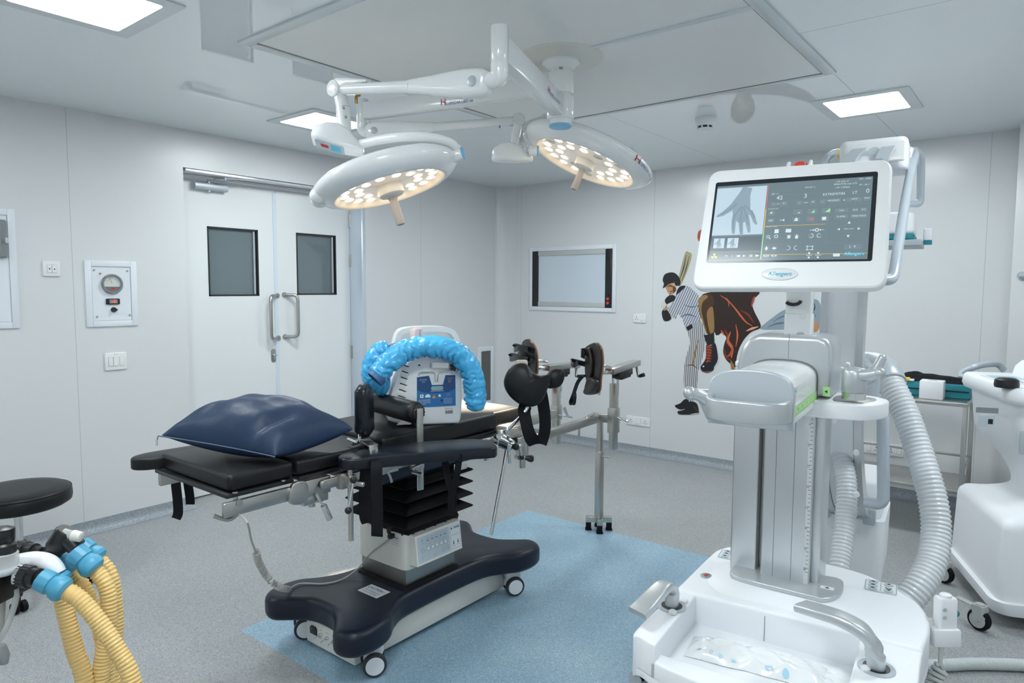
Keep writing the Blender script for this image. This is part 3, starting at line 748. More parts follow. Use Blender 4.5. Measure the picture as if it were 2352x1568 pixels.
# under-table housing
b = MB(); fr = lambda z, g, y0, y1, r=.03: ring2(rrect(.40-g, y1-y0, r), (XC, (y0+y1)/2, z), (1, 0, 0), (0, 1, 0))
b.loft([fr(.724, .03, 1.72, 2.29), fr(.730, .012, 1.70, 2.31), fr(.745, 0, 1.69, 2.34), fr(.80, 0, 1.685, 2.42), fr(.836, .0, 1.685, 2.46)])
uh = b.build('underframe_cover', 'navy_moulding', T)
q = PX(1058, 1076, XC+.2005); b = MB(); b.prism(rrect(.085, .055, .003), (XC+.2, q.y, q.z), (0, 1, 0), (0, 0, 1), .001); st = b.build('type_label', 'label_white', T)
b = MB(); b.flat(rrect(.02, .03, .003), (XC+.2015, q.y-.025, q.z), (0, 1, 0), (0, 0, 1)); b.build('type_label_mark', 'green_ink', st)
# cushions and base plates
def cushion(name, y0, y1, zt, th, w=.475, m='black_vinyl'):
    b = MB(); b.prism(rrect(w, y1-y0, .018, 4), (XC, (y0+y1)/2, zt-th), (1, 0, 0), (0, 1, 0), th, .012, 3); return b.build(name, m, T, ang=50)
cushion('head_cushion', 1.083, 1.318, .912, .052); cushion('back_cushion', 1.328, 1.70, .912, .052); cushion('seat_cushion', 1.706, 2.40, .925, .072); cushion('leg_cushion', 2.412, 2.62, .922, .068, .40)
for nm, y0, y1, z in (('head_plate', 1.07, 1.31, .851), ('back_plate', 1.33, 1.70, .851), ('seat_plate', 1.705, 2.40, .844)):
    b = MB(); b.box((XC, (y0+y1)/2, z), (.49, y1-y0, .014), bev=.003); b.build(nm, 'black_plastic', T)
for y in (1.10, 1.27):
    b = MB(); b.cyl((XN+.004, y, .857), (XN+.004, y, .862), .009, seg=14, bev=.002); b.build('cushion_screw', 'steel', T)
# head section bars
for x, y0 in ((-1.962, 1.048), (-2.462, 1.082)):
    b = MB(); b.box((x, (y0+1.285)/2, .8165), (.020, 1.285-y0, .046), bev=.004); b.build('head_bar', 'steel', T)
b = MB(); b.cyl((-1.951, 1.095, .833), (-1.946, 1.095, .833), .012, seg=6); b.build('hex_bolt', 'steel', T)
b = MB(); b.prism([(p.x, p.y) for p in smooth([(-.032, -.028, 0), (.03, -.034, 0), (.03, .030, 0), (-.022, .034, 0)], 5, True)], (-1.958, 1.305, .815), (0, 1, 0), (0, 0, 1), .016, .003); b.build('joint_plate', 'steel', T)
b = MB(); b.box((-1.968, 1.385, .815), (.024, .115, .060), bev=.003); b.box((-1.985, 1.385, .775), (.05, .10, .035), bev=.003); b.build('joint_block', 'steel', T)
b = MB(); b.cyl((-1.975, 1.375, .745), (-1.975, 1.375, .765), .012, seg=16, bev=.002); b.build('joint_pin', 'steel', T)
for x in (-1.943, -2.485):
    b = MB(); b.box((x, 1.92, .823), (.012, 1.02, .030), bev=.003); b.build('side_rail', 'steel', T)
b = MB(); b.prism(rrect(.13, .034, .016), (-1.950, 1.455, .822), (0, 1, 0), (0, 0, 1), .013, .003); b.build('rail_end', 'steel', T)
# lever with link, hanging under the joint
l0, l1, l2, l3 = [PX(*p, -1.945) for p in ((727, 1133), (737, 1152), (743, 1160), (757, 1192))]
b = MB(); b.cyl(l0, l1, .006, seg=12); b.tube([l1+(l2-l1)*t+V((.007*math.cos(a), .007*math.sin(a)*.4, 0)) for t, a in [(.5+.9*math.sin(q*.5236)*.6, q*.5236) for q in range(12)]], .0022, 6, closed=True); b.cyl(l2, l3, .011, .0115, 20, bev=.002); b.build('release_lever', 'chrome', T)
hk = [PX(*p, -1.975) for p in ((549, 1176), (533, 1190), (517, 1193), (489, 1184))]
b = MB(); b.tube(smooth(hk, 5), .0065, 10); b.build('bent_hook', 'steel', T)
# quick latch under the back section
q = PX(893, 1078, -1.95); b = MB(); b.box((-1.955, q.y, q.z), (.012, .10, .030), bev=.003); lp = b.build('latch_plate', 'steel', T)
b = MB(); b.cyl((-1.949, q.y+.0, q.z), (-1.944, q.y, q.z), .009, seg=16, bev=.001); b.build('latch_screw', 'chrome', lp)
pts = [PX(*p, -1.945) for p in ((887, 1083), (893, 1088), (898, 1100), (900, 1107))]
b = MB(); b.tube(smooth(pts, 4), .005, 8); b.build('latch_trigger', 'steel', T)

# coiled hand-control cord
M['cord'] = M['cord_grey']
def helix(path, r, turns, per=10):
    P = smooth(path, 30); L = [0]
    for i in range(1, len(P)): L.append(L[-1]+(P[i]-P[i-1]).length)
    out = []; N = turns*per; x = None
    for k in range(N+1):
        s_ = L[-1]*k/N; i = max(j for j in range(len(L)-1) if L[j] <= s_+1e-9)
        t = (P[i+1]-P[i]).normalized(); c = P[i]+t*(s_-L[i])
        if x is None: x, y, _ = frame(t)
        x = (x-t*x.dot(t)).normalized(); y = t.cross(x); a = 2*PI*k/per
        out.append(c+x*r*math.cos(a)+y*r*math.sin(a))
    return out
tz = .243
cA = [V((-1.962, 1.10, .793)), PD(568, 1200, 2.02), PD(577, 1240, 2.12), PD(588, 1267, 2.2)]
cB = [PD(588, 1267, 2.2), PD(597, 1296, 2.28), PD(616, 1327, 2.36), PD(640, 1347, 2.40), PZ(663, 1353, tz+.014)]
cC = [PZ(663, 1353, tz+.014), PZ(690, 1340, tz+.006), PZ(745, 1340, tz+.006), PZ(790, 1328, tz+.01), PX(825, 1302, -2.30), V((cx0+.1, cy0-.03, .36)), V((cx1-.065, cy0-.02, .455))]
ck = thing('coiled_cord', 'grey coiled control cord hanging from the table head onto its navy base', 'cord', cA[0])
b = MB(); b.tube(smooth(cA, 6), .0035, 8); b.build('straight_lead', 'cord', ck)
b = MB(); b.tube(helix(cB, .0105, 48, 9), .0030, 6); b.build('coil', 'cord', ck)
b = MB(); b.tube(smooth(cC, 6), .0035, 8); b.build('base_lead', 'cord', ck)
b = MB(); b.box((cx1-.062, cy0-.024, .462), (.022, .03, .020), bev=.006); b.tube(smooth([(cx1-.062, cy0-.03, .47), (cx1-.066, cy0-.036, .49), (cx1-.060, cy0-.02, .505)], 4), .008, 8); b.build('plug', 'black_plastic', ck)

# ------------------------------------------------------------------ arm boards
def strap(parent, pts, w, side, name='strap', m='black_web', t=.003):
    b = MB(); b.ribbon(smooth(pts, 6), side, w, t); return b.build(name, m, parent)
zb = .905; th = .042
px = [(776, 1047), (783, 1041), (800, 1034), (826, 1028), (870, 1021), (913, 1017), (980, 1012), (1045, 1008), (1095, 1007), (1128, 1011), (1140, 1019), (1141, 1025), (1128, 1028), (1080, 1031), (1012, 1037), (913, 1045), (850, 1051), (810, 1054), (786, 1054), (778, 1051)]
pl = [PZ(x, y, zb) for x, y in px]
pp = [(p.x, p.y) for p in smooth([(q.x, q.y, 0) for q in reversed(pl)], 3, True)]
ab = thing('arm_board', 'glossy black padded arm board along the near side of the operating table', 'arm board', (pl[5].x, pl[5].y, zb-th), 'padded arm boards')
b = MB(); b.prism(pp, (0, 0, zb-th), (1, 0, 0), (0, 1, 0), th, .008, 3); b.build('pad', 'black_vinyl_gloss', ab, ang=50)
cl_ = V((-1.915, 1.475, .82))
b = MB(); b.cyl((cl_.x+.012, cl_.y+.01, .61), (cl_.x+.012, cl_.y+.01, zb-th+.004), .0095, seg=16); b.build('post', 'steel', ab)
b = MB(); b.box(cl_+V((-.015, .006, .004)), (.03, .055, .058), bev=.005); b.box(cl_+V((.012, .012, .004)), (.03, .034, .044), bev=.006); b.cyl(cl_+V((.02, .012, .0)), cl_+V((.062, .03, -.004)), .009, seg=16, bev=.002); b.build('clamp', 'steel', ab)
k0, k1 = PX(812, 1102, -1.86), PX(800, 1172, -1.86)
b = MB(); b.cyl(k0, k1, .0042, seg=10); hb = b.build('tommy_bar', 'chrome', ab)
for k in (k0, k1): b = MB(); b.sphere(k, .0125); b.build('ball_knob', 'black_plastic', hb)
sd = V((.35, .93, 0)).normalized()
strap(ab, [PD(846, 1062, 2.42), PD(840, 1090, 2.42), PD(838, 1150, 2.44), PD(839, 1186, 2.44), PD(844, 1200, 2.445)], .042, RI, 'velcro_strap')
strap(ab, [PD(866, 1058, 2.38), PD(865, 1090, 2.36), PD(866, 1170, 2.36), PD(866, 1222, 2.36), PD(866, 1231, 2.37)], .040, RI, 'velcro_strap')
strap(ab, [PD(1020, 1042, 2.56), PD(1026, 1085, 2.56), PD(1036, 1125, 2.57), PD(1042, 1150, 2.58), PD(1036, 1185, 2.58)], .026, RI*.9+FW*.4, 'velcro_strap')
strap(ab, [PD(1056, 1042, 2.52), PD(1050, 1085, 2.53), PD(1041, 1125, 2.55), PD(1035, 1150, 2.56), PD(1040, 1185, 2.56)], .026, RI*.9-FW*.4, 'velcro_strap')
# far arm board: shows its rounded end left of the head cushion
tip = PZ(296, 1050, zb); dv = V((.10, .99, 0)).normalized(); sv = V((dv.y, -dv.x, 0))
half_ = [(0, 0), (.012, .028), (.045, .05), (.10, .060), (.25, .062), (.45, .055), (.56, .035), (.585, 0)]
out_ = smooth([(a, w_, 0) for a, w_ in half_]+[(a, -w_, 0) for a, w_ in reversed(half_[1:-1])], 4, True)
pp = [((tip+dv*q.x+sv*(q.y+.02)).x, (tip+dv*q.x+sv*(q.y+.02)).y) for q in out_]
ab2 = thing('arm_board', 'black padded arm board on the far side, its rounded end left of the pillow', 'arm board', (tip.x, tip.y+.25, zb-th), 'padded arm boards')
b = MB(); b.prism(list(reversed(pp)), (0, 0, zb-th), (1, 0, 0), (0, 1, 0), th, .008, 3); b.build('pad', 'black_vinyl', ab2, ang=50)
b = MB(); b.cyl((-2.52, 1.40, .62), (-2.52, 1.40, zb-th+.004), .0095, seg=14); b.build('post', 'steel', ab2)
b = MB(); b.box((-2.515, 1.40, .825), (.045, .06, .055), bev=.005); b.build('clamp', 'steel', ab2)
yy = 1.24
for pts_, w_ in (([(403, 1085), (404, 1112), (408, 1150), (409, 1178), (404, 1191)], .036), ([(430, 1085), (431, 1105), (436, 1140), (437, 1158)], .034)):
    strap(ab2, [PX(x, y, -2.545) for x, y in pts_], w_, RI, 'velcro_strap')

# ------------------------------------------------------------------ lateral pads and bolster
def side_pad(name, label, c, z0, z1, w, d):
    t = thing(name, label, 'side support', (c[0], c[1], .912), 'upright side supports')
    b = MB(); dirx = V((.86, .5, 0)).normalized(); diry = V((0, 0, 1)).cross(dirx)
    rings = []
    for k in range(9):
        f = k/8; z = z0+(z1-z0)*f; e = min(f, 1-f); s_ = 1-.45*max(0, (.10-e)/.10)**2
        rings.append(ring2(rrect(w*s_*(1-.06*f), d*s_, .022), (c[0], c[1], z), dirx, diry))
    b.loft(rings); b.build('pad', 'black_vinyl_gloss', t, ang=60)
    return t
sp = side_pad('side_support_pad', 'upright black padded side support between the pillow and the warming unit', (-2.03, 1.655), .937, 1.137, .062, .085)
h0 = PZ(842, 1024, .915)
b = MB(); b.bar((-2.03, 1.655, .925), (-1.94, 1.62, .920), .04, .006); b.bar((-1.94, 1.62, .922), (-1.925, 1.615, .80), .04, .006, up=(1, 0, 0)); b.build('bracket', 'steel', sp)
q0, q1, q2 = PZ(800, 1008, .935), PZ(822, 1016, .94), PX(832, 985, -2.02)
b = MB(); b.tube(smooth([q0, q1, PZ(826, 1005, .96), PX(826, 990, -2.04)], 4), .006, 8); b.cyl(PZ(812, 1018, .925), PZ(822, 1014, .94), .009); b.build('lock_lever', 'chrome', sp)
sp2 = side_pad('side_support_pad', 'second upright black side support behind the blue sleeve, on the far table side', (-2.43, 2.11), .93, 1.20, .062, .085)
b = MB(); b.bar((-2.43, 2.11, .93), (-2.49, 2.11, .928), .04, .006); b.bar((-2.487, 2.11, .93), (-2.494, 2.11, .80), .04, .006, up=(1, 0, 0)); b.build('bracket', 'steel', sp2)
bo = thing('bolster_support', 'horizontal black roll cushion held by an upright flat steel bar', 'bolster', (-1.93, 1.858, .80))
e0, e1 = PZ(846, 918, 1.015), PZ(960, 949, 1.015)
b = MB(); ax = (e1-e0).normalized(); L = (e1-e0).length; r = .043
prof = [(.02, 0), (r*.8, .003), (r*.97, .012), (r, .03)]+[(r*(1+.01*math.sin(k)), .03+(L-.07)*k/12) for k in range(1, 12)]+[(r, L-.035), (r*1.0, L-.022), (r*.9, L-.008), (r*.6, L)]
b.lathe(prof, e0, ax, 36)
for v in b.bm.verts:
    s_ = (v.co-e0).dot(ax)
    if s_ > L-.04:
        rel = v.co-e0-ax*s_; x_, y_, _ = frame(ax); a = math.atan2(rel.dot(y_), rel.dot(x_)); v.co -= rel*.05*(1+math.cos(a*18))*min(1, (s_-L+.04)/.02)
b.build('roll_cushion', 'black_vinyl', bo, ang=70)
b = MB(); b.cyl(e1-ax*.004, e1+ax*.008, .024, seg=24, bev=.003); b.build('end_cap', 'black_plastic', bo)
sb = e1+ax*.014
b = MB(); b.bar((sb.x, sb.y, 1.036), (sb.x-.004, sb.y+.004, .712), .028, .007, up=ax, bev=.002); b.build('flat_bar', 'steel', bo)
b = MB(); zc2 = .80; b.box((sb.x-.018, sb.y, .823), (.035, .05, .055), bev=.004); b.cyl((sb.x-.01, sb.y-.03, zc2-.01), (sb.x+.03, sb.y-.02, zc2-.015), .008); b.build('rail_clamp', 'steel', bo)
h_ = [PX(945, 1075, -1.90), PX(968, 1062, -1.90), PX(985, 1058, -1.89)]
b = MB(); b.cyl(h_[0], h_[2], .005, seg=10); b.sphere(h_[2], .010); lv = b.build('clamp_lever', 'chrome', bo)

# ------------------------------------------------------------------ pillow
pA, pB, pC = PZ(364, 1000, .985), PZ(632, 1048, .945), PZ(818, 985, .985)
pDv = pA+pC-pB
pil = thing('pillow', 'large shiny navy blue pillow with zip on the head end of the table', 'pillow', (-2.22, 1.45, .912))
b = MB(); NU, NV = 36, 30
def pillow_pt(u, v, top):
    a = pA*(1-u)*(1-v)+pB*u*(1-v)+pC*u*v+pDv*(1-u)*v
    cu, cv = 2*u-1, 2*v-1
    e = max(0, (1-abs(cu)**2.1))**.50*max(0, (1-abs(cv)**2.3))**.52
    # sides pulled in between the corners
    ctr = (pA+pB+pC+pDv)/4; pin = .055*((1-cu*cu)*(abs(cv)**3)+(1-cv*cv)*(abs(cu)**3))
    a = a+(ctr-a)*pin
    fold = .013*noise.noise(V((u*7, v*5, 1.3)))+.012*noise.noise(V((u*3, v*16, 4.1)))*(abs(cv)**2)+.012*noise.noise(V((u*16, v*3, 9.1)))*(abs(cu)**2)
    crease = -.022*math.exp(-((u-.80-.10*(v-.3))/.035)**2)*math.exp(-((v-.22)/.28)**2)
    base = .918
    h = (.126*e+fold*e**.4*.9+crease*e**.3) if top else -.06*e
    z = a.z+h
    if not top: z = max(z, base) if e > .12 else z
    return V((a.x, a.y, z))
b.grid(lambda u, v: pillow_pt(u, v, True), NU, NV); b.grid(lambda u, v: pillow_pt(u, v, False), NU, NV)
bmesh.ops.remove_doubles(b.bm, verts=list(b.bm.verts), dist=.0004)
b.build('cover', 'navy_cloth', pil, ang=80, sub=1)
b = MB(); zp = pA+V((0, 0, -.002)); b.tube([zp+V((-.002, -.002, 0)), zp+V((-.003, -.004, -.012))], .003, 8)
b.prism(rrect(.008, .022, .003), zp+V((-.002, -.006, -.022)), RI, UP, .002, .0005); b.build('zip_pull', 'chrome', pil)
M['thread'] = mat('stitch_thread', (.10, .14, .22), .7)
pts = [pillow_pt(u, 0.0, True)+V((0, -.001, -.001)) for u in [k/24 for k in range(25)]]
b = MB(); b.tube(pts, .0022, 6); b.build('zip_seam', 'thread', pil)

# ------------------------------------------------------------------ warming unit and blue hose
uu = V((.56, .83, 0)).normalized(); nn_ = uu.cross(V((0, 0, 1))); fo = V((-2.005, 2.045, .925))
wu = thing('warming_unit', 'white patient warming unit with blue label standing on the table', 'warming unit', (-2.06, 2.09, .925))
def FP(x, y, off=0): return PN(x, y, fo+nn_*off, nn_)
def uv_(p): d = p-fo; return (d.dot(uu), d.z)
outl = [(892, 958), (897, 968), (918, 973), (945, 977), (1000, 976), (1040, 974), (1056, 970), (1061, 940), (1062, 880), (1056, 840), (1044, 820), (1020, 812), (960, 813), (940, 826), (922, 850), (905, 885), (895, 920)]
pf_ = [uv_(FP(x, y)) for x, y in outl]; pf_ = [(a, max(z, 0.0)) for a, z in pf_]
sm_ = [(p.x, max(p.y, 0)) for p in smooth([(a, z, 0) for a, z in pf_], 3, True)]
b = MB(); b.prism(sm_, fo-nn_*.17, uu, (0, 0, 1), .17, .014, 4); body = b.build('body', 'white_plastic', wu, ang=50)
# tall rear part with carrying handle
bo_ = fo-nn_*.15
hp_ = [PN(x, y, bo_, nn_) for x, y in ((899, 830), (908, 790), (916, 765), (935, 757), (985, 754), (1025, 757), (1040, 768), (1050, 795), (1055, 830))]
b = MB(); b.sweep(smooth(hp_, 5), [(-.045, -.011), (.045, -.011), (.045, .011), (-.045, .011)], nn_); b.build('carry_handle', 'white_plastic', wu, ang=30)
b = MB(); q = [PN(x, y, bo_, nn_) for x, y in ((900, 830), (910, 790), (944, 786), (1010, 786), (1048, 795), (1055, 830))]
b.prism([uv_(p) for p in q][::-1], bo_-nn_*.03, uu, (0, 0, 1), .06, .008); b.build('rear_housing', 'white_plastic', wu)
for px_ in ((929, 781), (1039, 781)):
    p = PN(*px_, bo_+nn_*.032, nn_); b = MB(); b.cyl(p-nn_*.004, p+nn_*.004, .007, seg=14); b.build('screw_recess', 'grey_plastic', wu)
p = PN(957, 768, bo_+nn_*.06, nn_); M['clear_pink'] = mat('clear_tube_pink', (.85, .68, .66), .15, spec=.7)
b = MB(); b.box(p, (.034, .05, .055), bev=.008); nz = b.build('filter_block', 'clear_pink', wu)
b = MB()
for k in range(5): b.tube([p+V((.018, 0, -.022+.010*k))+uu*(.006*math.cos(a))+V((0, 0, .004*math.sin(a))) for a in [q*PI/4 for q in range(8)]], .0012, 5, closed=True)
b.build('filter_rings', 'cyan_ink', nz)
# front details
lpx = [(957.5, 936), (957.5, 866), (985, 862.5), (992, 884), (1017, 883), (1023, 861), (1045.5, 861), (1046.5, 931)]
b = MB(); b.prism([uv_(FP(x, y)) for x, y in lpx][::-1], fo+nn_*.0005, uu, (0, 0, 1), .0012); lb_ = b.build('front_label', 'label_blue', wu)
b = MB(); dpx = [(957.5, 896), (957.5, 866), (985, 862.5), (992, 884), (1017, 883), (1023, 861), (1045.5, 861), (1046, 892), (1030, 900), (1000, 902), (975, 901)]
b.flat([uv_(FP(x, y)) for x, y in dpx][::-1], fo, uu, (0, 0, 1), .0020); b.build('label_band', 'label_dark', lb_)
b = MB(); c = FP(1004, 891); b.flat(rrect(.052, .018, .008), fo+uu*uv_(c)[0]+V((0, 0, uv_(c)[1])), uu, (0, 0, 1), .0024); b.build('label_pill', 'cyan_ink', lb_)
def FT(x, y): c = FP(x, y); a, z = uv_(c); return fo+uu*a+V((0, 0, z))
b = MB(); b.text('COCOON', FT(1004, 891), uu, (0, 0, 1), .014, d=.0028, maxw=.044, bold=.03); b.text('MODEL CWS 5000', FT(1033, 868), uu, (0, 0, 1), .0045, d=.0028, maxw=.022)
c0_ = FT(1033, 875)+nn_*.0026; b.tube([c0_+uu*.005*math.cos(a)+V((0, 0, .006*math.sin(a))) for a in [k*.55-.2 for k in range(10)]], .0010, 5); b.build('label_title', 'orange_ink', lb_)
b = MB()
b.text('CONVECTIVE WARMING SYSTEM', FT(1004, 897.5), uu, (0, 0, 1), .0062, d=.0028, maxw=.056); b.text('MADE IN AUSTRALIA', FT(972, 872), uu, (0, 0, 1), .006, d=.0028, maxw=.03); b.text('C E', FT(972, 877), uu, (0, 0, 1), .0075, d=.0028)
b.flat(rrect(.0145, .0145, .0005), FT(968.5, 909.5), uu, (0, 0, 1), .0024); b.flat([(-.011, -.006), (.011, -.006), (.011, .002), (.0, .0085), (-.011, .002)], FT(982.5, 909), uu, (0, 0, 1), .0024); b.flat([(-.005, -.005), (.005, -.005), (.005, .003), (.0, .006), (-.005, .003)], FT(1009.5, 908), uu, (0, 0, 1), .0024)
for k in range(4):
    b.text(['DEVICE AUSTRALIA EQUIPMENT', 'SERVICE  230-240 VAC 50 Hz', 'RATING   CLASS I TYPE BF', 'IPX0  1500 W'][k], FT(961, 919+3.2*k), uu, (0, 0, 1), .0052, 'LEFT', d=.0028, maxw=.05)
    b.text(['CARE ESSENTIALS PTY LTD', '103 Mornington Street', 'North Geelong', 'VIC 3215, Australia'][k], FT(1019, 915+3.4*k), uu, (0, 0, 1), .0052, 'LEFT', d=.0028, maxw=.036)
    b.text('xxxxxx xxxxxxx'.replace('x', '-'), FT(1024, 902+2.2*k), uu, (0, 0, 1), .004, 'LEFT', d=.0028, maxw=.026)
b.build('label_text', 'white_ink', lb_)
b = MB(); b.flat([(-.0085, -.007), (.0085, -.007), (0, .0085)], FT(996.5, 910), uu, (0, 0, 1), .0024); b.build('warning_triangle', 'orange_ink', lb_)
b = MB(); c = FT(968.5, 909.5); b.flat([(-.003, -.0055), (-.001, -.001), (-.004, .002), (.004, .002), (.001, -.001), (.003, -.0055), (0, -.002)], c, uu, (0, 0, 1), .0028); b.flat(rrect(.003, .003, .0015), c+V((0, 0, .0042)), uu, (0, 0, 1), .0028)
b.flat(rrect(.0014, .006, .0004), FT(996.5, 910), uu, (0, 0, 1), .0028); b.flat(rrect(.007, .008, .001), FT(1014, 919), uu, (0, 0, 1), .0026); b.build('label_pictograms', 'black_ink', lb_)
b = MB(); c = FT(1031, 944); b.flat(rrect(.036, .028, .001), c+V((0, 0, .003)), uu, (0, 0, 1), .0012); bl = b.build('barcode_label', 'label_white', wu)
b = MB(); x = -.015
while x < .015:
    w_ = random.choice((.0006, .0009, .0013)); b.flat([(x, -.010), (x+w_, -.010), (x+w_, .004), (x, .004)], c, uu, (0, 0, 1), .0018); x += w_+random.choice((.0006, .0008, .0011))
b.text('REF CWS5000   S/N 0816', c+V((0, 0, .011)), uu, (0, 0, 1), .0045, d=.0018, maxw=.032); b.build('barcode_lines', 'black_ink', bl)
# vents on the left flank
for k in range(6):
    y = 842+k*14.2; a, c = FT(935-k*2.4, y-4), FT(915+8-k*2.6-2, y+3)
    q = [FT(926-k*2.2, y-6), FT(941-k*1.6, y), FT(935-k*1.6, y+1.5), FT(922-k*2.2, y-1)]
    b = MB(); b.flat([(uv_(p)[0], uv_(p)[1]) for p in q][::-1], fo, uu, (0, 0, 1), .0012); b.build('vent_slot', 'black_ink', body)
    q = [FT(922-k*2.2, y-4.5), FT(937-k*1.6, y+1), FT(934-k*1.6, y+10), FT(919-k*2.4, y+7)]
    b = MB(); b.prism([(uv_(p)[0], uv_(p)[1]) for p in q][::-1], fo+nn_*.0003, uu, (0, 0, 1), .003, .001); b.build('vent_louvre', 'white_plastic', body)
c = FT(962.5, 838); b = MB(); b.lathe([(.010, 0), (.010, .002), (.006, .004)], c, nn_, 20); bt = b.build('button', 'white_plastic', wu); b = MB(); b.box(c+nn_*.0045, (.006, .006, .006)); b.build('button_centre', 'black_ink', bt)
c0_, c1_ = FT(988, 838), FT(1028, 838)
b = MB(); b.sweep(smooth([c0_+nn_*.004, c0_+nn_*.012+uu*.01, c0_+nn_*.016+uu*.035, c1_+nn_*.022], 4), [(-.011, -.003), (.011, -.003), (.011, .003), (-.011, .003)], V((0, 0, 1))); b.build('pole_clamp', 'alu', wu)
kc = FT(1037, 841)+nn_*.034
b = MB()
ring_k = [(.0145*(1+.16*math.cos(a*5))*math.cos(a), .0145*(1+.16*math.cos(a*5))*math.sin(a)) for a in [2*PI*k/40 for k in range(40)]]
b.prism(ring_k, kc-nn_*.010, uu, (0, 0, 1), .02, .004); b.cyl(kc-nn_*.028, kc, .004); b.build('clamp_knob', 'black_plastic', wu)
for pts_ in (((961, 862), (963, 855), (994, 853.5), (998, 857), (999, 876)), ((1004, 876), (1005, 858), (1008, 853.5), (1040, 851), (1040, 857))):
    b = MB(); b.tube(fillet([FT(x, y)+nn_*.006 for x, y in pts_], .006, 4), .0022, 8); b.build('wire_hook', 'chrome', wu)
b = MB(); b.prism([(-.05, 0), (.03, 0), (.03, .022), (-.03, .022)], FT(938, 974)+nn_*.001, uu, (0, 0, 1), .004, .001); b.build('mains_flap', 'white_plastic', wu)
b = MB(); b.box(FT(951, 972)+nn_*.004+V((0, 0, .002)), (.02, .02, .028), bev=.002); b.build('mains_inlet', 'black_plastic', wu)

hs = thing('hose_sleeve', 'bright blue crinkled plastic hose sleeve arching over the warming unit', 'hose', (-1.96, 2.2, 1.0))
def sleeve(name, pts, r, seed, n=14):
    P = smooth(pts, n); b = MB(); L = len(P)
    b.tube(P, lambda i, t: r*(.90+.10*min(1, t*8, (1-t)*9))*(math.sqrt(max(.02, 1-((t-.93)/.07)**2)) if t > .93 else 1)*(1+.05*noise.noise(V((i*.35, seed, 0)))), 44)
    ax_ = {}
    for v in b.bm.verts:
        k = min(range(0, L), key=lambda i: (P[i]-v.co).length_squared); rel = v.co-P[k]; s_ = k/L
        t = (P[min(k+1, L-1)]-P[max(k-1, 0)]).normalized(); ang_ = math.atan2(rel.dot(frame(t)[1]), rel.dot(frame(t)[0]))
        # gathers pulled tight on the inside of the bend
        ctr_ = sum(P, V((0, 0, 0)))/L; inn = max(0, rel.normalized().dot((ctr_-P[k]).normalized()))
        w_ = abs(noise.noise(V((k*.21+1.2*noise.noise(V((math.cos(ang_)*1.3, math.sin(ang_)*1.3, k*.04+seed))), math.cos(ang_)*.45, math.sin(ang_)*.45+seed))))
        w2 = abs(noise.noise(V((k*.13+seed, math.cos(ang_)*1.8+k*.03, math.sin(ang_)*1.8))))
        v.co += rel*(-(.10+.26*inn)*max(0, 1-w_/.26)**1.3-.05*max(0, 1-w2/.2)+.05*w_)
    return b.build(name, 'blue_sleeve', hs, ang=60)
o1 = .055
sleeve('front_sleeve', [FP(868, 862, o1+.03), FP(893, 833, o1+.02), FP(925, 808, o1), FP(962, 797, o1), FP(1005, 797, o1), FP(1048, 810, o1), FP(1077, 841, o1), FP(1089, 882, o1), FP(1091, 918, o1), FP(1086, 944, o1)], .0475, 3.1)
e0_, e1_ = FP(877, 855, o1+.028), FP(860, 872, o1+.034); dd_ = (e1_-e0_).normalized()
b = MB(); b.lathe([(.036, 0), (.037, .012), (.0385, .013), (.0385, .040), (.034, .041), (.034, .034)], e0_, dd_, 32); b.build('hose_cuff', 'slate_blue', hs)
bk = lambda x, y: PN(x, y, fo-nn_*.05-uu*.0, nn_)
sleeve('rear_sleeve', [bk(893, 806), bk(872, 812), bk(858, 836), bk(856, 862), bk(870, 880), bk(895, 888)], .047, 7.7)
b = MB(); b.cyl(bk(890, 803), bk(912, 798), .022, seg=24, bev=.004); b.build('hose_end', 'slate_blue', hs)
# ================================================================== TRACTION FRAME, BOOTS, KNEE CRUTCH
zB = .712
pvA, pvB = V((-2.11, 2.745, zB)), V((-2.36, 2.745, zB))
sx, sy2 = -2.156, 3.594
pA_, pB_ = V((-2.066, 3.602, 0)), V((-2.463, 3.56, 0))
tf = thing('leg_traction_unit', 'steel leg traction apparatus beyond the table foot, standing on one four footed post', 'traction frame', (sx, sy2, 0))
b = MB(); b.box((XC, 2.70, .742), (.34, .13, .03), bev=.006); b.box((XC, 2.60, .80), (.30, .28, .03), bev=.005); b.box((XC, 2.69, .772), (.10, .06, .05), bev=.004); b.build('table_bracket', 'steel', tf)
for pv, end, nm in ((pvA, V((-2.150, 3.535, zB)), 'A'), (pvB, V((-2.44, 3.50, zB)), 'B')):
    b = MB(); b.bar(pv+(end-pv).normalized()*.02, end, .040, .046, bev=.003); b.build('beam', 'steel', tf)
    b = MB(); b.cyl(pv+V((0, 0, -.075)), pv+V((0, 0, .035)), .034, seg=28, bev=.004); b.cyl(pv+V((0, 0, -.085)), pv+V((0, 0, -.072)), .042, seg=28, bev=.002); b.cyl(pv+V((0, 0, -.135)), pv+V((0, 0, -.08)), .018, seg=18, bev=.002); b.build('pivot', 'steel', tf)
# latch lugs on the beams
def tog(a, c, r=.006):
    b = MB(); b.cyl(a, c, r, seg=12, bev=.001); return b
p0, p1 = pvA.lerp(V((-2.150, 3.535, zB)), .84)+V((.004, 0, .027)), pvA.lerp(V((-2.150, 3.535, zB)), .97)+V((0, 0, .034)); tog(p0, p1, .009).build('beam_latch', 'chrome', tf)
p0 = pvA.lerp(V((-2.150, 3.535, zB)), .74)+V((0, 0, -.024)); tog(p0, p0+V((0, 0, -.05)), .007).build('wing_screw', 'steel', tf)
p0, p1 = pvB.lerp(V((-2.44, 3.50, zB)), .93)+V((0, 0, .022)), pvB.lerp(V((-2.44, 3.50, zB)), .88)+V((0, 0, .062)); tog(p0, p1, .010).build('beam_latch', 'steel', tf)
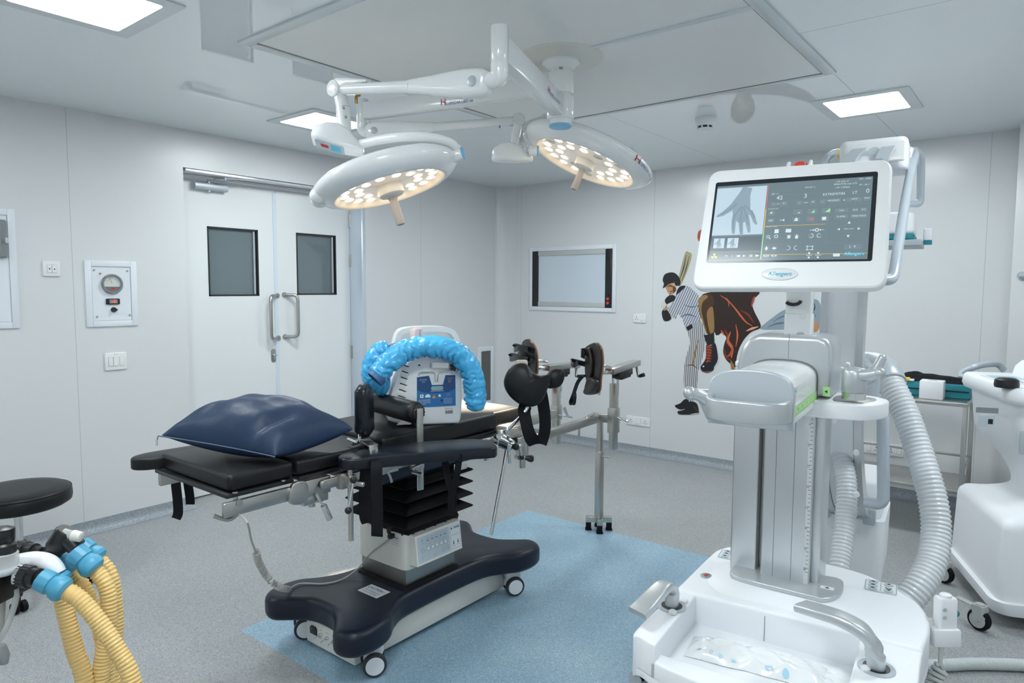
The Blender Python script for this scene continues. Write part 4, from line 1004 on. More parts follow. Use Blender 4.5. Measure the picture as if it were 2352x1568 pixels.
# post and cross foot
zt1 = zB-.02
b = MB(); b.box((sx, sy2, (.075+.50)/2), (.042, .042, .425), bev=.003); b.build('outer_post', 'steel', tf)
b = MB(); b.box((sx, sy2, (.45+zt1)/2), (.032, .032, zt1-.45), bev=.002); b.build('inner_post', 'steel', tf)
b = MB(); b.cyl((sx+.02, sy2, .47), (sx+.065, sy2+.0, .47), .005); b.sphere((sx+.065, sy2, .47), .008); b.build('height_pin', 'steel', tf)
a1, a2 = V((.80, .60, 0)), V((-.60, .80, 0))
b = MB(); b.bar(V((sx, sy2, .068))-a1*.080, V((sx, sy2, .068))+a1*.080, .036, .034, bev=.002); b.bar(V((sx, sy2, .068))-a2*.080, V((sx, sy2, .068))+a2*.080, .036, .034, bev=.002); b.build('cross_foot', 'steel', tf)
for d in (a1, -a1, a2, -a2):
    b = MB(); o = V((sx, sy2, 0))+d*.064; b.prism(rrect(.032, .032, .004), o+V((0, 0, .001)), a1, a2, .052, .002); b.prism(rrect(.040, .040, .005), o+V((0, 0, .001)), a1, a2, .008, .002); b.build('rubber_foot', 'black_rubber', tf)
# cross pieces and uprights
b = MB(); b.bar((sx-.03, sy2-.02, zB), pA_+V((.0, 0, zB)), .040, .052, bev=.003); b.build('cross_piece', 'steel', tf)
b = MB(); b.bar((-2.44, 3.49, zB), pB_+V((.0, -.01, zB)), .040, .052, bev=.003); b.build('cross_piece', 'steel', tf)
for p, pys, px_ in ((pA_, (1031, 993, 936, 880), 1410), (pB_, (1018, 963, 930, 886), 1277)):
    z = [VZ(p.x, p.y, y) for y in pys]
    b = MB(); b.box((p.x, p.y, (z[0]+z[3])/2), (.042, .042, z[3]-z[0]), bev=.003); b.build('upright', 'steel', tf)
    b = MB(); b.box((p.x, p.y, (z[1]+z[2])/2), (.056, .056, z[2]-z[1]), bev=.003); b.build('sleeve', 'steel', tf)
    b = MB(); b.cyl((p.x-.008, p.y, z[3]-.01), (p.x-.008, p.y, z[3]+.075), .008); b.cyl((p.x+.015, p.y+.02, z[3]-.08), (p.x+.015, p.y+.02, z[3]+.075), .008); b.build('lift_rod', 'chrome', tf)
p0 = V((pA_.x+.028, pA_.y, VZ(pA_.x, pA_.y, 957))); b = MB(); b.cyl(p0, p0+V((.03, .0, -.01)), .008); b.cyl(p0+V((.028, 0, -.004)), p0+V((.065, .02, -.022)), .007, seg=10, bev=.002); b.build('upright_lever', 'chrome', tf)
p0 = V((pB_.x+.028, pB_.y-.02, VZ(pB_.x, pB_.y, 950))); b = MB(); b.cyl(p0, p0+V((.09, .03, -.01)), .006); b.cyl(p0+V((.06, .02, -.005)), p0+V((.05, .0, .05)), .010); b.build('upright_lever', 'chrome', tf)
# traction units
def unit(n0, n1, blk, cr0, cr1, g0, g1):
    b = MB(); b.bar(n0, n1, .062, .034, bev=.003); b.build('traction_unit', 'steel', tf)
    b = MB(); c0, c1 = blk; mid = (c0+c1)/2; b.bar(c0, c1, .055, .040, bev=.006); b.bar(mid-(c1-c0)*.3+V((0, 0, -.022)), mid+(c1-c0)*.38+V((0, 0, -.022)), .05, .02, bev=.004); b.build('unit_carriage', 'black_plastic', tf)
    b = MB(); b.bar(cr0, cr1, .016, .010, up=(.3, -1, 0), bev=.003); b.cyl(cr0-V((0, .016, 0)), cr0+V((0, .02, 0)), .012); ck_ = b.build('crank_arm', 'steel', tf)
    b = MB(); b.cyl(g0, g1, .0105, .013, 16, bev=.003); b.build('crank_grip', 'black_plastic', ck_)
u0, u1 = PY(1400, 853, 3.46), PY(1462, 832, 3.78)
dn = V((0, 0, -.036))
unit(u0, u1, (u0.lerp(u1, .22)+dn, u0.lerp(u1, .72)+dn), PY(1461, 838, 3.76), PY(1467, 866, 3.74), PY(1468, 864, 3.74), PY(1480, 860, 3.74))
v0, v1 = PY(1254, 845, 3.42), PY(1326, 836, 3.74)
unit(v0, v1, (v0.lerp(v1, .18)+dn, v0.lerp(v1, .66)+dn), PY(1324, 842, 3.72), PY(1323, 866, 3.70), PY(1326, 864, 3.70), PY(1340, 864, 3.70))
# boots
M['boot_leather'] = mat('boot_leather', (.018, .016, .016), .34, bump=.08, bscale=60)
M['boot_edge'] = mat('boot_sole_edge', (.30, .13, .06), .5)
M['patent'] = mat('patent_strap', (.008, .009, .012), .16)
def boot(label, out, yp, flap, straps, heel, loc, nrm=(-.45, -.89, .0)):
    t = thing('traction_boot', label, 'boot', loc, 'leather traction boots')
    n = V(nrm).normalized(); c = PY(*loc_px(out), yp); u = n.cross(V((0, 0, 1))).normalized()*-1; u = V((0, 0, 1)).cross(n).normalized(); v = n.cross(u)
    pts = [PN(x, y, c, n) for x, y in out]; P = [((p-c).dot(u), (p-c).dot(v)) for p in pts]
    P = [(q.x, q.y) for q in smooth([(a, z, 0) for a, z in P], 4, True)]
    A = sum(P[i][0]*P[(i+1) % len(P)][1]-P[(i+1) % len(P)][0]*P[i][1] for i in range(len(P)))
    if A < 0: P = P[::-1]
    b = MB(); b.prism(P, c-n*.012, u, v, .016, .004); b.build('sole', 'boot_leather', t, ang=50)
    b = MB(); b.prism(inset(P, -.0016), c-n*.018, u, v, .009); b.build('sole_edge', 'boot_edge', t)
    for fl, dep_ in flap:
        q = [PN(x, y, c+n*dep_, n) for x, y in fl]; F = [((p-c).dot(u), (p-c).dot(v)) for p in q]
        if sum(F[i][0]*F[(i+1) % len(F)][1]-F[(i+1) % len(F)][0]*F[i][1] for i in range(len(F))) < 0: F = F[::-1]
        F = [(q_.x, q_.y) for q_ in smooth([(a, z, 0) for a, z in F], 3, True)]
        b = MB(); b.prism(F, c+n*.003, u, v, dep_, min(.012, dep_*.45), 4); b.build('heel_cup', 'boot_leather', t, ang=60)
    for s_ in straps:
        q = [PN(x, y, c+n*d_, n) for x, y, d_ in s_[0]]
        b = MB(); b.ribbon(smooth(q, 6), s_[2] if len(s_) > 2 else v, s_[1], .003); b.build('strap', 'patent', t)
    return t, c, n, u, v
def loc_px(o): return (sum(p[0] for p in o)/len(o), sum(p[1] for p in o)/len(o))
oA = [(1365.7, 786.8), (1373, 792), (1379, 804), (1381, 836), (1377, 867), (1374, 897), (1362, 905), (1346, 906), (1340, 899), (1347, 880), (1344, 852), (1344.7, 803), (1351, 793)]
b1, cA_, nA, uA, vA = boot('black leather traction boot with loose hanging strap, on the right post of the frame', oA, 3.36,
     [([(1341, 899), (1344, 878), (1352, 866), (1366, 876), (1362, 896), (1350, 906)], .040), ([(1346, 860), (1345, 806), (1352, 800), (1358, 830), (1355, 868)], .022)],
     [([(1350, 838, .015), (1340, 835, .03), (1325, 831, .05), (1314, 829, .06), (1312, 832, .07), (1318, 838, .08), (1328, 833, .08)], .030),
      ([(1346, 862, .012), (1336, 866, .03), (1326, 880, .05), (1318, 903, .055), (1311, 922, .055), (1313, 929, .055), (1318, 926, .05), (1320, 910, .05), (1319, 900, .048)], .022, uA_ if False else RI),
      ([(1346, 807, .02), (1338, 808, .035), (1335, 812, .05), (1343, 816, .05)], .042)], None, PY(1360, 905, 3.36))
oB = [(1209.8, 778.7), (1216, 781), (1222, 788.7), (1229, 808), (1231, 833), (1230, 862), (1226, 892), (1212, 902), (1199, 900), (1193, 880), (1195, 850), (1197, 812), (1199, 790), (1203, 782)]
b2, cB_, nB, uB, vB = boot('black leather traction boot with two buckled straps, behind the black knee crutch', oB, 3.34,
     [([(1188, 845), (1187, 812), (1196, 806), (1206, 822), (1202, 848)], .03)],
     [([(1228, 806, .006), (1205, 800, .05), (1186, 795, .065), (1181, 797, .07), (1182, 803, .08), (1192, 800, .085), (1212, 803, .06)], .034),
      ([(1230, 832, .006), (1208, 824, .05), (1180, 817, .07), (1172, 818, .075), (1173, 824, .085), (1190, 821, .085), (1212, 826, .06)], .034)], None, PY(1212, 900, 3.34))
for a, c, r, par in ((PY(1379, 856, 3.375), PY(1400, 855, 3.46), .012, b1), (PY(1381, 838, 3.375), PY(1404, 845, 3.44), .009, b1), (PY(1376, 880, 3.375), PY(1376, 906, 3.40), .008, b1),
                    (PY(1231, 847, 3.355), PY(1253, 844, 3.42), .012, b2), (PY(1231, 828, 3.355), PY(1258, 831, 3.42), .009, b2), (PY(1288, 876, 3.5), PY(1288, 898, 3.5), .008, tf)):
    b = MB(); b.cyl(a, c, r, seg=14, bev=.001); b.build('pin', 'chrome', par)

# knee crutch
ct_ = thing('knee_crutch', 'black saddle shaped knee crutch on a bent steel rod at the table foot', 'leg support', (-1.90, 2.34, .80))
D0 = 2.90
def pk(x, y, d=0): return PD(x, y, D0+d)
def puffy(mb, px_, d0, thick, k=6):
    c = loc_px(px_); P = [pk(x, y, d0) for x, y in px_]; P = smooth(P, 4, True); C_ = pk(*c, d0); n = -FW
    rings = []
    for i in range(k+1):
        a = PI/2*i/k; s_ = math.sin(a); h = math.cos(a); rings.append([C_+(p-C_)*max(.02, s_)+n*thick*h for p in P])
    for i in range(1, k+1):
        a = PI/2*(1-i/k); s_ = math.sin(a); h = math.cos(a); rings.append([C_+(p-C_)*max(.02, s_)-n*thick*.35*h for p in P])
    mb.loft(rings)
b = MB()
puffy(b, [(1200, 833), (1210, 836), (1218, 846), (1226, 855), (1238, 860), (1252, 861), (1262, 858), (1262, 868), (1260, 885), (1252, 908), (1240, 926), (1222, 934), (1200, 931), (1178, 917), (1162, 897), (1157, 876), (1165, 853), (1180, 838)], 0, .035)
b.build('front_lobe', 'black_vinyl', ct_, ang=80)
b = MB(); puffy(b, [(1252, 874), (1256, 860), (1266, 850), (1281, 846), (1293, 849), (1297, 860), (1294, 876), (1285, 888), (1270, 892), (1256, 890)], .09, .022); b.build('rear_lobe', 'black_vinyl', ct_, ang=80)
b = MB(); rr_ = []
for d in (0.0, .05, .10): rr_.append([pk(x, y, d) for x, y in ((1215, 850), (1236, 863), (1258, 862), (1266, 868), (1262, 886), (1240, 905), (1222, 890))])
b.loft(rr_); b.build('saddle', 'black_vinyl', ct_, ang=80)
M['cream_pad'] = mat('cream_pad', (.55, .50, .42), .5)
b = MB(); c = pk(1198, 838, .10); b.box(c, (.055, .05, .045), Matrix((RI, FW, UP)).transposed(), bev=.010); b.build('edge_pad', 'cream_pad', ct_)
sdv = (RI*.85+FW*.5).normalized()
b = MB(); b.ribbon(smooth([pk(1207, 930, .04), pk(1204, 945, .02), pk(1207, 962, -.01), pk(1212, 985, -.02), pk(1220, 1006, -.01), pk(1232, 1018, .03), pk(1244, 1012, .07), pk(1251, 990, .08), pk(1252, 965, .08), pk(1248, 930, .07), pk(1243, 905, .05)], 6), sdv, .058, .004); b.build('strap', 'black_web', ct_)
q0 = PX(1141, 1007, -1.937); axc = V((.95, .0, -.22)).normalized()
b = MB(); b.lathe([(.028, 0), (.030, .004), (.030, .022), (.026, .024), (.033, .026), (.033, .034), (.031, .036), (.027, .085), (.020, .088), (.014, .098)], q0, axc, 32); b.build('clamp', 'chrome', ct_)
kc2 = q0+axc*.055
b = MB(); rod = [PX(1128, 1228, -1.895), kc2+V((.0, .012, -.01)), kc2+V((0, .02, .03)), pk(1160, 991, -.03), pk(1198, 956, .02), pk(1212, 935, .03), pk(1215, 915, .03)]
b.tube(fillet(rod, .02, 4), .0085, 14); b.build('bent_rod', 'chrome', ct_)
e_ = q0+axc*.098
b = MB(); b.sphere(e_+V((.01, .005, 0)), .016, (1, 1, 1)); b.build('ball_knob', 'black_plastic', ct_)
l0, l1, l2 = e_+V((.02, .02, .002)), PX(1199, 1050, -1.82), PX(1214, 1052, -1.80)
b = MB(); b.cyl(l0, l1, .0055, seg=10); b.sphere(l0, .009); b.cyl(l1, l1.lerp(l2, .5), .006, seg=10); lv_ = b.build('clamp_lever', 'chrome', ct_)
b = MB(); b.sphere(l1, .0115); b.lathe([(.008, 0), (.015, .018), (.017, .03), (.013, .038), (.004, .041)], l1.lerp(l2, .45), (l2-l1), 20); b.build('lever_grip', 'black_plastic', lv_)
b = MB(); b.cyl(PX(1169, 1036, -1.87), PX(1171, 1063, -1.87), .0075, seg=14, bev=.001); b.build('locking_pin', 'chrome', ct_)
b = MB(); b.bar(q0+V((-.01, .03, .012)), pvA+V((-.005, -.02, .055)), .034, .045, bev=.005); b.build('clamp_arm', 'steel', tf)

# ================================================================== SURGICAL LIGHT
fx, fy = -1.79, 2.60
sl = thing('surgical_light', 'white ceiling mounted surgical light with two round lamp heads on jointed arms', 'surgical light', (fx, fy, ZC))
W = 'white_gloss'
b = MB(); b.lathe([(.193, -.001), (.195, -.006), (.188, -.014), (.11, -.022), (.085, -.024)], (fx, fy, ZC), seg=56); cp_ = b.build('ceiling_plate', 'cream_white', sl)
b = MB(); b.box((fx-.09, fy+.12, ZC-.013), (.002, .12, .016), Matrix.Rotation(.3, 3, 'Z')); b.build('plate_joint', 'dark_line', cp_)
b = MB(); b.lathe([(.086, -.024), (.086, -.034), (.064, -.050), (.056, -.058), (.052, -.06)], (fx, fy, ZC), seg=40); b.build('column_collar', W, sl)
zc0 = 2.232
b = MB(); b.lathe([(.0505, -.055), (.0505, -.08), (.0495, -.081), (.0505, -.082), (.0505, -.163), (.0495, -.164), (.0505, -.165), (.0515, -.30)], (fx, fy, ZC), seg=40); b.build('column', W, sl)
b = MB(); b.lathe([(.052, 0), (.052, -.008), (.046, -.013), (0, -.014)], (fx, fy, zc0+.008), seg=40); b.build('column_cap', 'blue_cap', sl)
for py, r in ((143, .008), (163, .009)):
    p = PN(1289, py, (fx, fy, ZC), -FW*V((1, 1, 0))); n = V((-fx, -fy, 0)).normalized(); p = V((fx, fy, p.z))+n*.0505
    b = MB(); b.cyl(p-n*.002, p+n*.002, r, seg=16, bev=.001); b.build('column_screw', 'steel_dull', sl)
M['logo_red'] = M['red_ink']
def logo(parent, o, u, v, h, suffix='OSPEDIA LED 50', pre='H'):
    b = MB(); b.text(pre, o, u, v, h*1.75, 'LEFT', d=.0012, bold=.005); b.build('logo_initial', 'red_ink', parent)
    b = MB(); b.text(suffix, V(o)+V(u).normalized()*h*1.15-V(v).normalized()*h*.38, u, v, h*.85, 'LEFT', d=.0012); b.flat([(-.25*h, -.28*h), (.52*h, .18*h), (1.3*h, -.28*h), (.52*h, .04*h)], V(o), u, v, .0014); b.build('logo_text', 'blue_ink', parent)
# arm A (towards the camera) --------------------------------------------------
zA = 2.312; tA = PZ(1147, 112, zA); tA = V((tA.x, tA.y, 0)); dA = (V((fx, fy, 0))-tA).normalized()
b = MB(); b.bar(tA+dA*.02+V((0, 0, zA)), V((fx, fy, zA))-dA*.045, .058, .088, bev=.006); aA = b.build('support_arm', W, sl)
nA_ = dA.cross(V((0, 0, 1)));
if nA_.dot(V((-fx, -fy, 0))) < 0: nA_ = -nA_
uA2 = V((0, 0, 1)).cross(nA_)*1.0
uA2 = V(nA_).cross(V((0, 0, 1)))*-1
logo(aA, tA+dA*.50*(-1 if False else 1)+V((0, 0, zA))+nA_*.0295, uA2, (0, 0, 1), .026)
b = MB(); b.cyl((fx, fy, zA-.05), (fx, fy, zA+.05), .062, seg=40, bev=.006); b.build('arm_hub', W, sl)
zt2, zb2 = VZ(tA.x, tA.y, 60), VZ(tA.x, tA.y, 152)
b = MB(); b.cyl(tA+V((0, 0, zb2)), tA+V((0, 0, zt2)), .030, seg=32, bev=.003); b.build('pivot_tube', W, sl)
KA = PD(775, 206, 2.72); eA = tA+V((0, 0, VZ(tA.x, tA.y, 188)))
dirA = (V((KA.x, KA.y, 0))-V((eA.x, eA.y, 0))).normalized()
jA = PN(1098, 192, eA+dirA*.075, FW)
b = MB(); b.tube(smooth([tA+V((0, 0, zb2+.005)), tA+V((0, 0, zb2-.02)), eA+V((0, 0, .012))+dirA*.01, jA+(eA-jA)*.15], 6), lambda i, t: .031-.001*t, 24); b.build('elbow', W, sl)
def spring(J, K, parent):
    d = (K-J).normalized(); n = d.cross(V((0, 0, 1))).normalized()
    if n.dot(EYE-J) < 0: n = -n
    u_ = d; v_ = n.cross(u_)
    if v_.z < 0: v_ = -v_
    L = (K-J).length
    rings = []
    for s_, w_, h_ in ((-.052, .010, .020), (-.046, .026, .036), (-.025, .034, .046), (.0, .036, .050), (.05, .036, .050), (.10, .034, .046), (.20, .028, .034), (.28, .024, .027), (.30, .0235, .0255)):
        rings.append(ring2([(p[0], p[1]) for p in rrect(2*w_, 2*h_, min(w_, h_)*.8, 5)], J+d*s_, n, v_))
    b = MB(); b.loft(rings); sp_ = b.build('spring_arm_cover', W, parent, ang=60)
    b = MB(); b.cyl(J+d*.29, K-d*.02, .0225, .021, 28); b.lathe([(.025, -.004), (.025, .004)], J+d*.305, d, 28); b.build('spring_arm', W, parent)
    b = MB(); b.cyl(J+n*.034, J+n*.040, .018, seg=24, bev=.001); b.build('joint_cover', 'silver_grey', sp_)
    return d, n, v_
dS, nS, vS = spring(jA, KA, sl)
b = MB(); b.cyl(KA-nS*.028, KA+nS*.030, .033, seg=32, bev=.006); b.loft([ring2(rrect(.05, .05, .012), KA-dS*.01+V((0, 0, .018)), nS, vS), ring2(rrect(.046, .03, .012), KA-dS*.07+V((0, 0, .026)), nS, vS), ring2(rrect(.03, .008, .003), KA-dS*.17+V((0, 0, .027)), nS, vS)]); b.build('end_joint', W, sl)
q = PN(818, 222, KA, FW); b = MB(); b.cyl(q, q+V((0, 0, -.026)), .006); b.bar(q, q+dS*-.02+V((0, 0, .006)), .012, .008); b.build('balance_key', 'brass', sl)
stA = [PD(781, 218, 2.72), PD(788, 250, 2.71), PD(793, 305, 2.70)]
b = MB(); b.tube(stA[:2], .026, 24); b.tube([stA[1], stA[2]], lambda i, t: .028-.002*t, 24); b.build('drop_tube', W, sl)
for (x, y) in ((791, 247), (796, 268)):
    p = PD(x-2, y, 2.675); b = MB(); b.cyl(p-FW*-.006, p-FW*.001, .005, seg=12); b.build('set_screw', 'steel_dull', sl)
# control box
def cbox(center, ux, uz, mirror, name='control_box'):
    # streamlined pod with a keypad on its sloping underside
    uy = uz.cross(ux)
    b = MB()
    rings = []
    for s_, w_, z0_, z1_ in ((-.085, .05, -.020, .018), (-.078, .068, -.030, .028), (-.04, .075, -.034, .052), (.0, .072, -.036, .062), (.05, .064, -.036, .045), (.10, .05, -.034, .012), (.125, .03, -.028, -.004)):
        rings.append(ring2(rrect(w_*1.15, (z1_-z0_), .016, 4), center+ux*s_+uz*(z0_+z1_)/2, uy, uz))
    b.loft(rings); return b.build(name, W, sl, ang=60)
cA1 = PD(768, 322, 2.66); uxA = (PD(815, 338, 2.66)-PD(732, 315, 2.66)).normalized(); uzA = (UP*.9+FW*.38+RI*.12).normalized(); uzA = (uzA-uxA*uzA.dot(uxA)).normalized()
cbA = cbox(cA1, uxA, uzA, 1)
uyA = uzA.cross(uxA)
fr_ = cA1-uzA*.0362+uxA*-.005
b = MB(); b.prism(rrect(.115, .052, .006), fr_+uzA*.0008, uxA, -uyA if uxA.cross(-uyA).dot(uzA) < 0 else uyA, .0016); kA = b.build('keypad', 'label_grey', sl)
b = MB(); b.box(fr_-uzA*.0018+uxA*-.02, (.03, .016, .001), Matrix((uxA, uyA, uzA)).transposed()); b.build('keypad_red', 'red_ink', kA)
b = MB(); b.box(fr_-uzA*.0018+uxA*.025, (.04, .03, .001), Matrix((uxA, uyA, uzA)).transposed()); b.build('keypad_blue', 'cyan_ink', kA)

# lamp head
M['led'] = mat('lit_led_lens', (1, .9, .75), .3, emit=(1.0, .80, .55), es=7)
M['led_off'] = mat('led_lens_ring', (.75, .70, .64), .15)
M['lens_plate'] = mat('lens_plate', (.75, .70, .64), .25, emit=(1.0, .86, .72), es=.16)
M['lens_rim'] = mat('glowing_rim', (.85, .75, .62), .3, emit=(1.0, .82, .60), es=.12)
M['handle_beige'] = mat('beige_grip', (.46, .42, .39), .45)
def lamp(name, c_px, depth, mdir, cosv, R_l, yoke_ang, logo_ang=None, seedled=0):
    c = PD(*c_px, depth); v = (EYE-c).normalized()
    r_ = (RI-v*RI.dot(v)).normalized(); u_ = v.cross(r_)*1.0; u_ = (UP-v*UP.dot(v)).normalized()
    m = (r_*mdir[0]-u_*mdir[1]).normalized()
    n = v*cosv+m*math.sqrt(1-cosv*cosv)          # emission direction
    ax = (r_*mdir[1]+u_*mdir[0]).normalized(); ax = (ax-n*ax.dot(n)).normalized(); ay = n.cross(ax)
    k = R_l/.21
    b = MB(); b.lathe([(.214*k, -.004), (.222*k, -.010), (.236*k, -.008), (.262*k, .004), (.282*k, .020), (.289*k, .038), (.284*k, .056), (.262*k, .073), (.20*k, .086), (.10*k, .092), (0, .093)], c, -n, 72, ax, cap0=False)
    # open towards -n side: lathe axis points to the back of the head
    hd = b.build('lamp_head', W, sl, ang=50)
    b = MB(); b.lathe([(.210*k, .0), (.214*k, -.005), (.219*k, -.009), (.2215*k, -.010)], c, -n, 72, ax, cap0=False, cap1=False); b.lathe([(.198*k, .010), (.206*k, .004), (.213*k, -.004)], c, -n, 72, ax, cap0=False, cap1=False); b.build('lens_rim', 'lens_rim', hd)
    b = MB(); b.cyl(c-n*.016, c-n*.010, .207*k, seg=64); lp_ = b.build('lens_plate', 'lens_plate', hd)
    b = MB()
    for a in range(3):
        d_ = ax*math.cos(.4+a*2.094)+ay*math.sin(.4+a*2.094); e_ = n.cross(d_); o = c-n*.0095
        b.raw([o+d_*.05+e_*.001, o+d_*.205*k+e_*.001, o+d_*.205*k-e_*.001, o+d_*.05-e_*.001], [(0, 1, 2, 3)])
    b.build('lens_joints', 'dark_line', hd)
    for (rad, cnt, ph) in ((.178*k, 18, 0), (.122*k, 12, .2)):
        for i in range(cnt):
            a = ph+2*PI*i/cnt; p = c-n*.0105+(ax*math.cos(a)+ay*math.sin(a))*rad
            on = not (seedled and (i*7+cnt) % 6 == 2)
            b = MB(); b.lathe([(.0225*k, 0), (.0225*k, .002), (.018*k, .003)], p, n, 20); b.build('led_ring', 'led_off', hd) if not on else None
            if on: b.bm.free(); b = MB(); b.lathe([(.0175*k, 0), (.0175*k, .0015), (.012*k, .004), (0, .005)], p, n, 20); b.build('led', 'led', hd)
    b = MB(); b.lathe([(.050, -.006), (.052, .0), (.050, .034), (.044, .040), (.028, .042), (.022, .046), (0, .047)], c-n*.006, n, 36); b.build('handle_hub', 'cream_white', hd)
    b = MB(); b.lathe([(.017, .03), (.019, .042), (.0165, .05), (.0155, .055), (.0165, .065), (.0185, .145), (.0165, .150), (.010, .150), (.010, .146)], c, n, 28); b.build('sterile_handle', 'handle_beige', hd)
    return c, n, ax, ay, hd, k
c1, n1, ax1, ay1, hd1, k1 = lamp('a', (895, 431), 2.66, (.297, .955), .235, .21, 0)
c2, n2, ax2, ay2, hd2, k2 = lamp('b', (1344, 373), 3.50, (-.399, .917), .27, .254, 0, seedled=1)
# grip on the left rim of lamp A and label
def lamp_pt(c, n, ax, ay, a, r, h): return c+(ax*math.cos(a)+ay*math.sin(a))*r-n*h
gp = PD(748, 455, 2.60); a_g = math.atan2((gp-c1).dot(ay1), (gp-c1).dot(ax1))
for c, n, ax, ay, hd, ang_, k in ((c1, n1, ax1, ay1, hd1, a_g, k1),):
    for s_ in (-.12, .12):
        b = MB(); b.sphere(lamp_pt(c, n, ax, ay, ang_+s_, .272*k, .026), .034, (1, 1, .9)); b.build('rim_grip', W, hd, ang=80)
# yoke of lamp A
pe = PD(1062, 346, 2.62); a_e = math.atan2((pe-c1).dot(ay1), (pe-c1).dot(ax1)); rimA = lamp_pt(c1, n1, ax1, ay1, a_e, .30*k1, .036)
yk = [PD(806, 338, 2.66), PD(835, 330, 2.65), PD(880, 320, 2.60), PD(935, 314, 2.54), PD(990, 316, 2.54), PD(1030, 326, 2.58), PD(1052, 342, rimA.xyz and proj(rimA)[2])]
b = MB(); b.tube(smooth(yk, 8), .018, 20); b.build('yoke', W, sl)
ra = (rimA-c1+n1*.036).normalized()
b = MB(); b.cyl(rimA-ra*.04, rimA+ra*.012, .026, .024, 28, bev=.003); b.build('yoke_pivot', W, sl)
b = MB(); b.cyl(rimA+ra*.012, rimA+ra*.020, .0245, seg=28, bev=.002); b.build('pivot_cap', 'blue_cap', sl)
b = MB(); p = lamp_pt(c1, n1, ax1, ay1, a_e-.14, .2835*k1, .036); q_ = (p-c1+n1*.036).normalized(); t_ = n1.cross(q_); up_ = (q_*.5+n1*.5).normalized()
for i in range(7): b.box(p+t_*(-.018+.005*i)+q_*.003, (.0022+.001*(i % 2), .012, .0008), Matrix((t_, -n1, q_)).transposed())
b.build('serial_label', 'grey_ink', hd1)

# arm B (to the left) ---------------------------------------------------------
zBm = 2.42; tB = PZ(833, 257, zBm); tB = V((tB.x, tB.y, 0)); dB = (V((fx, fy, 0))-tB).normalized()
b = MB(); b.bar(tB+dB*.02+V((0, 0, zBm)), V((fx, fy, zBm))-dB*.045, .058, .082, bev=.006); aB = b.build('support_arm', W, sl)
nB_ = dB.cross(V((0, 0, 1)))
if nB_.dot(-V((fx, fy, 0))) < 0: nB_ = -nB_
lo2 = PN(1012, 236, tB+nB_*.0292, nB_); logo(aB, lo2+nB_*.0005, V((0, 0, 1)).cross(nB_), (0, 0, 1), .025)
b = MB(); b.cyl((fx, fy, zBm-.048), (fx, fy, zBm+.048), .060, seg=40, bev=.006); b.build('arm_hub', W, sl)
z0_, z1_ = VZ(tB.x, tB.y, 285), VZ(tB.x, tB.y, 228)
b = MB(); b.cyl(tB+V((0, 0, z0_)), tB+V((0, 0, z1_)), .030, seg=28, bev=.003); b.build('pivot_tube', W, sl)
KB = PD(1192, 276, 3.52); jB = PD(862, 303, proj(tB+V((0, 0, 2.3)))[2]-.05)
b = MB(); b.tube(smooth([tB+V((0, 0, z0_+.004)), tB+V((0, 0, z0_-.03)), tB.lerp(jB, .4)*1+V((0, 0, 0)) if False else V((tB.x, tB.y, jB.z+.01)).lerp(jB, .35), jB.lerp(V((tB.x, tB.y, jB.z)), .1)], 6), .030, 20); b.build('elbow', W, sl)
dS2, nS2, vS2 = spring(jB, KB, sl)
b = MB(); b.cyl(KB-nS2*.028, KB+nS2*.030, .032, seg=28, bev=.006); b.build('end_joint', W, sl)
b = MB(); b.tube([PD(1190, 285, 3.52), PD(1184, 310, 3.52), PD(1182, 340, 3.52)], .023, 20); b.build('drop_tube', W, sl)
q = PN(1147, 284, KB, FW); b = MB(); b.cyl(q, q+V((0, 0, -.022)), .006); b.bar(q, q+RI*.02+V((0, 0, .004)), .012, .008); b.build('balance_key', 'steel_dull', sl)
cB1 = PD(1168, 356, 3.50); uxB = (RI*1.0+FW*.2).normalized(); uzB = (UP-uxB*UP.dot(uxB)).normalized(); cbox(cB1, uxB, uzB, 1)
e1_ = PD(1257, 274, 3.56); e2_ = PD(1228, 346, 3.48)
b = MB(); b.tube(smooth([e1_, PD(1240, 276, 3.58), PD(1210, 288, 3.59), PD(1195, 305, 3.58), PD(1196, 325, 3.56), PD(1210, 342, 3.52), PD(1224, 347, 3.48)], 8), .0185, 20); b.tube([PD(1182, 336, 3.52), PD(1200, 345, 3.51), PD(1212, 345, 3.50)], .02, 16); b.build('yoke', W, sl)
for e in (e1_, e2_):
    b = MB(); b.cyl(e-RI*.030, e+RI*.012, .026, seg=28, bev=.003); pv_ = b.build('yoke_pivot', W, sl)
    b = MB(); b.cyl(e+RI*.012, e+RI*.022, .026, seg=28, bev=.003); b.build('pivot_cap', 'blue_cap', sl)
# logo on the outer wall of lamp B
g = PD(1448, 362, 3.34); a_l = math.atan2((g-c2).dot(ay2), (g-c2).dot(ax2))
for txt, m_, nm, off, sz in (('H', 'red_ink', 'logo_initial', -.075, .060), ('OSPEDIA LED 50', 'blue_ink', 'logo_text', -.05, .026)):
    b = MB(); cu_x = 0
    b.text(txt, (0, 0, 0), (1, 0, 0), (0, 1, 0), sz, 'LEFT', d=0)
    for vv in b.bm.verts:
        s_ = vv.co.x+off; h_ = .036+vv.co.y*.75-(.0 if txt == 'H' else .008)
        # wrap around the curved rim
        r0_ = .2900*k2-abs(h_-.040)**2*12; a = a_l-s_/.30
        vv.co = lamp_pt(c2, n2, ax2, ay2, a, r0_+.0012, h_)
    b.build(nm, m_, hd2)
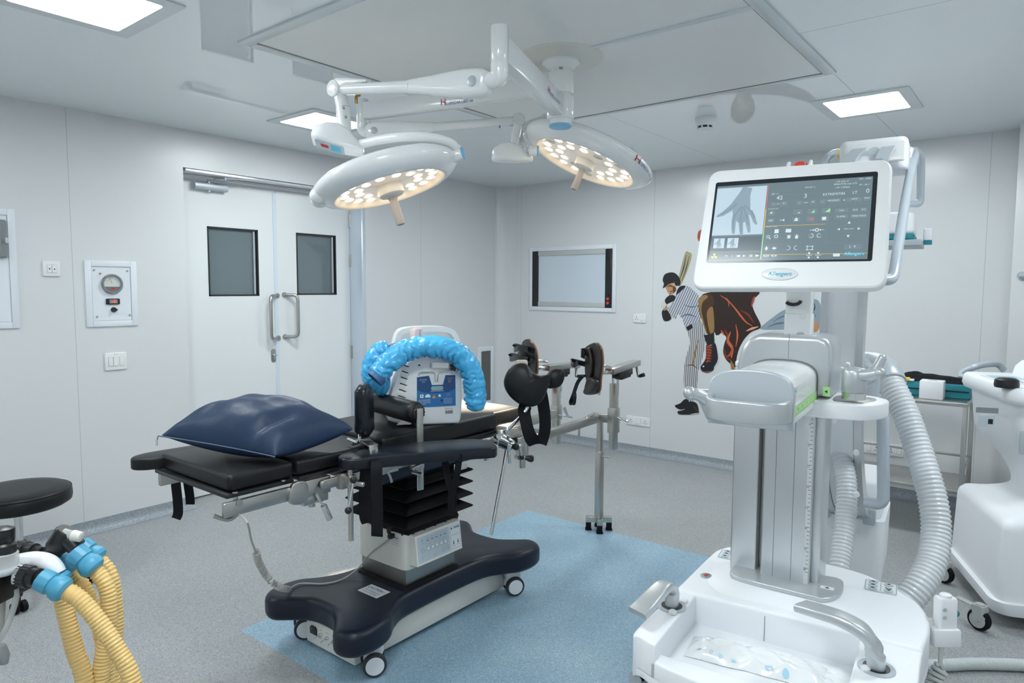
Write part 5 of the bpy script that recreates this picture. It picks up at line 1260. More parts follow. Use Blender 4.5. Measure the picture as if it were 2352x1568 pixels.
# beams of the lamps
for nm, c, n, e in (('a', c1, n1, 25), ('b', c2, n2, 13000)):
    L_ = bpy.data.lights.new('surgical_beam', 'SPOT'); L_.energy = e; L_.color = (1, .80, .58); L_.spot_size = R(15 if nm == 'b' else 20); L_.spot_blend = .8; L_.shadow_soft_size = .14
    o = bpy.data.objects.new('surgical_beam', L_); COL.objects.link(o)
    n_b = (V((-2.25, 2.50, .92))-c).normalized() if nm == 'b' else n
    z_ = -n_b; x_, y_, z_ = frame(z_); m4 = Matrix((x_, y_, z_)).transposed().to_4x4(); m4.translation = c+n*.16
    o.matrix_world = m4; o.parent = sl; o.matrix_parent_inverse = mw(sl).inverted()
# ================================================================== MOBILE X-RAY C-ARM
OA = PD(1790, 1345, 2.0); ZD = OA.z; TH = R(5.8)
EX, EY = V((math.cos(TH), math.sin(TH), 0)), V((-math.sin(TH), math.cos(TH), 0)); EZ = V((0, 0, 1))
OG = V((OA.x, OA.y, 0))
def L3(x, y, z): return OG+EX*x+EY*y+EZ*z
def PLY(px, py, y): return PN(px, py, OG+EY*y, EY)
def PLX(px, py, x): return PN(px, py, OG+EX*x, EX)
def loc2(p): d = V(p)-OG; return (d.dot(EX), d.dot(EY))
def plan(px, z): return [loc2(PZ(x, y, z)) for x, y in px]
def ccw(P): return P if sum(P[i][0]*P[(i+1) % len(P)][1]-P[(i+1) % len(P)][0]*P[i][1] for i in range(len(P))) > 0 else P[::-1]
def sm2(P, n=4): return [(q.x, q.y) for q in smooth([(a, c, 0) for a, c in P], n, True)]
CA = thing('x_ray_c_arm', 'large white and silver mobile x-ray c-arm with tilted touch screen in the right foreground', 'x-ray machine', (OG.x, OG.y, 0))
SW, SP = 'soft_white', 'silver_paint'
# base: plan outline of the whole shell
outline = plan([(1455, 1452), (1470, 1428), (1560, 1342), (1632, 1272), (1655, 1258), (1690, 1254), (1790, 1268), (1960, 1308), (2035, 1338), (2095, 1372), (2126, 1402), (2137, 1440), (2118, 1500)], ZD)
# continue round the front, out of the frame
lx0 = outline[0]; rx0 = outline[-1]
front_ = [(rx0[0]-.005, -.40), (rx0[0]-.03, -.47), (rx0[0]-.10, -.515), (.0, -.535), (lx0[0]+.09, -.515), (lx0[0]+.015, -.485)]
OUT = [p for i, p in enumerate(ccw(sm2(outline+front_, 4)))]
ZL = ZD-.115
b = MB()
b.prism(OUT, L3(0, 0, ZL), EX, EY, ZD-.088-ZL, .004); b.build('base_skirt', SW, CA, ang=40)
deck_px = [(1598, 1383), (1599, 1362), (1700, 1372), (1776, 1400), (1932, 1444), (2030, 1468)]
yb = -.185
def dedupe(P, e=.006):
    out = []
    for p in P:
        if not out or math.hypot(p[0]-out[-1][0], p[1]-out[-1][1]) > e: out.append(p)
    if math.hypot(out[0][0]-out[-1][0], out[0][1]-out[-1][1]) < e: out.pop()
    return out
def clip(P, f):
    return dedupe(clip_(P, f))
def clip_(P, f):
    out = []; n = len(P)
    for i in range(n):
        a, c = P[i], P[(i+1) % n]; fa, fc = f(a), f(c)
        if fa >= 0: out.append(a)
        if (fa >= 0) != (fc >= 0): t = fa/(fa-fc); out.append((a[0]+(c[0]-a[0])*t, a[1]+(c[1]-a[1])*t))
    return out
b = MB(); b.prism(clip(OUT, lambda p: p[1]-yb), L3(0, 0, ZD-.10), EX, EY, .10, .012, 4); dk = b.build('deck', SW, CA, ang=40)
xl, xr = -.190, .232
b = MB(); b.prism(clip(clip(OUT, lambda p: yb+.012-p[1]), lambda p: xl-p[0]), L3(0, 0, ZD-.10), EX, EY, .092, .006, 3); b.build('deck_arm', SW, CA, ang=40)
b = MB(); b.prism(clip(clip(OUT, lambda p: yb+.012-p[1]), lambda p: p[0]-xr), L3(0, 0, ZD-.10), EX, EY, .092, .006, 3); b.build('deck_arm', SW, CA, ang=40)
b = MB(); b.prism(clip(clip(clip(OUT, lambda p: -.462-p[1]), lambda p: p[0]-xl+.01), lambda p: xr+.01-p[0]), L3(0, 0, ZD-.10), EX, EY, .05, .007, 3); b.build('tray_lip', SW, CA, ang=40)
# raised collar between deck and column plate
ped_t = ccw(plan([(1655, 1318), (1672, 1300), (1700, 1293), (1850, 1330), (1935, 1342), (1960, 1355), (1950, 1378), (1905, 1395), (1790, 1368), (1690, 1345)], ZD+.012))
b = MB(); o_ = sm2(ped_t, 4); cxy = loc_px(o_)
big = [((p[0]-cxy[0])*1.22+cxy[0], (p[1]-cxy[1])*1.5+cxy[1]-.01) for p in o_]
b.loft([ring2(big, L3(0, 0, ZD-.002), EX, EY), ring2([((p[0]*.35+q[0]*.65), (p[1]*.35+q[1]*.65)) for p, q in zip(big, o_)], L3(0, 0, ZD+.006), EX, EY), ring2(o_, L3(0, 0, ZD+.012), EX, EY)]); b.build('pedestal', SW, CA, ang=60)
pp = ccw(sm2(plan([(1676, 1317), (1690, 1303), (1712, 1302), (1880, 1325), (1927, 1334), (1938, 1347), (1928, 1370), (1895, 1381), (1850, 1371), (1700, 1333)], ZD+.016), 4))
b = MB(); b.prism(pp, L3(0, 0, ZD+.011), EX, EY, .014, .004); plt = b.build('column_plate', SP, CA, ang=40)
zp = ZD+.025
# column: two extrusions
def pbox(x0, x1, y0, y1, z0, z1, bev=.003):
    b = MB(); b.prism(rrect(x1-x0, y1-y0, .006, 3), L3((x0+x1)/2, (y0+y1)/2, z0), EX, EY, z1-z0, bev); return b
zt = 1.20
pbox(-.150, -.073, .02, .105, ZD, zt).build('column_side', 'alu', CA)
mc = pbox(-.055, .080, -.005, .15, ZD, zt).build('column_main', 'alu', CA)
pbox(-.075, -.05, .05, .12, ZD, zt).build('column_recess', 'steel_dull', CA)
pbox(.078, .104, .02, .15, ZD, zt).build('column_edge', 'alu', CA)
b = MB()
for x in (-.020, .030): b.box(L3(x, -.0052, (ZD+zt)/2), (.0015, .0008, zt-ZD), Matrix.Rotation(TH, 3, 'Z'))
b.build('column_seams', 'grey_ink', mc)
b = MB(); b.prism(rrect(.012, zt-ZD-.04, .001), L3(.071, -.0053, (zt+ZD)/2), EX, EZ, .0006); rs = b.build('height_scale', 'label_white', CA)
b = MB(); z = ZD+.06; i = 0
while z < zt-.05:
    b.box(L3(.073, -.0062, z), (.005 if i % 5 else .008, .0004, .0012), Matrix.Rotation(TH, 3, 'Z'))
    if i % 5 == 0: b.text(str(40-i//5*5), L3(.068, -.0062, z+.009), EZ*1, -EX, .009, d=.0002)
    z += .012; i += 1
b.build('scale_marks', 'black_ink', rs)
b = MB(); b.prism(rrect(.035, .022, .001), L3(.128, .0, ZD+.0252), EX, EY, .0006); am = b.build('arrow_label', 'label_white', CA)
b = MB(); b.flat([(-.006, -.004), (.006, -.004), (0, .006)], L3(.128, 0, ZD+.0262), EX, EY); b.build('arrow', 'black_ink', am)

# housing with arched opening for the sliding arm
hx0, hx1, hz0, hz1 = PLY(1692, 900, -.02), PLY(1908, 900, -.02), 1.205, PLY(1800, 768, .0).z
x0, x1 = loc2(hx0)[0], loc2(hx1)[0]
HO = [(x0, hz0), (x1, hz0), (x1+.003, hz0+.08), (x1, hz1-.03), (x1-.012, hz1-.008), (x1-.035, hz1), (x0+.06, hz1), (x0+.03, hz1-.012), (x0+.010, hz1-.045), (x0, hz1-.09)]
b = MB(); b.prism([(a, z) for a, z in HO], L3(0, .17, 0), EX, EZ, .20, .016, 4); hs_ = b.build('arm_housing', SP, CA, ang=40)
b = MB(); b.box(L3(.008, -.0305, (hz1+hz1-.06)/2), (.0012, .001, .07), Matrix.Rotation(TH, 3, 'Z')); b.build('housing_seam', 'grey_ink', hs_)
# sliding arm (white, arched back) with silver end cap and D handle
yc_ = -.40
capL, capR, capT, capB = PLY(1630, 930, yc_), PLY(1822, 930, yc_), PLY(1725, 852, yc_), PLY(1725, 978, yc_)
ax0, ax1, az1, az0 = loc2(capL)[0], loc2(capR)[0], capT.z, capB.z
def arch(g, dz=0, n=14):
    w0, w1 = ax0+g, ax1-g; zt_ = az1-g+dz; zs_ = az1-.052; r = [(w0, az0+g), (w1, az0+g)]
    for k in range(n+1):
        a = PI*k/n; ca = math.cos(a); e = abs(ca)**.75*(1 if ca > 0 else -1); r.append(((w0+w1)/2+(w1-w0)/2*e, zs_+(zt_-zs_)*math.sin(a)**.8))
    return r
b = MB(); b.loft([ring2(arch(.006), L3(0, yc_+.01, 0), EX, EZ), ring2(arch(.006), L3(0, .02, 0), EX, EZ)]); sa = b.build('sliding_arm', 'white_gloss', CA, ang=45)
b = MB(); b.prism(arch(.0025), L3(0, -.0315+.0, 0), EX, EZ, .0012); b.build('arm_gap', 'dark_line', hs_)
b = MB(); b.prism(ccw(arch(-.003)), L3(0, yc_+.012, 0), EX, EZ, .018, .004); cap = b.build('end_cap', 'silver_grey', sa, ang=45)
hz = (PLY(1725, 945, yc_-.06).z)
pth = []
for k in range(25):
    a = PI*k/24; c_ = math.cos(a); s_ = math.sin(a); pth.append(L3((ax0+ax1)/2-(ax1-ax0)*.46*(abs(c_)**.8)*(1 if c_ > 0 else -1), yc_-.012-.075*s_**.6, hz))
b = MB(); b.sweep(pth, rrect(.052, .016, .006, 4), EZ); b.build('pull_handle', SP, sa, ang=45)
sx1 = ax1-.0055
def side_strip(y0, y1, z0, z1, dz0, m, nm, par, off=.0008):
    b = MB(); vs = [L3(sx1+off, y0, z0), L3(sx1+off, y1, z0), L3(sx1+off, y1, z1), L3(sx1+off, y0, z1)]; b.raw(vs, [(0, 1, 2, 3)]); return b.build(nm, m, par)
gs = side_strip(yc_+.012, -.032, az0+.022, az0+.046, 0, 'lime', 'green_scale', CA)
b = MB()
for k in range(6): b.text(['12', '10', '8', '6', '4', '2'][k], L3(sx1+.0016, yc_+.03+.058*k, az0+.036), EY, EZ, .012, d=.0)
for k in range(22): b.raw([L3(sx1+.0014, yc_+.03+.0155*k, az0+.022), L3(sx1+.0014, yc_+.0315+.0155*k, az0+.022), L3(sx1+.0014, yc_+.0315+.0155*k, az0+.028), L3(sx1+.0014, yc_+.03+.0155*k, az0+.028)], [(0, 1, 2, 3)])
b.build('scale_printing', 'black_ink', gs)
wl = side_strip(yc_+.02, yc_+.075, az0+.056, az0+.095, 0, 'label_white', 'info_label', CA)
b = MB(); b.raw([L3(sx1+.0014, yc_+.024, az0+.082), L3(sx1+.0014, yc_+.06, az0+.082), L3(sx1+.0014, yc_+.06, az0+.088), L3(sx1+.0014, yc_+.024, az0+.088)], [(0, 1, 2, 3)]); b.build('info_blue', 'cyan_ink', wl)
b = MB()
for k in range(3): b.text(['MODEL', '230V 50Hz', 'S/N 4471'][k], L3(sx1+.0014, yc_+.024, az0+.076-.006*k), EY, EZ, .006, 'LEFT', d=.0)
b.build('info_text', 'grey_ink', wl)
q = PLY(1898, 899, -.031); b = MB(); b.prism(rrect(.018, .026, .001), q+EY*-.0, EX, EZ, .0008); gt = b.build('green_tag', 'lime', CA)
b = MB(); b.flat([(-.005, 0), (.004, .005), (.002, 0), (.004, -.005)], q-EY*.0012, EX, EZ); b.build('tag_arrow', 'black_ink', gt)
for (x, y) in ((1930, 849), (1944, 838)):
    q = PLX(x, y, x1); b = MB(); b.lathe([(.010, 0), (.010, .006), (.007, .010), (0, .011)], q, EX, 18); b.build('side_button', 'white_plastic', hs_)
q = PLX(1689, 838, x0); b = MB(); b.lathe([(.010, 0), (.010, .006), (.007, .010), (0, .011)], L3(x0, .0, q.z), -EX, 18); b.build('side_button', 'white_plastic', hs_)
# brake levers
lv = [PLY(1638, 925, -.16), PLY(1620, 915, -.20), PLY(1600, 905, -.22), PLY(1584, 902, -.23)]
b = MB(); b.tube(smooth(lv, 5), lambda i, t: .018-.003*t, 16); b.sphere(lv[-1], .018); b.loft([ring2(rrect(.012, .09, .004), PLY(1630, 930, -.17), EX, EZ), ring2(rrect(.012, .03, .004), PLY(1606, 905, -.21), EX, EZ)]); b.build('brake_lever', SP, CA, ang=60)
yl = -.03
hb_ = PLY(1962, 880, yl); zr = [PLY(1962, y, yl).z for y in (912, 900, 884, 866, 850, 846)]
hc = V((hb_.x, hb_.y, 0))
b = MB(); b.lathe([(.029, zr[1]), (.031, zr[1]+.004), (.031, zr[3]), (.030, zr[4]-.002), (.026, zr[5]), (0, zr[5]+.001)], hc, (0, 0, 1), 32)
e1 = PLY(2022, 856, yl-.04); e2 = PLY(2026, 823, yl+.06)
b.tube(smooth([hc+V((0, 0, (zr[3]+zr[4])/2)), hc.lerp(V((e1.x, e1.y, 0)), .5)+V((0, 0, (zr[3]+zr[4])/2)), e1], 6), lambda i, t: .020-.008*t, 16); b.sphere(e1, .0135)
b.tube(smooth([hc+V((0, 0, zr[2])), hc.lerp(V((e2.x, e2.y, 0)), .6)+V((0, 0, (zr[2]+zr[4])/2)), e2], 6), lambda i, t: .020-.009*t, 16); b.sphere(e2, .0115)
b.build('brake_lever', SP, CA, ang=60)
b = MB(); b.lathe([(.030, zr[0]-.004), (.030, zr[1]-.001), (.0285, zr[1])], hc, (0, 0, 1), 32); b.build('chrome_ring', 'chrome', CA)
# white collar carrying the arm
cz0, cz1 = PLY(1900, 958, -.05).z, PLY(1900, 921, -.05).z
cp = sm2([(x0+.02, -.01), (x0+.02, .14), (.16, .14), (.245, .09), (.252, .02), (.21, -.055), (.12, -.075), (.03, -.06)], 5)
b = MB(); b.prism(ccw(cp), L3(0, 0, cz0), EX, EY, cz1-cz0, .006, 3); cl2 = b.build('arm_collar', SW, CA, ang=40)
b = MB(); b.prism(ccw(sm2([(.13, -.04), (.13, .08), (.21, .08), (.225, .03), (.19, -.035)], 4)), L3(0, 0, cz1-.001), EX, EY, .002, .0005); b.build('collar_plate', 'steel', cl2)
b = MB(); b.text('II 2', PLY(1984, 937, -.02)+EX*.0, EX, EZ, .016, d=.004); b.build('collar_mark', 'black_ink', cl2)

# neck and monitor
q = PLY(1833, 770, .05); nx = loc2(q)[0]
b = MB(); b.prism(rrect(.074, .055, .008), L3(nx, .06, hz1-.02), EX, EY, .08, .003); b.build('neck', 'white_gloss', CA)
b = MB(); b.prism(rrect(.070, .05, .008), L3(nx, .06, hz1+.058), EX, EY, .16, .003); nk = b.build('neck', 'white_gloss', CA)
q = PLY(1845, 726, .035); b = MB(); b.cyl(q+EY*.004, q-EY*.003, .010, seg=20, bev=.001); b.build('neck_cap', 'white_plastic', nk)
q = PLY(1838, 763, .032); b = MB(); b.lathe([(.010, 0), (.010, .004), (.006, .007)], V((q.x, q.y, hz1-.001)), (0, 0, 1), 18); b.build('neck_button', 'light_grey', nk)
q = PLY(1822, 690, .03); b = MB(); b.tube([q+EX*.02*math.cos(a)+EZ*.012*math.sin(a) for a in [k*PI/8 for k in range(9, 17)]], .005, 8); b.build('cable_clip', 'black_plastic', nk)
MC, MU, MV = V((-.5786, 1.9419, 1.692)), V((.99, .1409, -.0043)).normalized(), V((-.0436, .3355, .941)).normalized(); MN = MU.cross(MV)
def PM(x, y): p = PN(x, y, MC, MN); d = p-MC; return (d.dot(MU), d.dot(MV))
bez = [PM(x, y) for x, y in ((1634, 412), (1650, 396), (1700, 391), (1900, 378), (2025, 369), (2040, 376), (2046, 392), (2042, 520), (2035, 640), (2027, 656), (2010, 660), (1800, 661), (1612, 660), (1597, 655), (1593, 640), (1612, 530))]
qc = [PM(x, y) for x, y in ((1633, 394), (2047, 366), (2032, 658), (1591, 660))]; bez = []
for i in range(4):
    p0_, p1_, p2_ = V((*qc[i-1], 0)), V((*qc[i], 0)), V((*qc[(i+1) % 4], 0)); a_ = p1_+(p0_-p1_).normalized()*.032; c_ = p1_+(p2_-p1_).normalized()*.032
    for k in range(9): t = k/8; q_ = a_*(1-t)**2+p1_*2*t*(1-t)+c_*t*t; bez.append((q_.x, q_.y))
bez = ccw(bez)
M['monitor_white'] = mat('monitor_white', (.90, .91, .915), .4)
b = MB()
rings = [ring2(inset(bez, .012), MC-MN*.050, MU, MV), ring2(inset(bez, .002), MC-MN*.044, MU, MV), ring2(inset(bez, -.003), MC-MN*.030, MU, MV), ring2(inset(bez, -.004), MC-MN*.012, MU, MV), ring2(inset(bez, -.002), MC-MN*.003, MU, MV), ring2(inset(bez, .002), MC+MN*.0005, MU, MV), ring2(inset(bez, .008), MC+MN*.001, MU, MV)]
b.loft(rings); mo = b.build('monitor', 'monitor_white', CA, ang=30)
M['screen_black'] = mat('screen_border', (.018, .024, .03), .14)
sc = [PM(x, y) for x, y in ((1645, 420), (2017, 394), (2003, 600), (1622, 604))]
sw_, sh_ = .4184, .2511
b = MB(); b.prism(rrect(sw_, sh_, .006), MC+MN*.0005, MU, MV, .0012); sb_ = b.build('screen_border', 'screen_black', mo)
def emat(n, c, e): return mat(n, (c[0]*.3, c[1]*.3, c[2]*.3), .16, emit=c, es=e)
M['scr_bg'] = mat('screen_ui', (.06, .08, .09), .16, emit=(.098, .135, .150), es=1.0)
M['scr_dark'] = mat('screen_ui_dark', (.04, .05, .06), .16, emit=(.062, .090, .102), es=1.0)
M['scr_xray'] = mat('screen_xray', (.2, .25, .28), .16, emit=(.30, .375, .43), es=1.0)
M['scr_hand'] = mat('screen_hand', (.10, .12, .14), .16, emit=(.165, .225, .27), es=1.0)
M['scr_bone'] = mat('screen_bone', (.08, .10, .11), .16, emit=(.135, .19, .23), es=1.0)
M['scr_txt'] = mat('screen_text', (.3, .32, .33), .2, emit=(.36, .42, .44), es=1.0)
M['scr_btn'] = mat('screen_button', (.06, .08, .09), .16, emit=(.125, .165, .18), es=1.0)
M['scr_green'] = mat('screen_green', (.1, .3, .1), .2, emit=(.22, .50, .20), es=1.0)
M['scr_cyan'] = mat('screen_cyan', (.05, .3, .4), .2, emit=(.10, .42, .56), es=1.0)
M['scr_red'] = mat('screen_red', (.3, .05, .05), .2, emit=(.45, .10, .10), es=1.0)
M['scr_amber'] = mat('screen_amber', (.4, .25, .02), .2, emit=(.55, .34, .05), es=1.0)
# screen coordinates: s, t in 0..1 from the upper left of the lit area (crop of the photo)
ax_, ay_ = sw_*.958, sh_*.925
def S(s_, t_): return MC+MU*((s_-.5)*ax_-.002)+MV*((.5-t_)*ay_-.004)
def rect(bm, s0, t0, s1, t1, off, r=.002):
    c = S((s0+s1)/2, (t0+t1)/2); bm.flat(rrect((s1-s0)*ax_, (t1-t0)*ay_, r, 3), c, MU, MV, off)
b = MB(); rect(b, 0, 0, 1, 1, .0019, .001); ui = b.build('screen', 'scr_bg', CA)
b = MB(); rect(b, 0, .03, .345, .665, .0023, .0005); b.build('xray_image', 'scr_xray', ui)
b = MB()
def hand(bm, cx, cy, k, off):
    # wrist on top, fingers spread downwards, thumb to the left
    def blob(pts, w): 
        P = [S(cx+x*k, cy+y*k) for x, y in pts]; n = len(P); l, r_ = [], []
        for i in range(n):
            t = (P[min(i+1, n-1)]-P[max(i-1, 0)]).normalized(); sd = MN.cross(t); ww = w[i] if isinstance(w, (list, tuple)) else w
            l.append(P[i]+sd*ww*k*ax_+MN*off); r_.append(P[i]-sd*ww*k*ax_+MN*off)
        for i in range(n-1): bm.raw([l[i], r_[i], r_[i+1], l[i+1]], [(0, 1, 2, 3)])
        e = P[-1]; t = (P[-1]-P[-2]).normalized(); sd = MN.cross(t); ww = (w[-1] if isinstance(w, (list, tuple)) else w)*k*ax_
        arc = [e+sd*ww*math.cos(a)+t*ww*math.sin(a)+MN*off for a in [PI*i/8 for i in range(9)]]; bm.raw(arc, [tuple(range(9))])
    blob([(.02, -.345), (.01, -.28), (.0, -.22), (-.02, -.10), (-.01, .02), (.0, .12)], [.040, .043, .050, .075, .072, .055])
    blob([(-.07, -.08), (-.11, -.01), (-.16, .06), (-.20, .09)], [.028, .024, .018, .010])
    blob([(-.055, .06), (-.062, .18), (-.058, .30), (-.054, .36)], [.021, .018, .015, .012])
    blob([(-.012, .08), (-.003, .20), (.006, .32), (.012, .39)], [.021, .018, .015, .012])
    blob([(.03, .08), (.05, .20), (.063, .29), (.070, .345)], [.020, .018, .015, .012])
    blob([(.06, .03), (.09, .12), (.105, .19), (.118, .23)], [.018, .016, .013, .010])
hand(b, .195, .33, .85, .0026); b.build('xray_hand', 'scr_hand', ui)
b = MB()
def bone(p, w=.006):
    for (x0_, y0_), (x1_, y1_) in zip(p[:-1], p[1:]):
        a, c = S(x0_, y0_)+MN*.003, S(x1_, y1_)+MN*.003; t = (c-a).normalized(); sd = MN.cross(t)*w*ax_; b.raw([a+sd, a-sd, c-sd*.8, c+sd*.8], [(0, 1, 2, 3)])
for p in (((.188, .29), (.145, .40), (.14, .50)), ((.14, .505), (.142, .56)), ((.142, .565), (.145, .60)), ((.19, .30), (.187, .41), (.192, .51)), ((.193, .515), (.198, .58)), ((.198, .585), (.202, .63)), ((.20, .30), (.222, .40), (.236, .49)), ((.237, .495), (.246, .55)), ((.205, .28), (.252, .36), (.272, .42)), ((.272, .425), (.28, .46)), ((.15, .25), (.10, .33)), ((.095, .335), (.045, .385))): bone(p)
b.build('xray_bones', 'scr_bone', ui)
b = MB(); rect(b, 0, .685, .345, .875, .0023, .0005); rect(b, 0, .895, .345, .985, .0023, .0005); b.build('thumbnail_strip', 'scr_dark', ui)
for c0 in (.02, .115):
    b = MB(); rect(b, c0, .705, c0+.075, .835, .0026, .0003); b.build('thumbnail', 'scr_xray', ui)
    b = MB(); hand(b, c0+.038, .77, .17, .003); b.build('thumbnail_hand', 'scr_hand', ui)
b = MB()
def line(s0, t0, s1, t1, w=.001, off=.0024):
    a, c = S(s0, t0), S(s1, t1); t = (c-a).normalized(); sd = MN.cross(t)*w/2; b.raw([a+sd+MN*off, a-sd+MN*off, c-sd+MN*off, c+sd+MN*off], [(0, 1, 2, 3)])
line(.352, .62, .352, .985, .002); b.build('level_bar', 'scr_green', ui)
b = MB(); line(.352, .03, .352, .35, .0018); b.build('level_bar', 'scr_red', ui)
b = MB(); line(.352, .35, .352, .62, .0018); line(.36, .93, 1, .93, .0008); line(.36, .565, .74, .565, .0008); b.build('level_bar', 'scr_amber', ui)
b = MB()
for q in ((.36, .33, 1, .33), (.36, .80, 1, .80), (.75, .33, .75, .80), (.36, .165, 1, .165)): line(*q, .0008)
for s0, t0, s1, t1 in ((.38, .255, .42, .31), (.44, .255, .49, .31), (.545, .255, .585, .31), (.63, .255, .67, .31), (.69, .255, .73, .31), (.75, .25, .82, .30), (.85, .25, .89, .30), (.90, .25, .945, .30), (.955, .25, .995, .30), (.37, .365, .415, .43), (.53, .365, .59, .43), (.62, .365, .68, .43), (.71, .365, .765, .43), (.37, .465, .415, .525), (.53, .465, .58, .525), (.62, .465, .67, .525), (.71, .465, .755, .525), (.79, .38, .87, .43), (.89, .38, .93, .43), (.94, .38, .98, .43), (.79, .455, .87, .505), (.885, .455, .985, .505), (.86, .82, .96, .88), (.37, .68, .405, .735), (.42, .68, .455, .735), (.50, .68, .535, .735), (.55, .68, .585, .735), (.64, .68, .675, .735), (.69, .68, .725, .735), (.365, .82, .40, .88), (.415, .82, .45, .88), (.14, .915, .175, .97)): rect(b, s0, t0, s1, t1, .0022)
b.build('ui_buttons', 'scr_btn', ui)
b = MB()
def tx(t, s_, t_, size, mw_=None): q_ = MB(); q_.text(t, S(s_, t_), MU, MV, size, d=.0027, maxw=mw_); q_.build('screen_text', 'scr_txt', ui)
tx('42', .435, .205, .017); tx('3', .60, .20, .017); tx('EXTREMITIES', .775, .195, .0095); tx('LT', .90, .19, .0105); tx('0', .975, .18, .017)
tx('1.76 \u00b5Gy m\u00b2', .82, .04, .0065); tx('EFFECTIVE mA: 0.75', .84, .075, .0065); tx('mA: 5.00(pk)', .825, .115, .0065); tx('HU : 100%', .955, .025, .0065); tx('PT : 43.1\u00b0', .955, .10, .0065); tx('FOCUS : L', .625, .09, .006); tx('SEC : 5', .40, .15, .006)
for s_, c in ((.40, '-'), (.465, '+'), (.565, '-'), (.65, '+'), (.71, '-'), (.84, '+')): tx(c, s_, .28, .011)
tx('kV', .43, .283, .006); tx('mAs', .607, .283, .006); tx('PROGRAM', .775, .275, .006); tx('VIEW', .90, .27, .0065); tx('MAG', .973, .265, .006)
tx('ABS', .39, .495, .007); tx('DSA', .83, .405, .006); tx('R-M', .91, .405, .006); tx('R-C', .96, .405, .006); tx('R-4MSK', .83, .48, .006); tx('PEAK HOLD', .935, .48, .006); tx('PIXEL SHIFT', .88, .635, .0045); tx('FLUOROSCOPY', .40, .345, .004); tx('PROCESS TOOLS', .40, .575, .004); tx('L   R', .91, .85, .008); tx('FPS', .12, .94, .006); tx('15', .157, .94, .006)
for s_ in (.21, .25, .30, .335): pass
def poly_(pts, s_, t_, k=1): b.flat([(x*k, y*k) for x, y in pts], S(s_, t_), MU, MV, .0027)
tri_ = [(-.004, -.0035), (.004, -.0035), (0, .0035)]; tl = [(-.0035, 0), (.003, -.0035), (.003, .0035)]; tr_ = [(.0035, 0), (-.003, .0035), (-.003, -.0035)]
poly_(tl, .195, .94); poly_(tl, .205, .94); poly_(tr_, .24, .94); poly_([(-.0035, -.0035), (-.0012, -.0035), (-.0012, .0035), (-.0035, .0035)], .285, .94); poly_([(.0012, -.0035), (.0035, -.0035), (.0035, .0035), (.0012, .0035)], .285, .94); poly_(tr_, .322, .94); poly_(tr_, .332, .94)
poly_(tri_, .88, .555); poly_(tri_, .88, .725, -1); poly_(tl, .82, .635); poly_(tr_, .94, .635); poly_(tri_, .382, .835); poly_(tri_, .382, .865, -1); poly_(tl, .425, .85); poly_(tr_, .44, .85)
def arc_(s_, t_, r, a0, a1, w=.0012, n=12):
    o = S(s_, t_)+MN*.0027; A = [a0+(a1-a0)*i/n for i in range(n+1)]
    for p, q in zip(A[:-1], A[1:]): b.raw([o+(MU*math.cos(p)+MV*math.sin(p))*r, o+(MU*math.cos(q)+MV*math.sin(q))*r, o+(MU*math.cos(q)+MV*math.sin(q))*(r-w), o+(MU*math.cos(p)+MV*math.sin(p))*(r-w)], [(0, 1, 2, 3)])
for s_, t_ in ((.657, .705), (.52, .85)): arc_(s_, t_, .0062, -2.2, 1.8)
for s_, t_ in ((.707, .705), (.572, .85)): arc_(s_, t_, .0062, 1.3, 5.3)
arc_(.69, .635, .0052, 0, 2*PI, .0022); line(.645, .635, .672, .635, .0012, .0027); line(.708, .635, .735, .635, .0012, .0027); poly_(tr_, .672, .635, .8); poly_(tl, .708, .635, .8)
arc_(.385, .70, .0042, 0, 2*PI); line(.392, .715, .402, .735, .0016, .0027); arc_(.437, .70, .0050, 0, 2*PI, .0016)
rect(b, .423, .61, .45, .66, .0027, .001); rect(b, .495, .61, .53, .655, .0027, .001); rect(b, .51, .69, .528, .73, .0027, .0008); poly_([(-.003, -.006), (.003, -.006), (.004, 0), (0, .007), (-.004, 0)], .568, .71)
for q in ((.64, .825, .64, .885), (.672, .825, .672, .885), (.632, .836, .68, .836), (.632, .876, .68, .876)): line(*q, .0014, .0027)
poly_(tl, .472, .495); line(.45, .495, .475, .495, .0014, .0027); poly_([(-.005, -.004), (.005, -.004), (.003, .003), (0, .006), (-.003, .003)], .555, .495); rect(b, .715, .475, .74, .515, .0027, .0008); rect(b, .80, .93, .84, .965, .0027, .0012)
for s_ in (.385, .435): line(s_, .925, s_, .965, .0012, .0027); poly_(tl, s_-.014, .945, .8); poly_(tr_, s_+.014, .945, .8)
for s_ in (.655, .71): line(s_-.018, .945, s_+.018, .945, .0012, .0027); poly_([(-.003, -.003), (.003, -.003), (.003, .003), (-.003, .003)], s_, .918, .8); poly_([(-.003, -.003), (.003, -.003), (.003, .003), (-.003, .003)], s_, .972, .8)
rect(b, .13, .925, .165, .965, .0025, .0008) if False else None
b.bm.verts.ensure_lookup_table(); todo = set(b.bm.faces); isl = []
while todo:
    st_ = [todo.pop()]; grp = list(st_)
    while st_:
        for v_ in st_.pop().verts:
            for g_ in v_.link_faces:
                if g_ in todo: todo.discard(g_); st_.append(g_); grp.append(g_)
    c_ = sum((v.co for f in grp for v in f.verts), V())/sum(len(f.verts) for f in grp); isl.append((c_, grp))
clus = []
for c_, grp in isl:
    for k_ in clus:
        if (k_[0]-c_).length < .0115: k_[1].extend(grp); break
    else: clus.append([c_, list(grp)])
for c_, grp in clus:
    q_ = MB()
    for f in grp: q_.raw([v.co for v in f.verts], [tuple(range(len(f.verts)))])
    q_.build('screen_icon', 'scr_txt', ui)
b.bm.free()
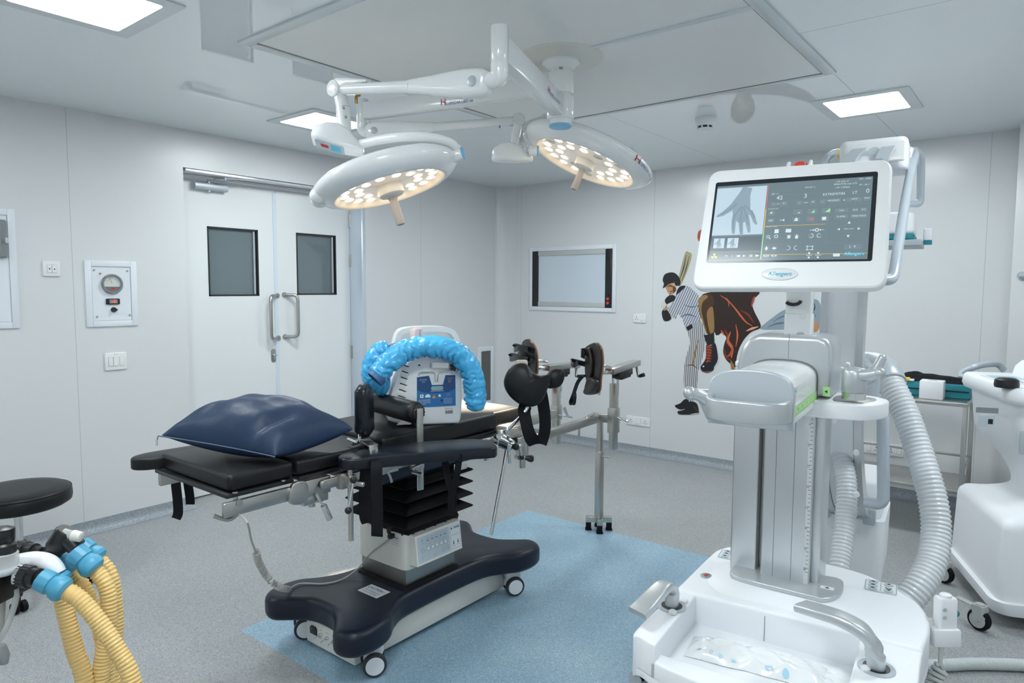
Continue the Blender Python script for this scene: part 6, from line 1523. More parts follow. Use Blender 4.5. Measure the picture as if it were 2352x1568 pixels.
b = MB(); poly_([(-.006, -.005), (.006, -.005), (.006, .006)], .745, .395); poly_([(-.004, -.004), (.004, -.004), (.004, .004)], .655, .40); poly_([(-.003, -.003), (.003, -.003), (.003, .002)], .565, .405); poly_([(-.004, 0), (0, -.004), (.004, 0), (0, .004)], .39, .395); b.build('ui_green_icons', 'scr_green', ui)
b = MB(); line(.635, .495, .655, .495, .0016, .0027); poly_(tr_, .658, .495); b.build('ui_red_icon', 'scr_red', ui)
b = MB(); b.text('Allengers', S(.92, .935), MU, MV, .0125, d=.0027, shear=.25, bold=.012); b.build('ui_logo', 'scr_cyan', ui)
b = MB(); o = S(.035, .94)+MN*.0026
for k in range(3):
    a = R(90+120*k-30); A = [a+R(60)*i/5 for i in range(6)]; b.raw([o+(MU*math.cos(t)+MV*math.sin(t))*.0085 for t in A]+[o], [tuple(range(7))])
b.build('radiation_sign', 'scr_amber', ui)
# oval badge under the screen
bo2 = MC+MU*PM(1791, 630)[0]+MV*PM(1791, 630)[1]
ov = [(.046*math.cos(a), .0175*math.sin(a)) for a in [2*PI*k/40 for k in range(40)]]
b = MB(); b.prism(ov, bo2+MN*.0008, MU, MV, .0028, .0022); bd = b.build('badge', 'white_gloss', CA)
b = MB(); b.text('Allengers', bo2+MN*.0042-MU*.0, MU, MV, .0165, shear=.25, bold=.012, maxw=.062); b.build('badge_text', 'cyan_ink', bd)
# emergency stop on the top edge
es = MC+MU*PM(1835, 380)[0]+MV*(PM(1835, 380)[1]+.004)-MN*.03
b = MB(); b.lathe([(.019, 0), (.020, .008), (.017, .016), (.008, .019), (0, .0195)], es, MV, 24); b.build('emergency_stop', 'red_plastic', mo)
for (x, y, s_) in ((1808, 376, -1), (1859, 372, 1)):
    p = MC+MU*PM(x, y)[0]+MV*(PM(x, y)[1]-.008)-MN*.03
    b = MB(); b.prism(ccw(sm2([(-.018, 0), (.018, 0), (.010, .024), (.0, .030), (-.010, .024)], 4)), p-MU*.005, -MN, MV, .010, .004); b.build('stop_guard', 'white_gloss', mo)
b = MB(); b.bar(MC-MN*.05-MV*.05, L3(nx, .06, hz1+.20), .12, .06, up=MV, bev=.012); b.build('monitor_bracket', 'white_gloss', CA)

# C shaped gantry seen from behind
GX = loc2(PLY(1929, 800, .38))[0]; RC, YC, ZCn = .745, 1.14, 1.315
def gant(r0, r1, w0, w1, a0, a1, nm, m, n=40):
    rings = []
    for k in range(n+1):
        a = R(a0+(a1-a0)*k/n); d = EY*math.cos(a)+EZ*math.sin(a); c = L3(GX, YC, ZCn)
        rings.append([c+d*r0+EX*w0, c+d*r1+EX*w0, c+d*r1+EX*w1, c+d*r0+EX*w1])
    b = MB(); b.loft(rings); return b.build(nm, m, CA, ang=40)
gant(RC-.085, RC-.008, -.045, .045, 88, 268, 'gantry', SW)
gant(RC-.07, RC+.004, .044, .066, 92, 250, 'gantry_rail', 'alu')
gant(RC-.07, RC+.004, -.066, -.044, 92, 250, 'gantry_rail', 'alu')
gant(RC-.06, RC-.002, -.042, .042, 186, 262, 'gantry_cover', SW)
# image detector at the far upper end
dt = L3(GX, YC, 0)
q0 = PLY(2010, 330, 1.0)
b = MB(); b.prism(rrect(.235, .20, .03), L3(GX+.02, 1.02, 1.955), EX, EY, .125, .02, 4); b.build('detector_head', SW, CA)
fr2 = PLY(2010, 352, .91); b = MB(); b.prism(rrect(.20, .075, .008), V(fr2)+EZ*-.0, EX, EZ, .012, .004); dp_ = b.build('detector_plate', 'white_gloss', CA)
q = PLY(2008, 350, .897); b = MB(); b.cyl(q, q-EY*.002, .020, seg=24); b.build('round_plug', 'silver_grey', dp_)
for (xa, ya), (xb_, yb2) in (((1982, 343), (1950, 372)), ((2047, 338), (2026, 366))):
    p0, p1 = PLY(xa, ya, .93), PLY(xb_, yb2, .80)
    b = MB(); b.sweep(smooth([p0, p0.lerp(p1, .4)+EZ*.012, p1, p1-EZ*.05-EY*.02], 5), [(-.022, -.006), (.022, -.006), (.022, .006), (-.022, .006)], EX); b.build('cover_band', 'light_grey', CA)
M['tube_paint'] = mat('tube_paint', (.50, .56, .62), .28, metal=.15)
TP = 'tube_paint'
b = MB(); b.tube(smooth([PD(1990, 349, 2.90), PD(1945, 351, 2.88), PD(1918, 352, 2.86), PD(1902, 362, 2.80), PD(1892, 378, 2.72), PD(1884, 420, 2.6)], 5), .0165, 16); hd_ = b.build('grab_handle', TP, CA)
b = MB(); b.tube(smooth([PD(2053, 349, 2.90), PD(2076, 348, 2.88), PD(2092, 347, 2.82), PD(2101, 356, 2.72), PD(2093, 390, 2.62), PD(2078, 470, 2.42), PD(2064, 560, 2.25), PD(2056, 612, 2.16), PD(2051, 636, 2.13), PD(2040, 643, 2.12), PD(2020, 643, 2.12)], 6), .0165, 16); hr = b.build('grab_handle', TP, CA)
b = MB(); b.tube(smooth([PD(2098, 346, 2.86), PD(2110, 352, 2.95), PD(2115, 372, 3.02), PD(2114, 450, 3.1), PD(2110, 466, 3.1), PD(2098, 468, 3.1), PD(2080, 468, 3.1)], 6), .0165, 16); b.build('grab_handle', TP, CA)
for h_, px_ in ((hr, (2077, 348, 2.86)), (hd_, (1925, 362, 2.86))):
    p = PD(*px_); b = MB(); b.lathe([(.0172, -.006), (.0172, .006)], PD(px_[0], 348 if h_ is hr else 352, px_[2]+.0), EX, 16); b.build('yellow_sticker', 'yellow_plastic', h_)
# detector box with teal trim further out
d0 = 3.16
def fbox(xa, ya, xb_, yb2, d, th_, m, nm, bev=.01, par=None):
    a, c = PD(xa, ya, d), PD(xb_, yb2, d); w, h = (c-a).dot(RI), -(c-a).dot(UP)
    b = MB(); b.box((a+c)/2+FW*th_/2, (abs(w), th_, abs(h)), Matrix((RI, FW, UP)).transposed(), bev=bev); return b.build(nm, m, par or CA)
dtc = V(PD(2010, 530, d0)); 
b = MB(); b.prism(rrect(.40, .30, .03), L3(loc2(PD(1985, 530, d0))[0], loc2(dtc)[1]+.1, PD(2080, 542, d0).z), EX, EY, PD(2080, 492, d0).z-PD(2080, 542, d0).z, .02, 4); b.build('image_detector', SW, CA)
b = MB(); b.prism(rrect(.405, .305, .03), L3(loc2(PD(1985, 530, d0))[0], loc2(dtc)[1]+.1, PD(2080, 553, d0).z), EX, EY, PD(2080, 541, d0).z-PD(2080, 553, d0).z, .003); b.build('teal_trim', 'teal', CA)
b = MB(); b.prism(rrect(.43, .33, .01), L3(loc2(PD(1990, 530, d0))[0]+.01, loc2(dtc)[1]+.1, PD(2080, 568, d0).z), EX, EY, .028, .004); b.build('detector_grid', 'light_grey', CA)
x = loc2(PD(2131, 540, d0))[0]; y = loc2(PD(2131, 540, d0))[1]
b = MB(); b.prism(rrect(.035, .06, .008), L3(x, y+.02, PD(2130, 552, d0).z), EX, EY, .055, .004); sm_b = b.build('side_latch', SW, CA)
b = MB(); b.prism(rrect(.036, .061, .006), L3(x, y+.02, PD(2130, 561, d0).z), EX, EY, .018, .002); b.build('latch_trim', 'teal', CA)
# x-ray tube housing at the bottom
yT = 1.06
tq = [loc2(PLY(xx, 1200, yT-.16))[0] for xx in (1872, 2032)]
zt0, zt1_ = .20, PLY(1990, 1062, yT-.1).z
b = MB(); xm = (tq[0]+tq[1])/2; wT = tq[1]-tq[0]
b.loft([ring2(rrect(wT*.86, .30, .03), L3(xm-.01, yT, zt0), EX, EY), ring2(rrect(wT*.97, .33, .03), L3(xm, yT, zt0+.18), EX, EY), ring2(rrect(wT, .34, .03), L3(xm, yT, zt0+.36), EX, EY), ring2(rrect(wT, .34, .03), L3(xm, yT, zt0+.40), EX, EY)]); th2 = b.build('tube_housing', SW, CA, ang=40)
b = MB(); b.prism(rrect(wT*.9, .30, .04), L3(xm, yT, zt0+.395), EX, EY, .16, .02, 3); b.build('tube_head', 'soft_white', CA)
for xx, yy in ((1997, 1186), (1894, 1168)):
    q = PLY(xx, yy, yT-.175); b = MB(); b.prism(rrect(.045, .065, .008), q+EY*.004, EX, EZ, .012, .003); hg = b.build('hinge_tab', 'silver_grey', th2)
    b = MB(); b.lathe([(.009, 0), (.008, .004), (0, .005)], q-EY*.008, -EY, 16); b.build('tab_cap', 'light_grey', hg)
for xx, yy in ((1972, 1221), (1909, 1208)):
    q = PLY(xx, yy, yT-.17); b = MB(); b.lathe([(.009, 0), (.008, .004), (0, .005)], q, -EY, 16); b.build('screw_cap', 'white_plastic', th2)
q = PLY(1892, 1092, .80); b = MB(); b.lathe([(.05, -.06), (.055, -.02), (.055, .05), (.045, .065)], q, EZ, 28); b.build('collimator', 'silver_grey', CA)
b = MB(); b.lathe([(.056, .0), (.057, .012)], q+EZ*.055, EZ, 28); b.build('collimator_ring', 'white_gloss', CA)
q = PLY(1895, 1110, .72); b = MB(); b.prism(rrect(.13, .05, .02), q, EX, EZ, .05, .015); tl_ = b.build('tube_lever', 'silver_grey', CA)
b = MB(); b.prism(rrect(.03, .022, .003), PLY(1908, 1110, .668), EX, EZ, .002); b.build('teal_mark', 'teal', tl_)
# vertical grab handle on the gantry
yg = .42
pts = [PLY(x, y, yg) for x, y in ((1968, 940), (2028, 944), (2029, 1160), (1984, 1152))]
b = MB(); b.tube(fillet(pts, .035, 6), .0185, 18); b.build('grab_handle', TP, CA)
for (x, y) in ((1966, 1039), (1967, 1135), (1914, 967)):
    q = PLY(x, y, .36); b = MB(); b.lathe([(.010, 0), (.009, .005), (0, .006)], q, (EX*.5-EY).normalized(), 16); b.build('screw_cap', 'white_plastic', CA)
# lever pad behind the brake hub
q = PLY(2000, 890, .25); b = MB(); b.prism(rrect(.05, .12, .022), q, EX, EZ, .03, .01); b.build('gantry_brake_pad', 'silver_grey', CA)
# corrugated conduits
M['conduit'] = mat('corrugated_conduit', (.66, .69, .72), .3, coat=.3)
M['hose_film'] = mat('grey_conduit', (.55, .60, .60), .4)
def corr(bm, path, r, pitch, amp=.10, seg=22, n=10):
    P = smooth(path, 40); L = [0]
    for i in range(1, len(P)): L.append(L[-1]+(P[i]-P[i-1]).length)
    N = max(8, int(L[-1]/pitch*5)); Q = []; j = 0
    for k in range(N+1):
        s_ = L[-1]*k/N
        while j < len(L)-2 and L[j+1] < s_: j += 1
        t = (s_-L[j])/max(1e-9, L[j+1]-L[j]); Q.append(P[j].lerp(P[j+1], t))
    bm.tube(Q, lambda i, t: r*(1+amp*(.5+.5*math.cos(2*PI*i/5)) - amp), seg); return bm
hp1 = [PD(2040, 868, 2.36), PD(2052, 892, 2.33), PD(2082, 955, 2.27), PD(2115, 1050, 2.2), PD(2142, 1145, 2.14), PD(2150, 1220, 2.10), PD(2140, 1290, 2.06), PD(2112, 1345, 2.03), PD(2080, 1385, 2.02)]
b = MB(); corr(b, hp1, .043, .0138); b.build('cable_conduit', 'conduit', CA, ang=80)
hp2 = [PD(1898, 1005, 2.42), PD(1916, 1020, 2.40), PD(1934, 1055, 2.36), PD(1944, 1110, 2.32), PD(1943, 1180, 2.28), PD(1934, 1250, 2.24), PD(1926, 1310, 2.20), PD(1922, 1350, 2.18)]
b = MB(); corr(b, hp2, .034, .013); b.build('cable_conduit', 'conduit', CA, ang=80)
el = [PD(1972, 842, 2.50), PD(1998, 842, 2.47), PD(2020, 848, 2.42), PD(2036, 862, 2.38), PD(2043, 880, 2.355)]
b = MB(); b.tube(smooth(el, 5), lambda i, t: .055-.003*t, 24); b.build('conduit_elbow', 'light_grey' if False else 'silver_grey', CA)
b = MB(); dd_ = (el[-1]-el[-2]).normalized(); b.lathe([(.047, -.004), (.054, -.004), (.054, .004), (.047, .004)], el[-1], dd_, 28); b.build('elbow_ring', 'light_grey', CA)
q = PD(1900, 998, 2.42); b = MB(); b.sphere(q-FW*-.03, .05, (1, 1, 1.0)); b.build('conduit_socket', 'silver_grey', CA)

# deck details
def dk_pt(x, y, z=ZD): return PZ(x, y, z)
q = dk_pt(1622, 1322, ZD+.001); b = MB(); b.lathe([(.017, 0), (.017, .002), (.011, .003)], q, EZ, 28); pw_ = b.build('power_switch', 'steel', CA)
b = MB(); b.lathe([(.006, 0), (.006, .001)], q+EZ*.003, EZ, 18); b.build('power_mark', 'red_ink', pw_)
def keypad(c, w, h, ang_, nm='deck_keypad'):
    u = EX*math.cos(ang_)+EY*math.sin(ang_); v = EZ.cross(u)
    b = MB(); b.prism(rrect(w, h, .008), c, u, v, .0012); kp_ = b.build(nm, 'label_white', CA)
    b = MB(); o_, i_ = rrect(w-.004, h-.004, .007), rrect(w-.007, h-.007, .006); n = len(o_)
    b.raw(ring2(o_, c+EZ*.0018, u, v)+ring2(i_, c+EZ*.0018, u, v), [(k, (k+1) % n, n+(k+1) % n, n+k) for k in range(n)]); b.box(c+EZ*.0017, (.001, h*.75, .0004), Matrix((u, v, EZ)).transposed()); b.build('keypad_outline', 'teal', kp_)
    for i in range(3):
        p = c-u*w*.24+v*(h*.29*(1-i)); b = MB(); b.lathe([(.0125, 0), (.0125, .002), (.009, .003)], p+EZ*.001, EZ, 20); k_ = b.build('key', 'label_grey', kp_)
        b = MB(); b.flat([(-.005, -.003), (.005, -.003), (.005, .003), (0, .0045), (-.005, .003)], p, u, v, .0046); b.build('key_symbol', 'black_ink', kp_)
    for s_ in (1, -1):
        p = c+u*w*.24+v*(h*.27*s_); b = MB(); b.lathe([(.0125, 0), (.0125, .002), (.009, .003)], p+EZ*.001, EZ, 20); k_ = b.build('key', 'label_grey', kp_)
        b = MB(); b.flat([(-.006, -.004*s_), (.006, -.004*s_), (0, .006*s_)], p, u, v, .0046); b.build('key_symbol', 'black_ink', kp_)
    b = MB(); b.tube([c+u*w*.24+u*.008*math.cos(a)+v*.006*math.sin(a)+EZ*.002 for a in [PI*.9+k*.25 for k in range(13)]], .0012, 5); b.build('turn_symbol', 'black_ink', kp_)
keypad(dk_pt(2023, 1348, ZD+.0008), .085, .082, R(3))
keypad(dk_pt(1683, 1276, ZD+.0008), .085, .075, R(3))
b = MB(); b.box(L3(0, yb-.0006, ZD-.05), (.0015, .002, .07), Matrix.Rotation(TH, 3, 'Z')); b.build('deck_seam', 'grey_ink', dk)
# push handles
def blade(base, path, ws, nm='push_handle'):
    b = MB(); P = smooth(path, 8); n = len(P); W_ = [ws[0]+(ws[1]-ws[0])*i/(n-1) for i in range(n)]; rings = []
    for i in range(n):
        t = (P[min(i+1, n-1)]-P[max(i-1, 0)]).normalized(); sd = t.cross(EZ)
        sd = sd.normalized() if sd.length > .2 else (EX*1)
        if i and sd.dot(prev) < 0: sd = -sd
        prev = sd; nn2 = t.cross(sd); k = i/(n-1); th_ = ws[2]+(ws[3]-ws[2])*k
        rings.append([P[i]+sd*a+nn2*c for a, c in rrect(2*W_[i], 2*th_, min(W_[i], th_)*.75, 4)])
    b.loft(rings); h_ = b.build(nm, SP, CA, ang=50)
    b = MB(); b.lathe([(.040, 0), (.040, .003), (.028, .004)], base, EZ, 32); b.build('handle_plate', 'light_grey', CA)
    b = MB(); b.lathe([(.0285, 0), (.0285, .0015)], base+EZ*.0035, EZ, 32); b.build('handle_socket', 'black_plastic', CA)
    return h_
zh = ZD-.008
b0 = PZ(1543, 1393, zh)
blade(b0, [b0+EZ*.0, b0+EZ*.03, PZ(1540, 1352, ZD+.045), PZ(1526, 1346, ZD+.068), PZ(1508, 1362, ZD+.066), PZ(1482, 1390, ZD+.052), PZ(1464, 1408, ZD+.04)], (.017, .030, .017, .009))
b1_ = PZ(2013, 1535, zh)
blade(b1_, [b1_, PZ(2011, 1506, ZD+.032), PZ(2002, 1476, ZD+.06), PZ(1978, 1446, ZD+.085), PZ(1930, 1420, ZD+.095), PZ(1880, 1403, ZD+.092), PZ(1840, 1391, ZD+.085)], (.019, .028, .018, .010))
for x, y in ((1571, 1382), (1545, 1408), (1988, 1538)):
    q = PZ(x, y, zh+.001); b = MB(); b.lathe([(.011, 0), (.011, .006), (.008, .009), (0, .010)], q, EZ, 18); b.build('deck_button', 'white_plastic', CA)
# silver lower body, button on its face
b = MB(); low = inset(OUT, .022); b.prism(low, L3(0, 0, .11), EX, EY, ZL-.108, .01); lb2 = b.build('lower_body', 'silver_grey', CA, ang=40)
b = MB(); b.prism(inset(OUT, .05), L3(0, 0, .07), EX, EY, .05, .004); b.build('undercarriage', 'grey_plastic', CA)
for (x, y) in ((-.18, -.38), (.24, -.38), (-.15, .20), (.18, .20)):
    c = L3(x, y, 0); b = MB(); b.lathe([(.045, -.018), (.056, -.014), (.056, .014), (.045, .018)], c+EZ*.0565, EX, 24); b.build('caster_wheel', 'tyre', CA)

# plastic drape lying in the tray
dr = thing('plastic_drape', 'folded clear plastic drape with light blue marks lying in the white tray', 'plastic sheet', L3(0, -.33, ZD-.087))
M['film'] = mat('clear_film', (.80, .83, .84), .18, coat=.4, bump=.06, bscale=60)
M['film_mark'] = mat('film_mark', (.40, .66, .80), .3)
dA_, dB_ = PZ(1590, 1462, ZD-.06), PZ(1890, 1535, ZD-.06)
du = (dB_-dA_); Ld = du.length; du.normalize(); dvv = EZ.cross(du)
def film(u, v, lift, seed):
    x = (u-.5)*Ld*1.05; y = (v-.5)*.115*(1+.12*noise.noise(V((u*5, seed, 0))))
    z = lift*(1-abs(2*v-1)**3)*(1-abs(2*u-1)**8)*(.7+.45*noise.noise(V((u*9, v*5, seed))))+.004*abs(noise.noise(V((u*26, v*9, seed))))
    return dA_.lerp(dB_, .5)+du*x+dvv*y+V((0, 0, -(dA_.z)+ZD-.0865+max(0, z)))
b = MB(); b.grid(lambda u, v: film(u, v, .034, 2.0), 44, 14); b.grid(lambda u, v: film(u, v, .0, 2.0), 44, 14); bmesh.ops.remove_doubles(b.bm, verts=list(b.bm.verts), dist=.0006); b.build('folded_sheet', 'film', dr, ang=80)
b = MB()
def tail(u, v): 
    p = dB_+du*(-.07+.13*u)-dvv*(.035-.07*v)+V((0, 0, -(dB_.z)+ZD-.086+.014*abs(noise.noise(V((u*7, v*5, 5))))+.012*(1-v)*(1-u))); return p
b.grid(tail, 14, 10); b.build('loose_end', 'film', dr, ang=80)
b = MB()
for u0, v0, w_, h2 in ((.10, .22, .03, .12), (.20, .15, .03, .10), (.27, .12, .035, .09), (.37, .12, .03, .10), (.62, .18, .06, .22), (.74, .10, .05, .14)):
    n = 14; ring = []
    for k in range(n):
        a = 2*PI*k/n; ring.append(film(min(1, max(0, u0+w_*.5*math.cos(a))), min(1, max(0, v0+h2*.5*math.sin(a))), .034, 2.0)+V((0, 0, .0012)))
    b.raw(ring, [tuple(range(n))])
b.build('blue_marks', 'film_mark', dr)

# hand switch in its holder
dh = 1.80
hs2 = thing('hand_switch', 'white exposure hand switch with coiled lead in a holder beside the c-arm base', 'hand switch', PD(2163, 1478, dh))
c0, c1 = PD(2170, 1448, dh), PD(2172, 1370, dh)
up_ = (c1-c0).normalized(); rx_ = RI; 
b = MB(); b.prism(rrect(.050, .034, .008), c0-up_*.03, rx_, up_.cross(rx_), .115, .004) if False else b.loft([ring2(rrect(.050, .034, .009), c0+up_*s_, rx_, FW) for s_ in (-.03, .0, .05, .085)]+[ring2(rrect(.046, .030, .008), c0+up_*.089, rx_, FW)]); b.build('grip', 'white_plastic', hs2)
b = MB(); b.lathe([(.0145, 0), (.0145, .008), (.011, .011), (0, .012)], c1-up_*.002, up_, 22); b.build('push_button', 'white_plastic', hs2)
for y in (1400, 1418):
    p = PD(2170, y, dh-.018); b = MB(); b.lathe([(.0055, 0), (.005, .002), (0, .0025)], p, -FW, 16); b.build('status_button', 'light_grey', hs2)
p = PD(2196, 1408, dh); b = MB(); b.sphere(p, .0085, (1, .7, 1.2)); b.build('side_knob', 'teal', hs2)
h0, h1 = PD(2133, 1425, dh), PD(2193, 1476, dh)
b = MB(); b.box(PD(2164, 1458, dh)+FW*.0, (.072, .05, .046), Matrix((RI, FW, UP)).transposed(), bev=.005); b.bar(PD(2140, 1440, dh), PD(2120, 1436, dh+.02), .03, .04); b.build('holder', 'white_plastic', hs2)
M['cord_white'] = mat('white_cord', (.66, .68, .67), .4)
b = MB(); b.tube(smooth([PD(2163, 1478, dh), PD(2161, 1500, dh), PD(2160, 1522, dh), PD(2166, 1538, dh)], 5), lambda i, t: .007-.003*t, 10); b.build('lead', 'cord_white', hs2)
b = MB(); b.tube(helix([PD(2164, 1533, dh), PD(2152, 1548, dh), PD(2140, 1575, dh), PD(2134, 1620, dh)], .016, 9, 12), .0052, 8); b.build('coiled_lead', 'cord_white', hs2)
# hose along the floor
fh = thing('floor_hose', 'grey ribbed hose lying along the floor towards the right edge', 'hose', PZ(2250, 1536, 0))
b = MB(); zf = .024
corr(b, [PZ(1980, 1510, zf), PZ(2060, 1526, zf), PZ(2160, 1527, zf), PZ(2230, 1524, zf), PZ(2300, 1525, zf), PZ(2370, 1528, zf), PZ(2450, 1530, zf), PZ(2700, 1500, zf), PZ(2950, 1440, zf)], .0235, .011, .07); b.build('hose', 'hose_film', fh, ang=80)
# ================================================================== WORKSTATION CART (right edge)
F0 = PZ(2287, 1442, 0); d1 = V((-.352, .936, 0)).normalized(); d2 = V((.936, .352, 0)).normalized()
wc_ = thing('imaging_workstation', 'white waisted imaging workstation cart with keypad top, cut by the right edge', 'workstation', F0+d1*.3+d2*.3)
def side_len(px, py): p = PN(px, py, F0, d2); return (p-F0).dot(d1)
zb_, zt_ = VZ(F0.x, F0.y, 1392), VZ(F0.x, F0.y, 1206)
A0 = side_len(2184, 1200); Wd = .62
Pb = F0+d1*A0*.8
zw, zu0, zu1 = VZ(Pb.x, Pb.y, 1085), VZ(Pb.x, Pb.y, 985), VZ(F0.x, F0.y, 932)
def sec(z, ins, r, y0=0.0): 
    w, l = Wd-2*ins, A0-2*ins
    return ring2(rrect(w, l, r, 6), F0+d2*Wd/2+d1*A0/2+V((0, 0, z)), d2, d1)
lev = [(zb_, .03, .05), (zb_+.02, 0, .06), (zb_+.045, 0, .06)]
b = MB(); b.loft([sec(zb_-.035, -.01, .07), sec(zb_-.005, -.02, .07), sec(zb_+.022, -.02, .07), sec(zb_+.026, -.012, .07)]); b.build('bumper', SW, wc_, ang=40)
b = MB(); prof = [(zb_+.02, .0, .04), (zt_-.03, .01, .04), (zt_-.008, .016, .04), (zt_+.012, .03, .05)]
for k in range(1, 9): t = k/9; prof.append((zt_+.012+(zw-zt_)*t, .03+.15*math.sin(PI/2*t)**.8, .05+.03*t))
for k in range(1, 8): t = k/7; prof.append((zw+(zu0-zw)*t, .18-.115*(1-math.cos(PI/2*t)), .08))
prof += [(zu0+.03, .05, .06), (zu1-.01, .038, .05), (zu1, .04, .05)]
b.loft([sec(*p) for p in prof]); b.build('cabinet', SW, wc_, ang=60)
zs0, zs1 = zu1-.006, VZ(F0.x, F0.y, 893)
b = MB(); b.loft([sec(zs0, .03, .06), sec(zs0+.008, .008, .06), sec(zs1-.05, .0, .06), sec(zs1-.012, .004, .06), sec(zs1, .016, .05)]); sl_ = b.build('console_top', SW, wc_, ang=60)
hoodc = F0+d2*(Wd*.62)+d1*(A0*.62)
b = MB(); b.loft([ring2(rrect(.40, .30, .04), hoodc+V((0, 0, zs1-.01)), d2, d1), ring2(rrect(.37, .26, .04), hoodc+V((0, 0, zs1+.05))+d1*.02, d2, d1), ring2(rrect(.33, .20, .04), hoodc+V((0, 0, zs1+.08))+d1*.03, d2, d1)]); hd3 = b.build('hood', SW, wc_, ang=50)
kc_ = F0+d2*.16+d1*A0*.50+V((0, 0, zs1+.0006))
b = MB(); b.prism(rrect(.24, .34, .01), kc_, d2, d1, .0012); kp3 = b.build('console_keypad', 'label_white', wc_)
b = MB()
for i in range(4):
    for j in range(3): c = kc_+d2*(-.085+.055*i)+d1*(-.12+.045*j)+V((0, 0, .0018)); b.box(c, (.034, .026, .0006), Matrix((d2, d1, EZ)).transposed())
b.build('keypad_keys', 'label_grey', kp3)
b = MB()
for j in range(6): c = kc_+d2*(-.02)+d1*(.02+.024*j)+V((0, 0, .0018)); b.box(c, (.16, .004, .0006), Matrix((d2, d1, EZ)).transposed())
b.build('keypad_lines', 'cyan_ink', kp3)
q = PZ(2312, 883, zs1+.01); b = MB(); b.lathe([(.045, -.012), (.048, .0), (.045, .022), (.032, .03), (0, .032)], V((q.x, q.y, zs1+.01)), EZ, 28); b.build('joystick', 'black_plastic', wc_)
b = MB(); b.text('Allengers', hoodc+V((0, 0, zs1+.045))-d1*.15*1+d2*.02, d2, (EZ*.75+d1*.65).normalized(), .045, shear=.25, d=.008); b.build('hood_logo', 'cyan_ink', hd3)
# grab rails
def rail3(p, nm='grab_rail'): b = MB(); b.tube(smooth(p, 6), .0175, 14); return b.build(nm, TP, wc_)
dr1 = lambda x, y, t: PD(x, y, t)
rail3([PD(2208, 866, 3.95), PD(2212, 855, 3.95), PD(2240, 842, 3.9), PD(2270, 836, 3.9), PD(2292, 837, 3.92), PD(2306, 850, 3.92)])
rail3([PD(2313, 942, 3.32), PD(2313, 920, 3.31), PD(2318, 898, 3.30), PD(2334, 884, 3.28), PD(2360, 876, 3.26), PD(2400, 872, 3.24)])
q = PD(2316, 942, 3.30); b = MB(); b.cyl(q+d2*.02+d1*.02, q-d1*.02, .024, seg=20, bev=.003); b.build('rail_mount', 'silver_grey', wc_)
b = MB(); b.prism(rrect(.10, .026, .003), PN(2266, 943, F0+d1*-.0+d2*.038, d2)+d2*-.002, -d1, EZ, .002)
n3 = -d1
def onfront(x, y): return PN(x, y, F0+d1*.040, d1)
q = onfront(2267, 942); b.bm.free(); b = MB(); b.prism(rrect(.085, .024, .003), q, d2, EZ, .003); b.build('display_slot', 'grey_plastic', wc_)
q = onfront(2266, 967); b = MB(); b.prism(rrect(.062, .050, .003), q, d2, EZ, .003); up_l = b.build('usb_panel', 'label_grey', wc_)
b = MB(); b.prism(rrect(.018, .022, .001), q+d2*.014-d1*.003, d2, EZ, .001); b.build('usb_port', 'black_ink', up_l)
q = PN(2350, 1015, F0+d1*.06, d1); b = MB(); b.prism(rrect(.05, .11, .012), q+d2*.01, d2, EZ, .01, .003); b.build('side_recess', 'silver_grey', wc_)
# casters of the cart
M['caster_grey'] = mat('caster_bracket', (.50, .52, .52), .4, metal=.4)
def caster3(c, ax, brake):
    ax = V(ax).normalized(); r = .0475; c = V(c)
    b = MB(); b.loft([ring2(rrect(.05, .046, .01), c+ax*.0+V((0, 0, .115)), EZ.cross(ax), ax), ring2(rrect(.06, .046, .01), c+V((0, 0, .10)), EZ.cross(ax), ax), ring2(rrect(.03, .05, .01), c+V((0, 0, .05)), EZ.cross(ax), ax)]); b.cyl(c+V((0, 0, .10)), c+V((0, 0, max(.12, zb_-.03))), .018); ca = b.build('caster', 'caster_grey', wc_)
    b = MB(); b.lathe([(r-.014, -.016), (r-.004, -.015), (r, -.008), (r, .008), (r-.004, .015), (r-.014, .016)], c+V((0, 0, r+.001)), ax, 28); b.build('wheel', 'black_rubber', ca)
    for s_ in (-1, 1):
        b = MB(); b.lathe([(r-.013, .0), (r-.014, .003), (.008, .004), (.007, .010), (0, .011)], c+V((0, 0, r+.001))+ax*s_*.0155, ax*s_, 24); b.build('wheel_hub', 'caster_grey', ca)
    if brake: b = MB(); sd_ = EZ.cross(ax); b.bar(c+V((0, 0, .10)), c+sd_*(-.10)+V((0, 0, .108)), .03, .008, bev=.003); b.bar(c+V((0, 0, .085)), c+sd_*(.03)+V((0, 0, .06)), .034, .02, bev=.004); b.build('brake_pedal', 'caster_grey', ca)
caster3(PZ(2248, 1446, 0), (-.45, -.89, 0), True); caster3(PZ(2168, 1338, 0), (-.45, -.89, 0), False); caster3(F0+d2*.5+d1*.05, (-.45, -.89, 0), False); caster3(F0+d2*.5+d1*(A0-.08), (-.45, -.89, 0), False)
b = MB(); corr(b, [PD(2318, 1338, 3.36), PD(2340, 1352, 3.32), PD(2372, 1380, 3.28), PD(2420, 1410, 3.2)], .026, .012, .06); b.build('cable_conduit', 'hose_film', wc_, ang=80)

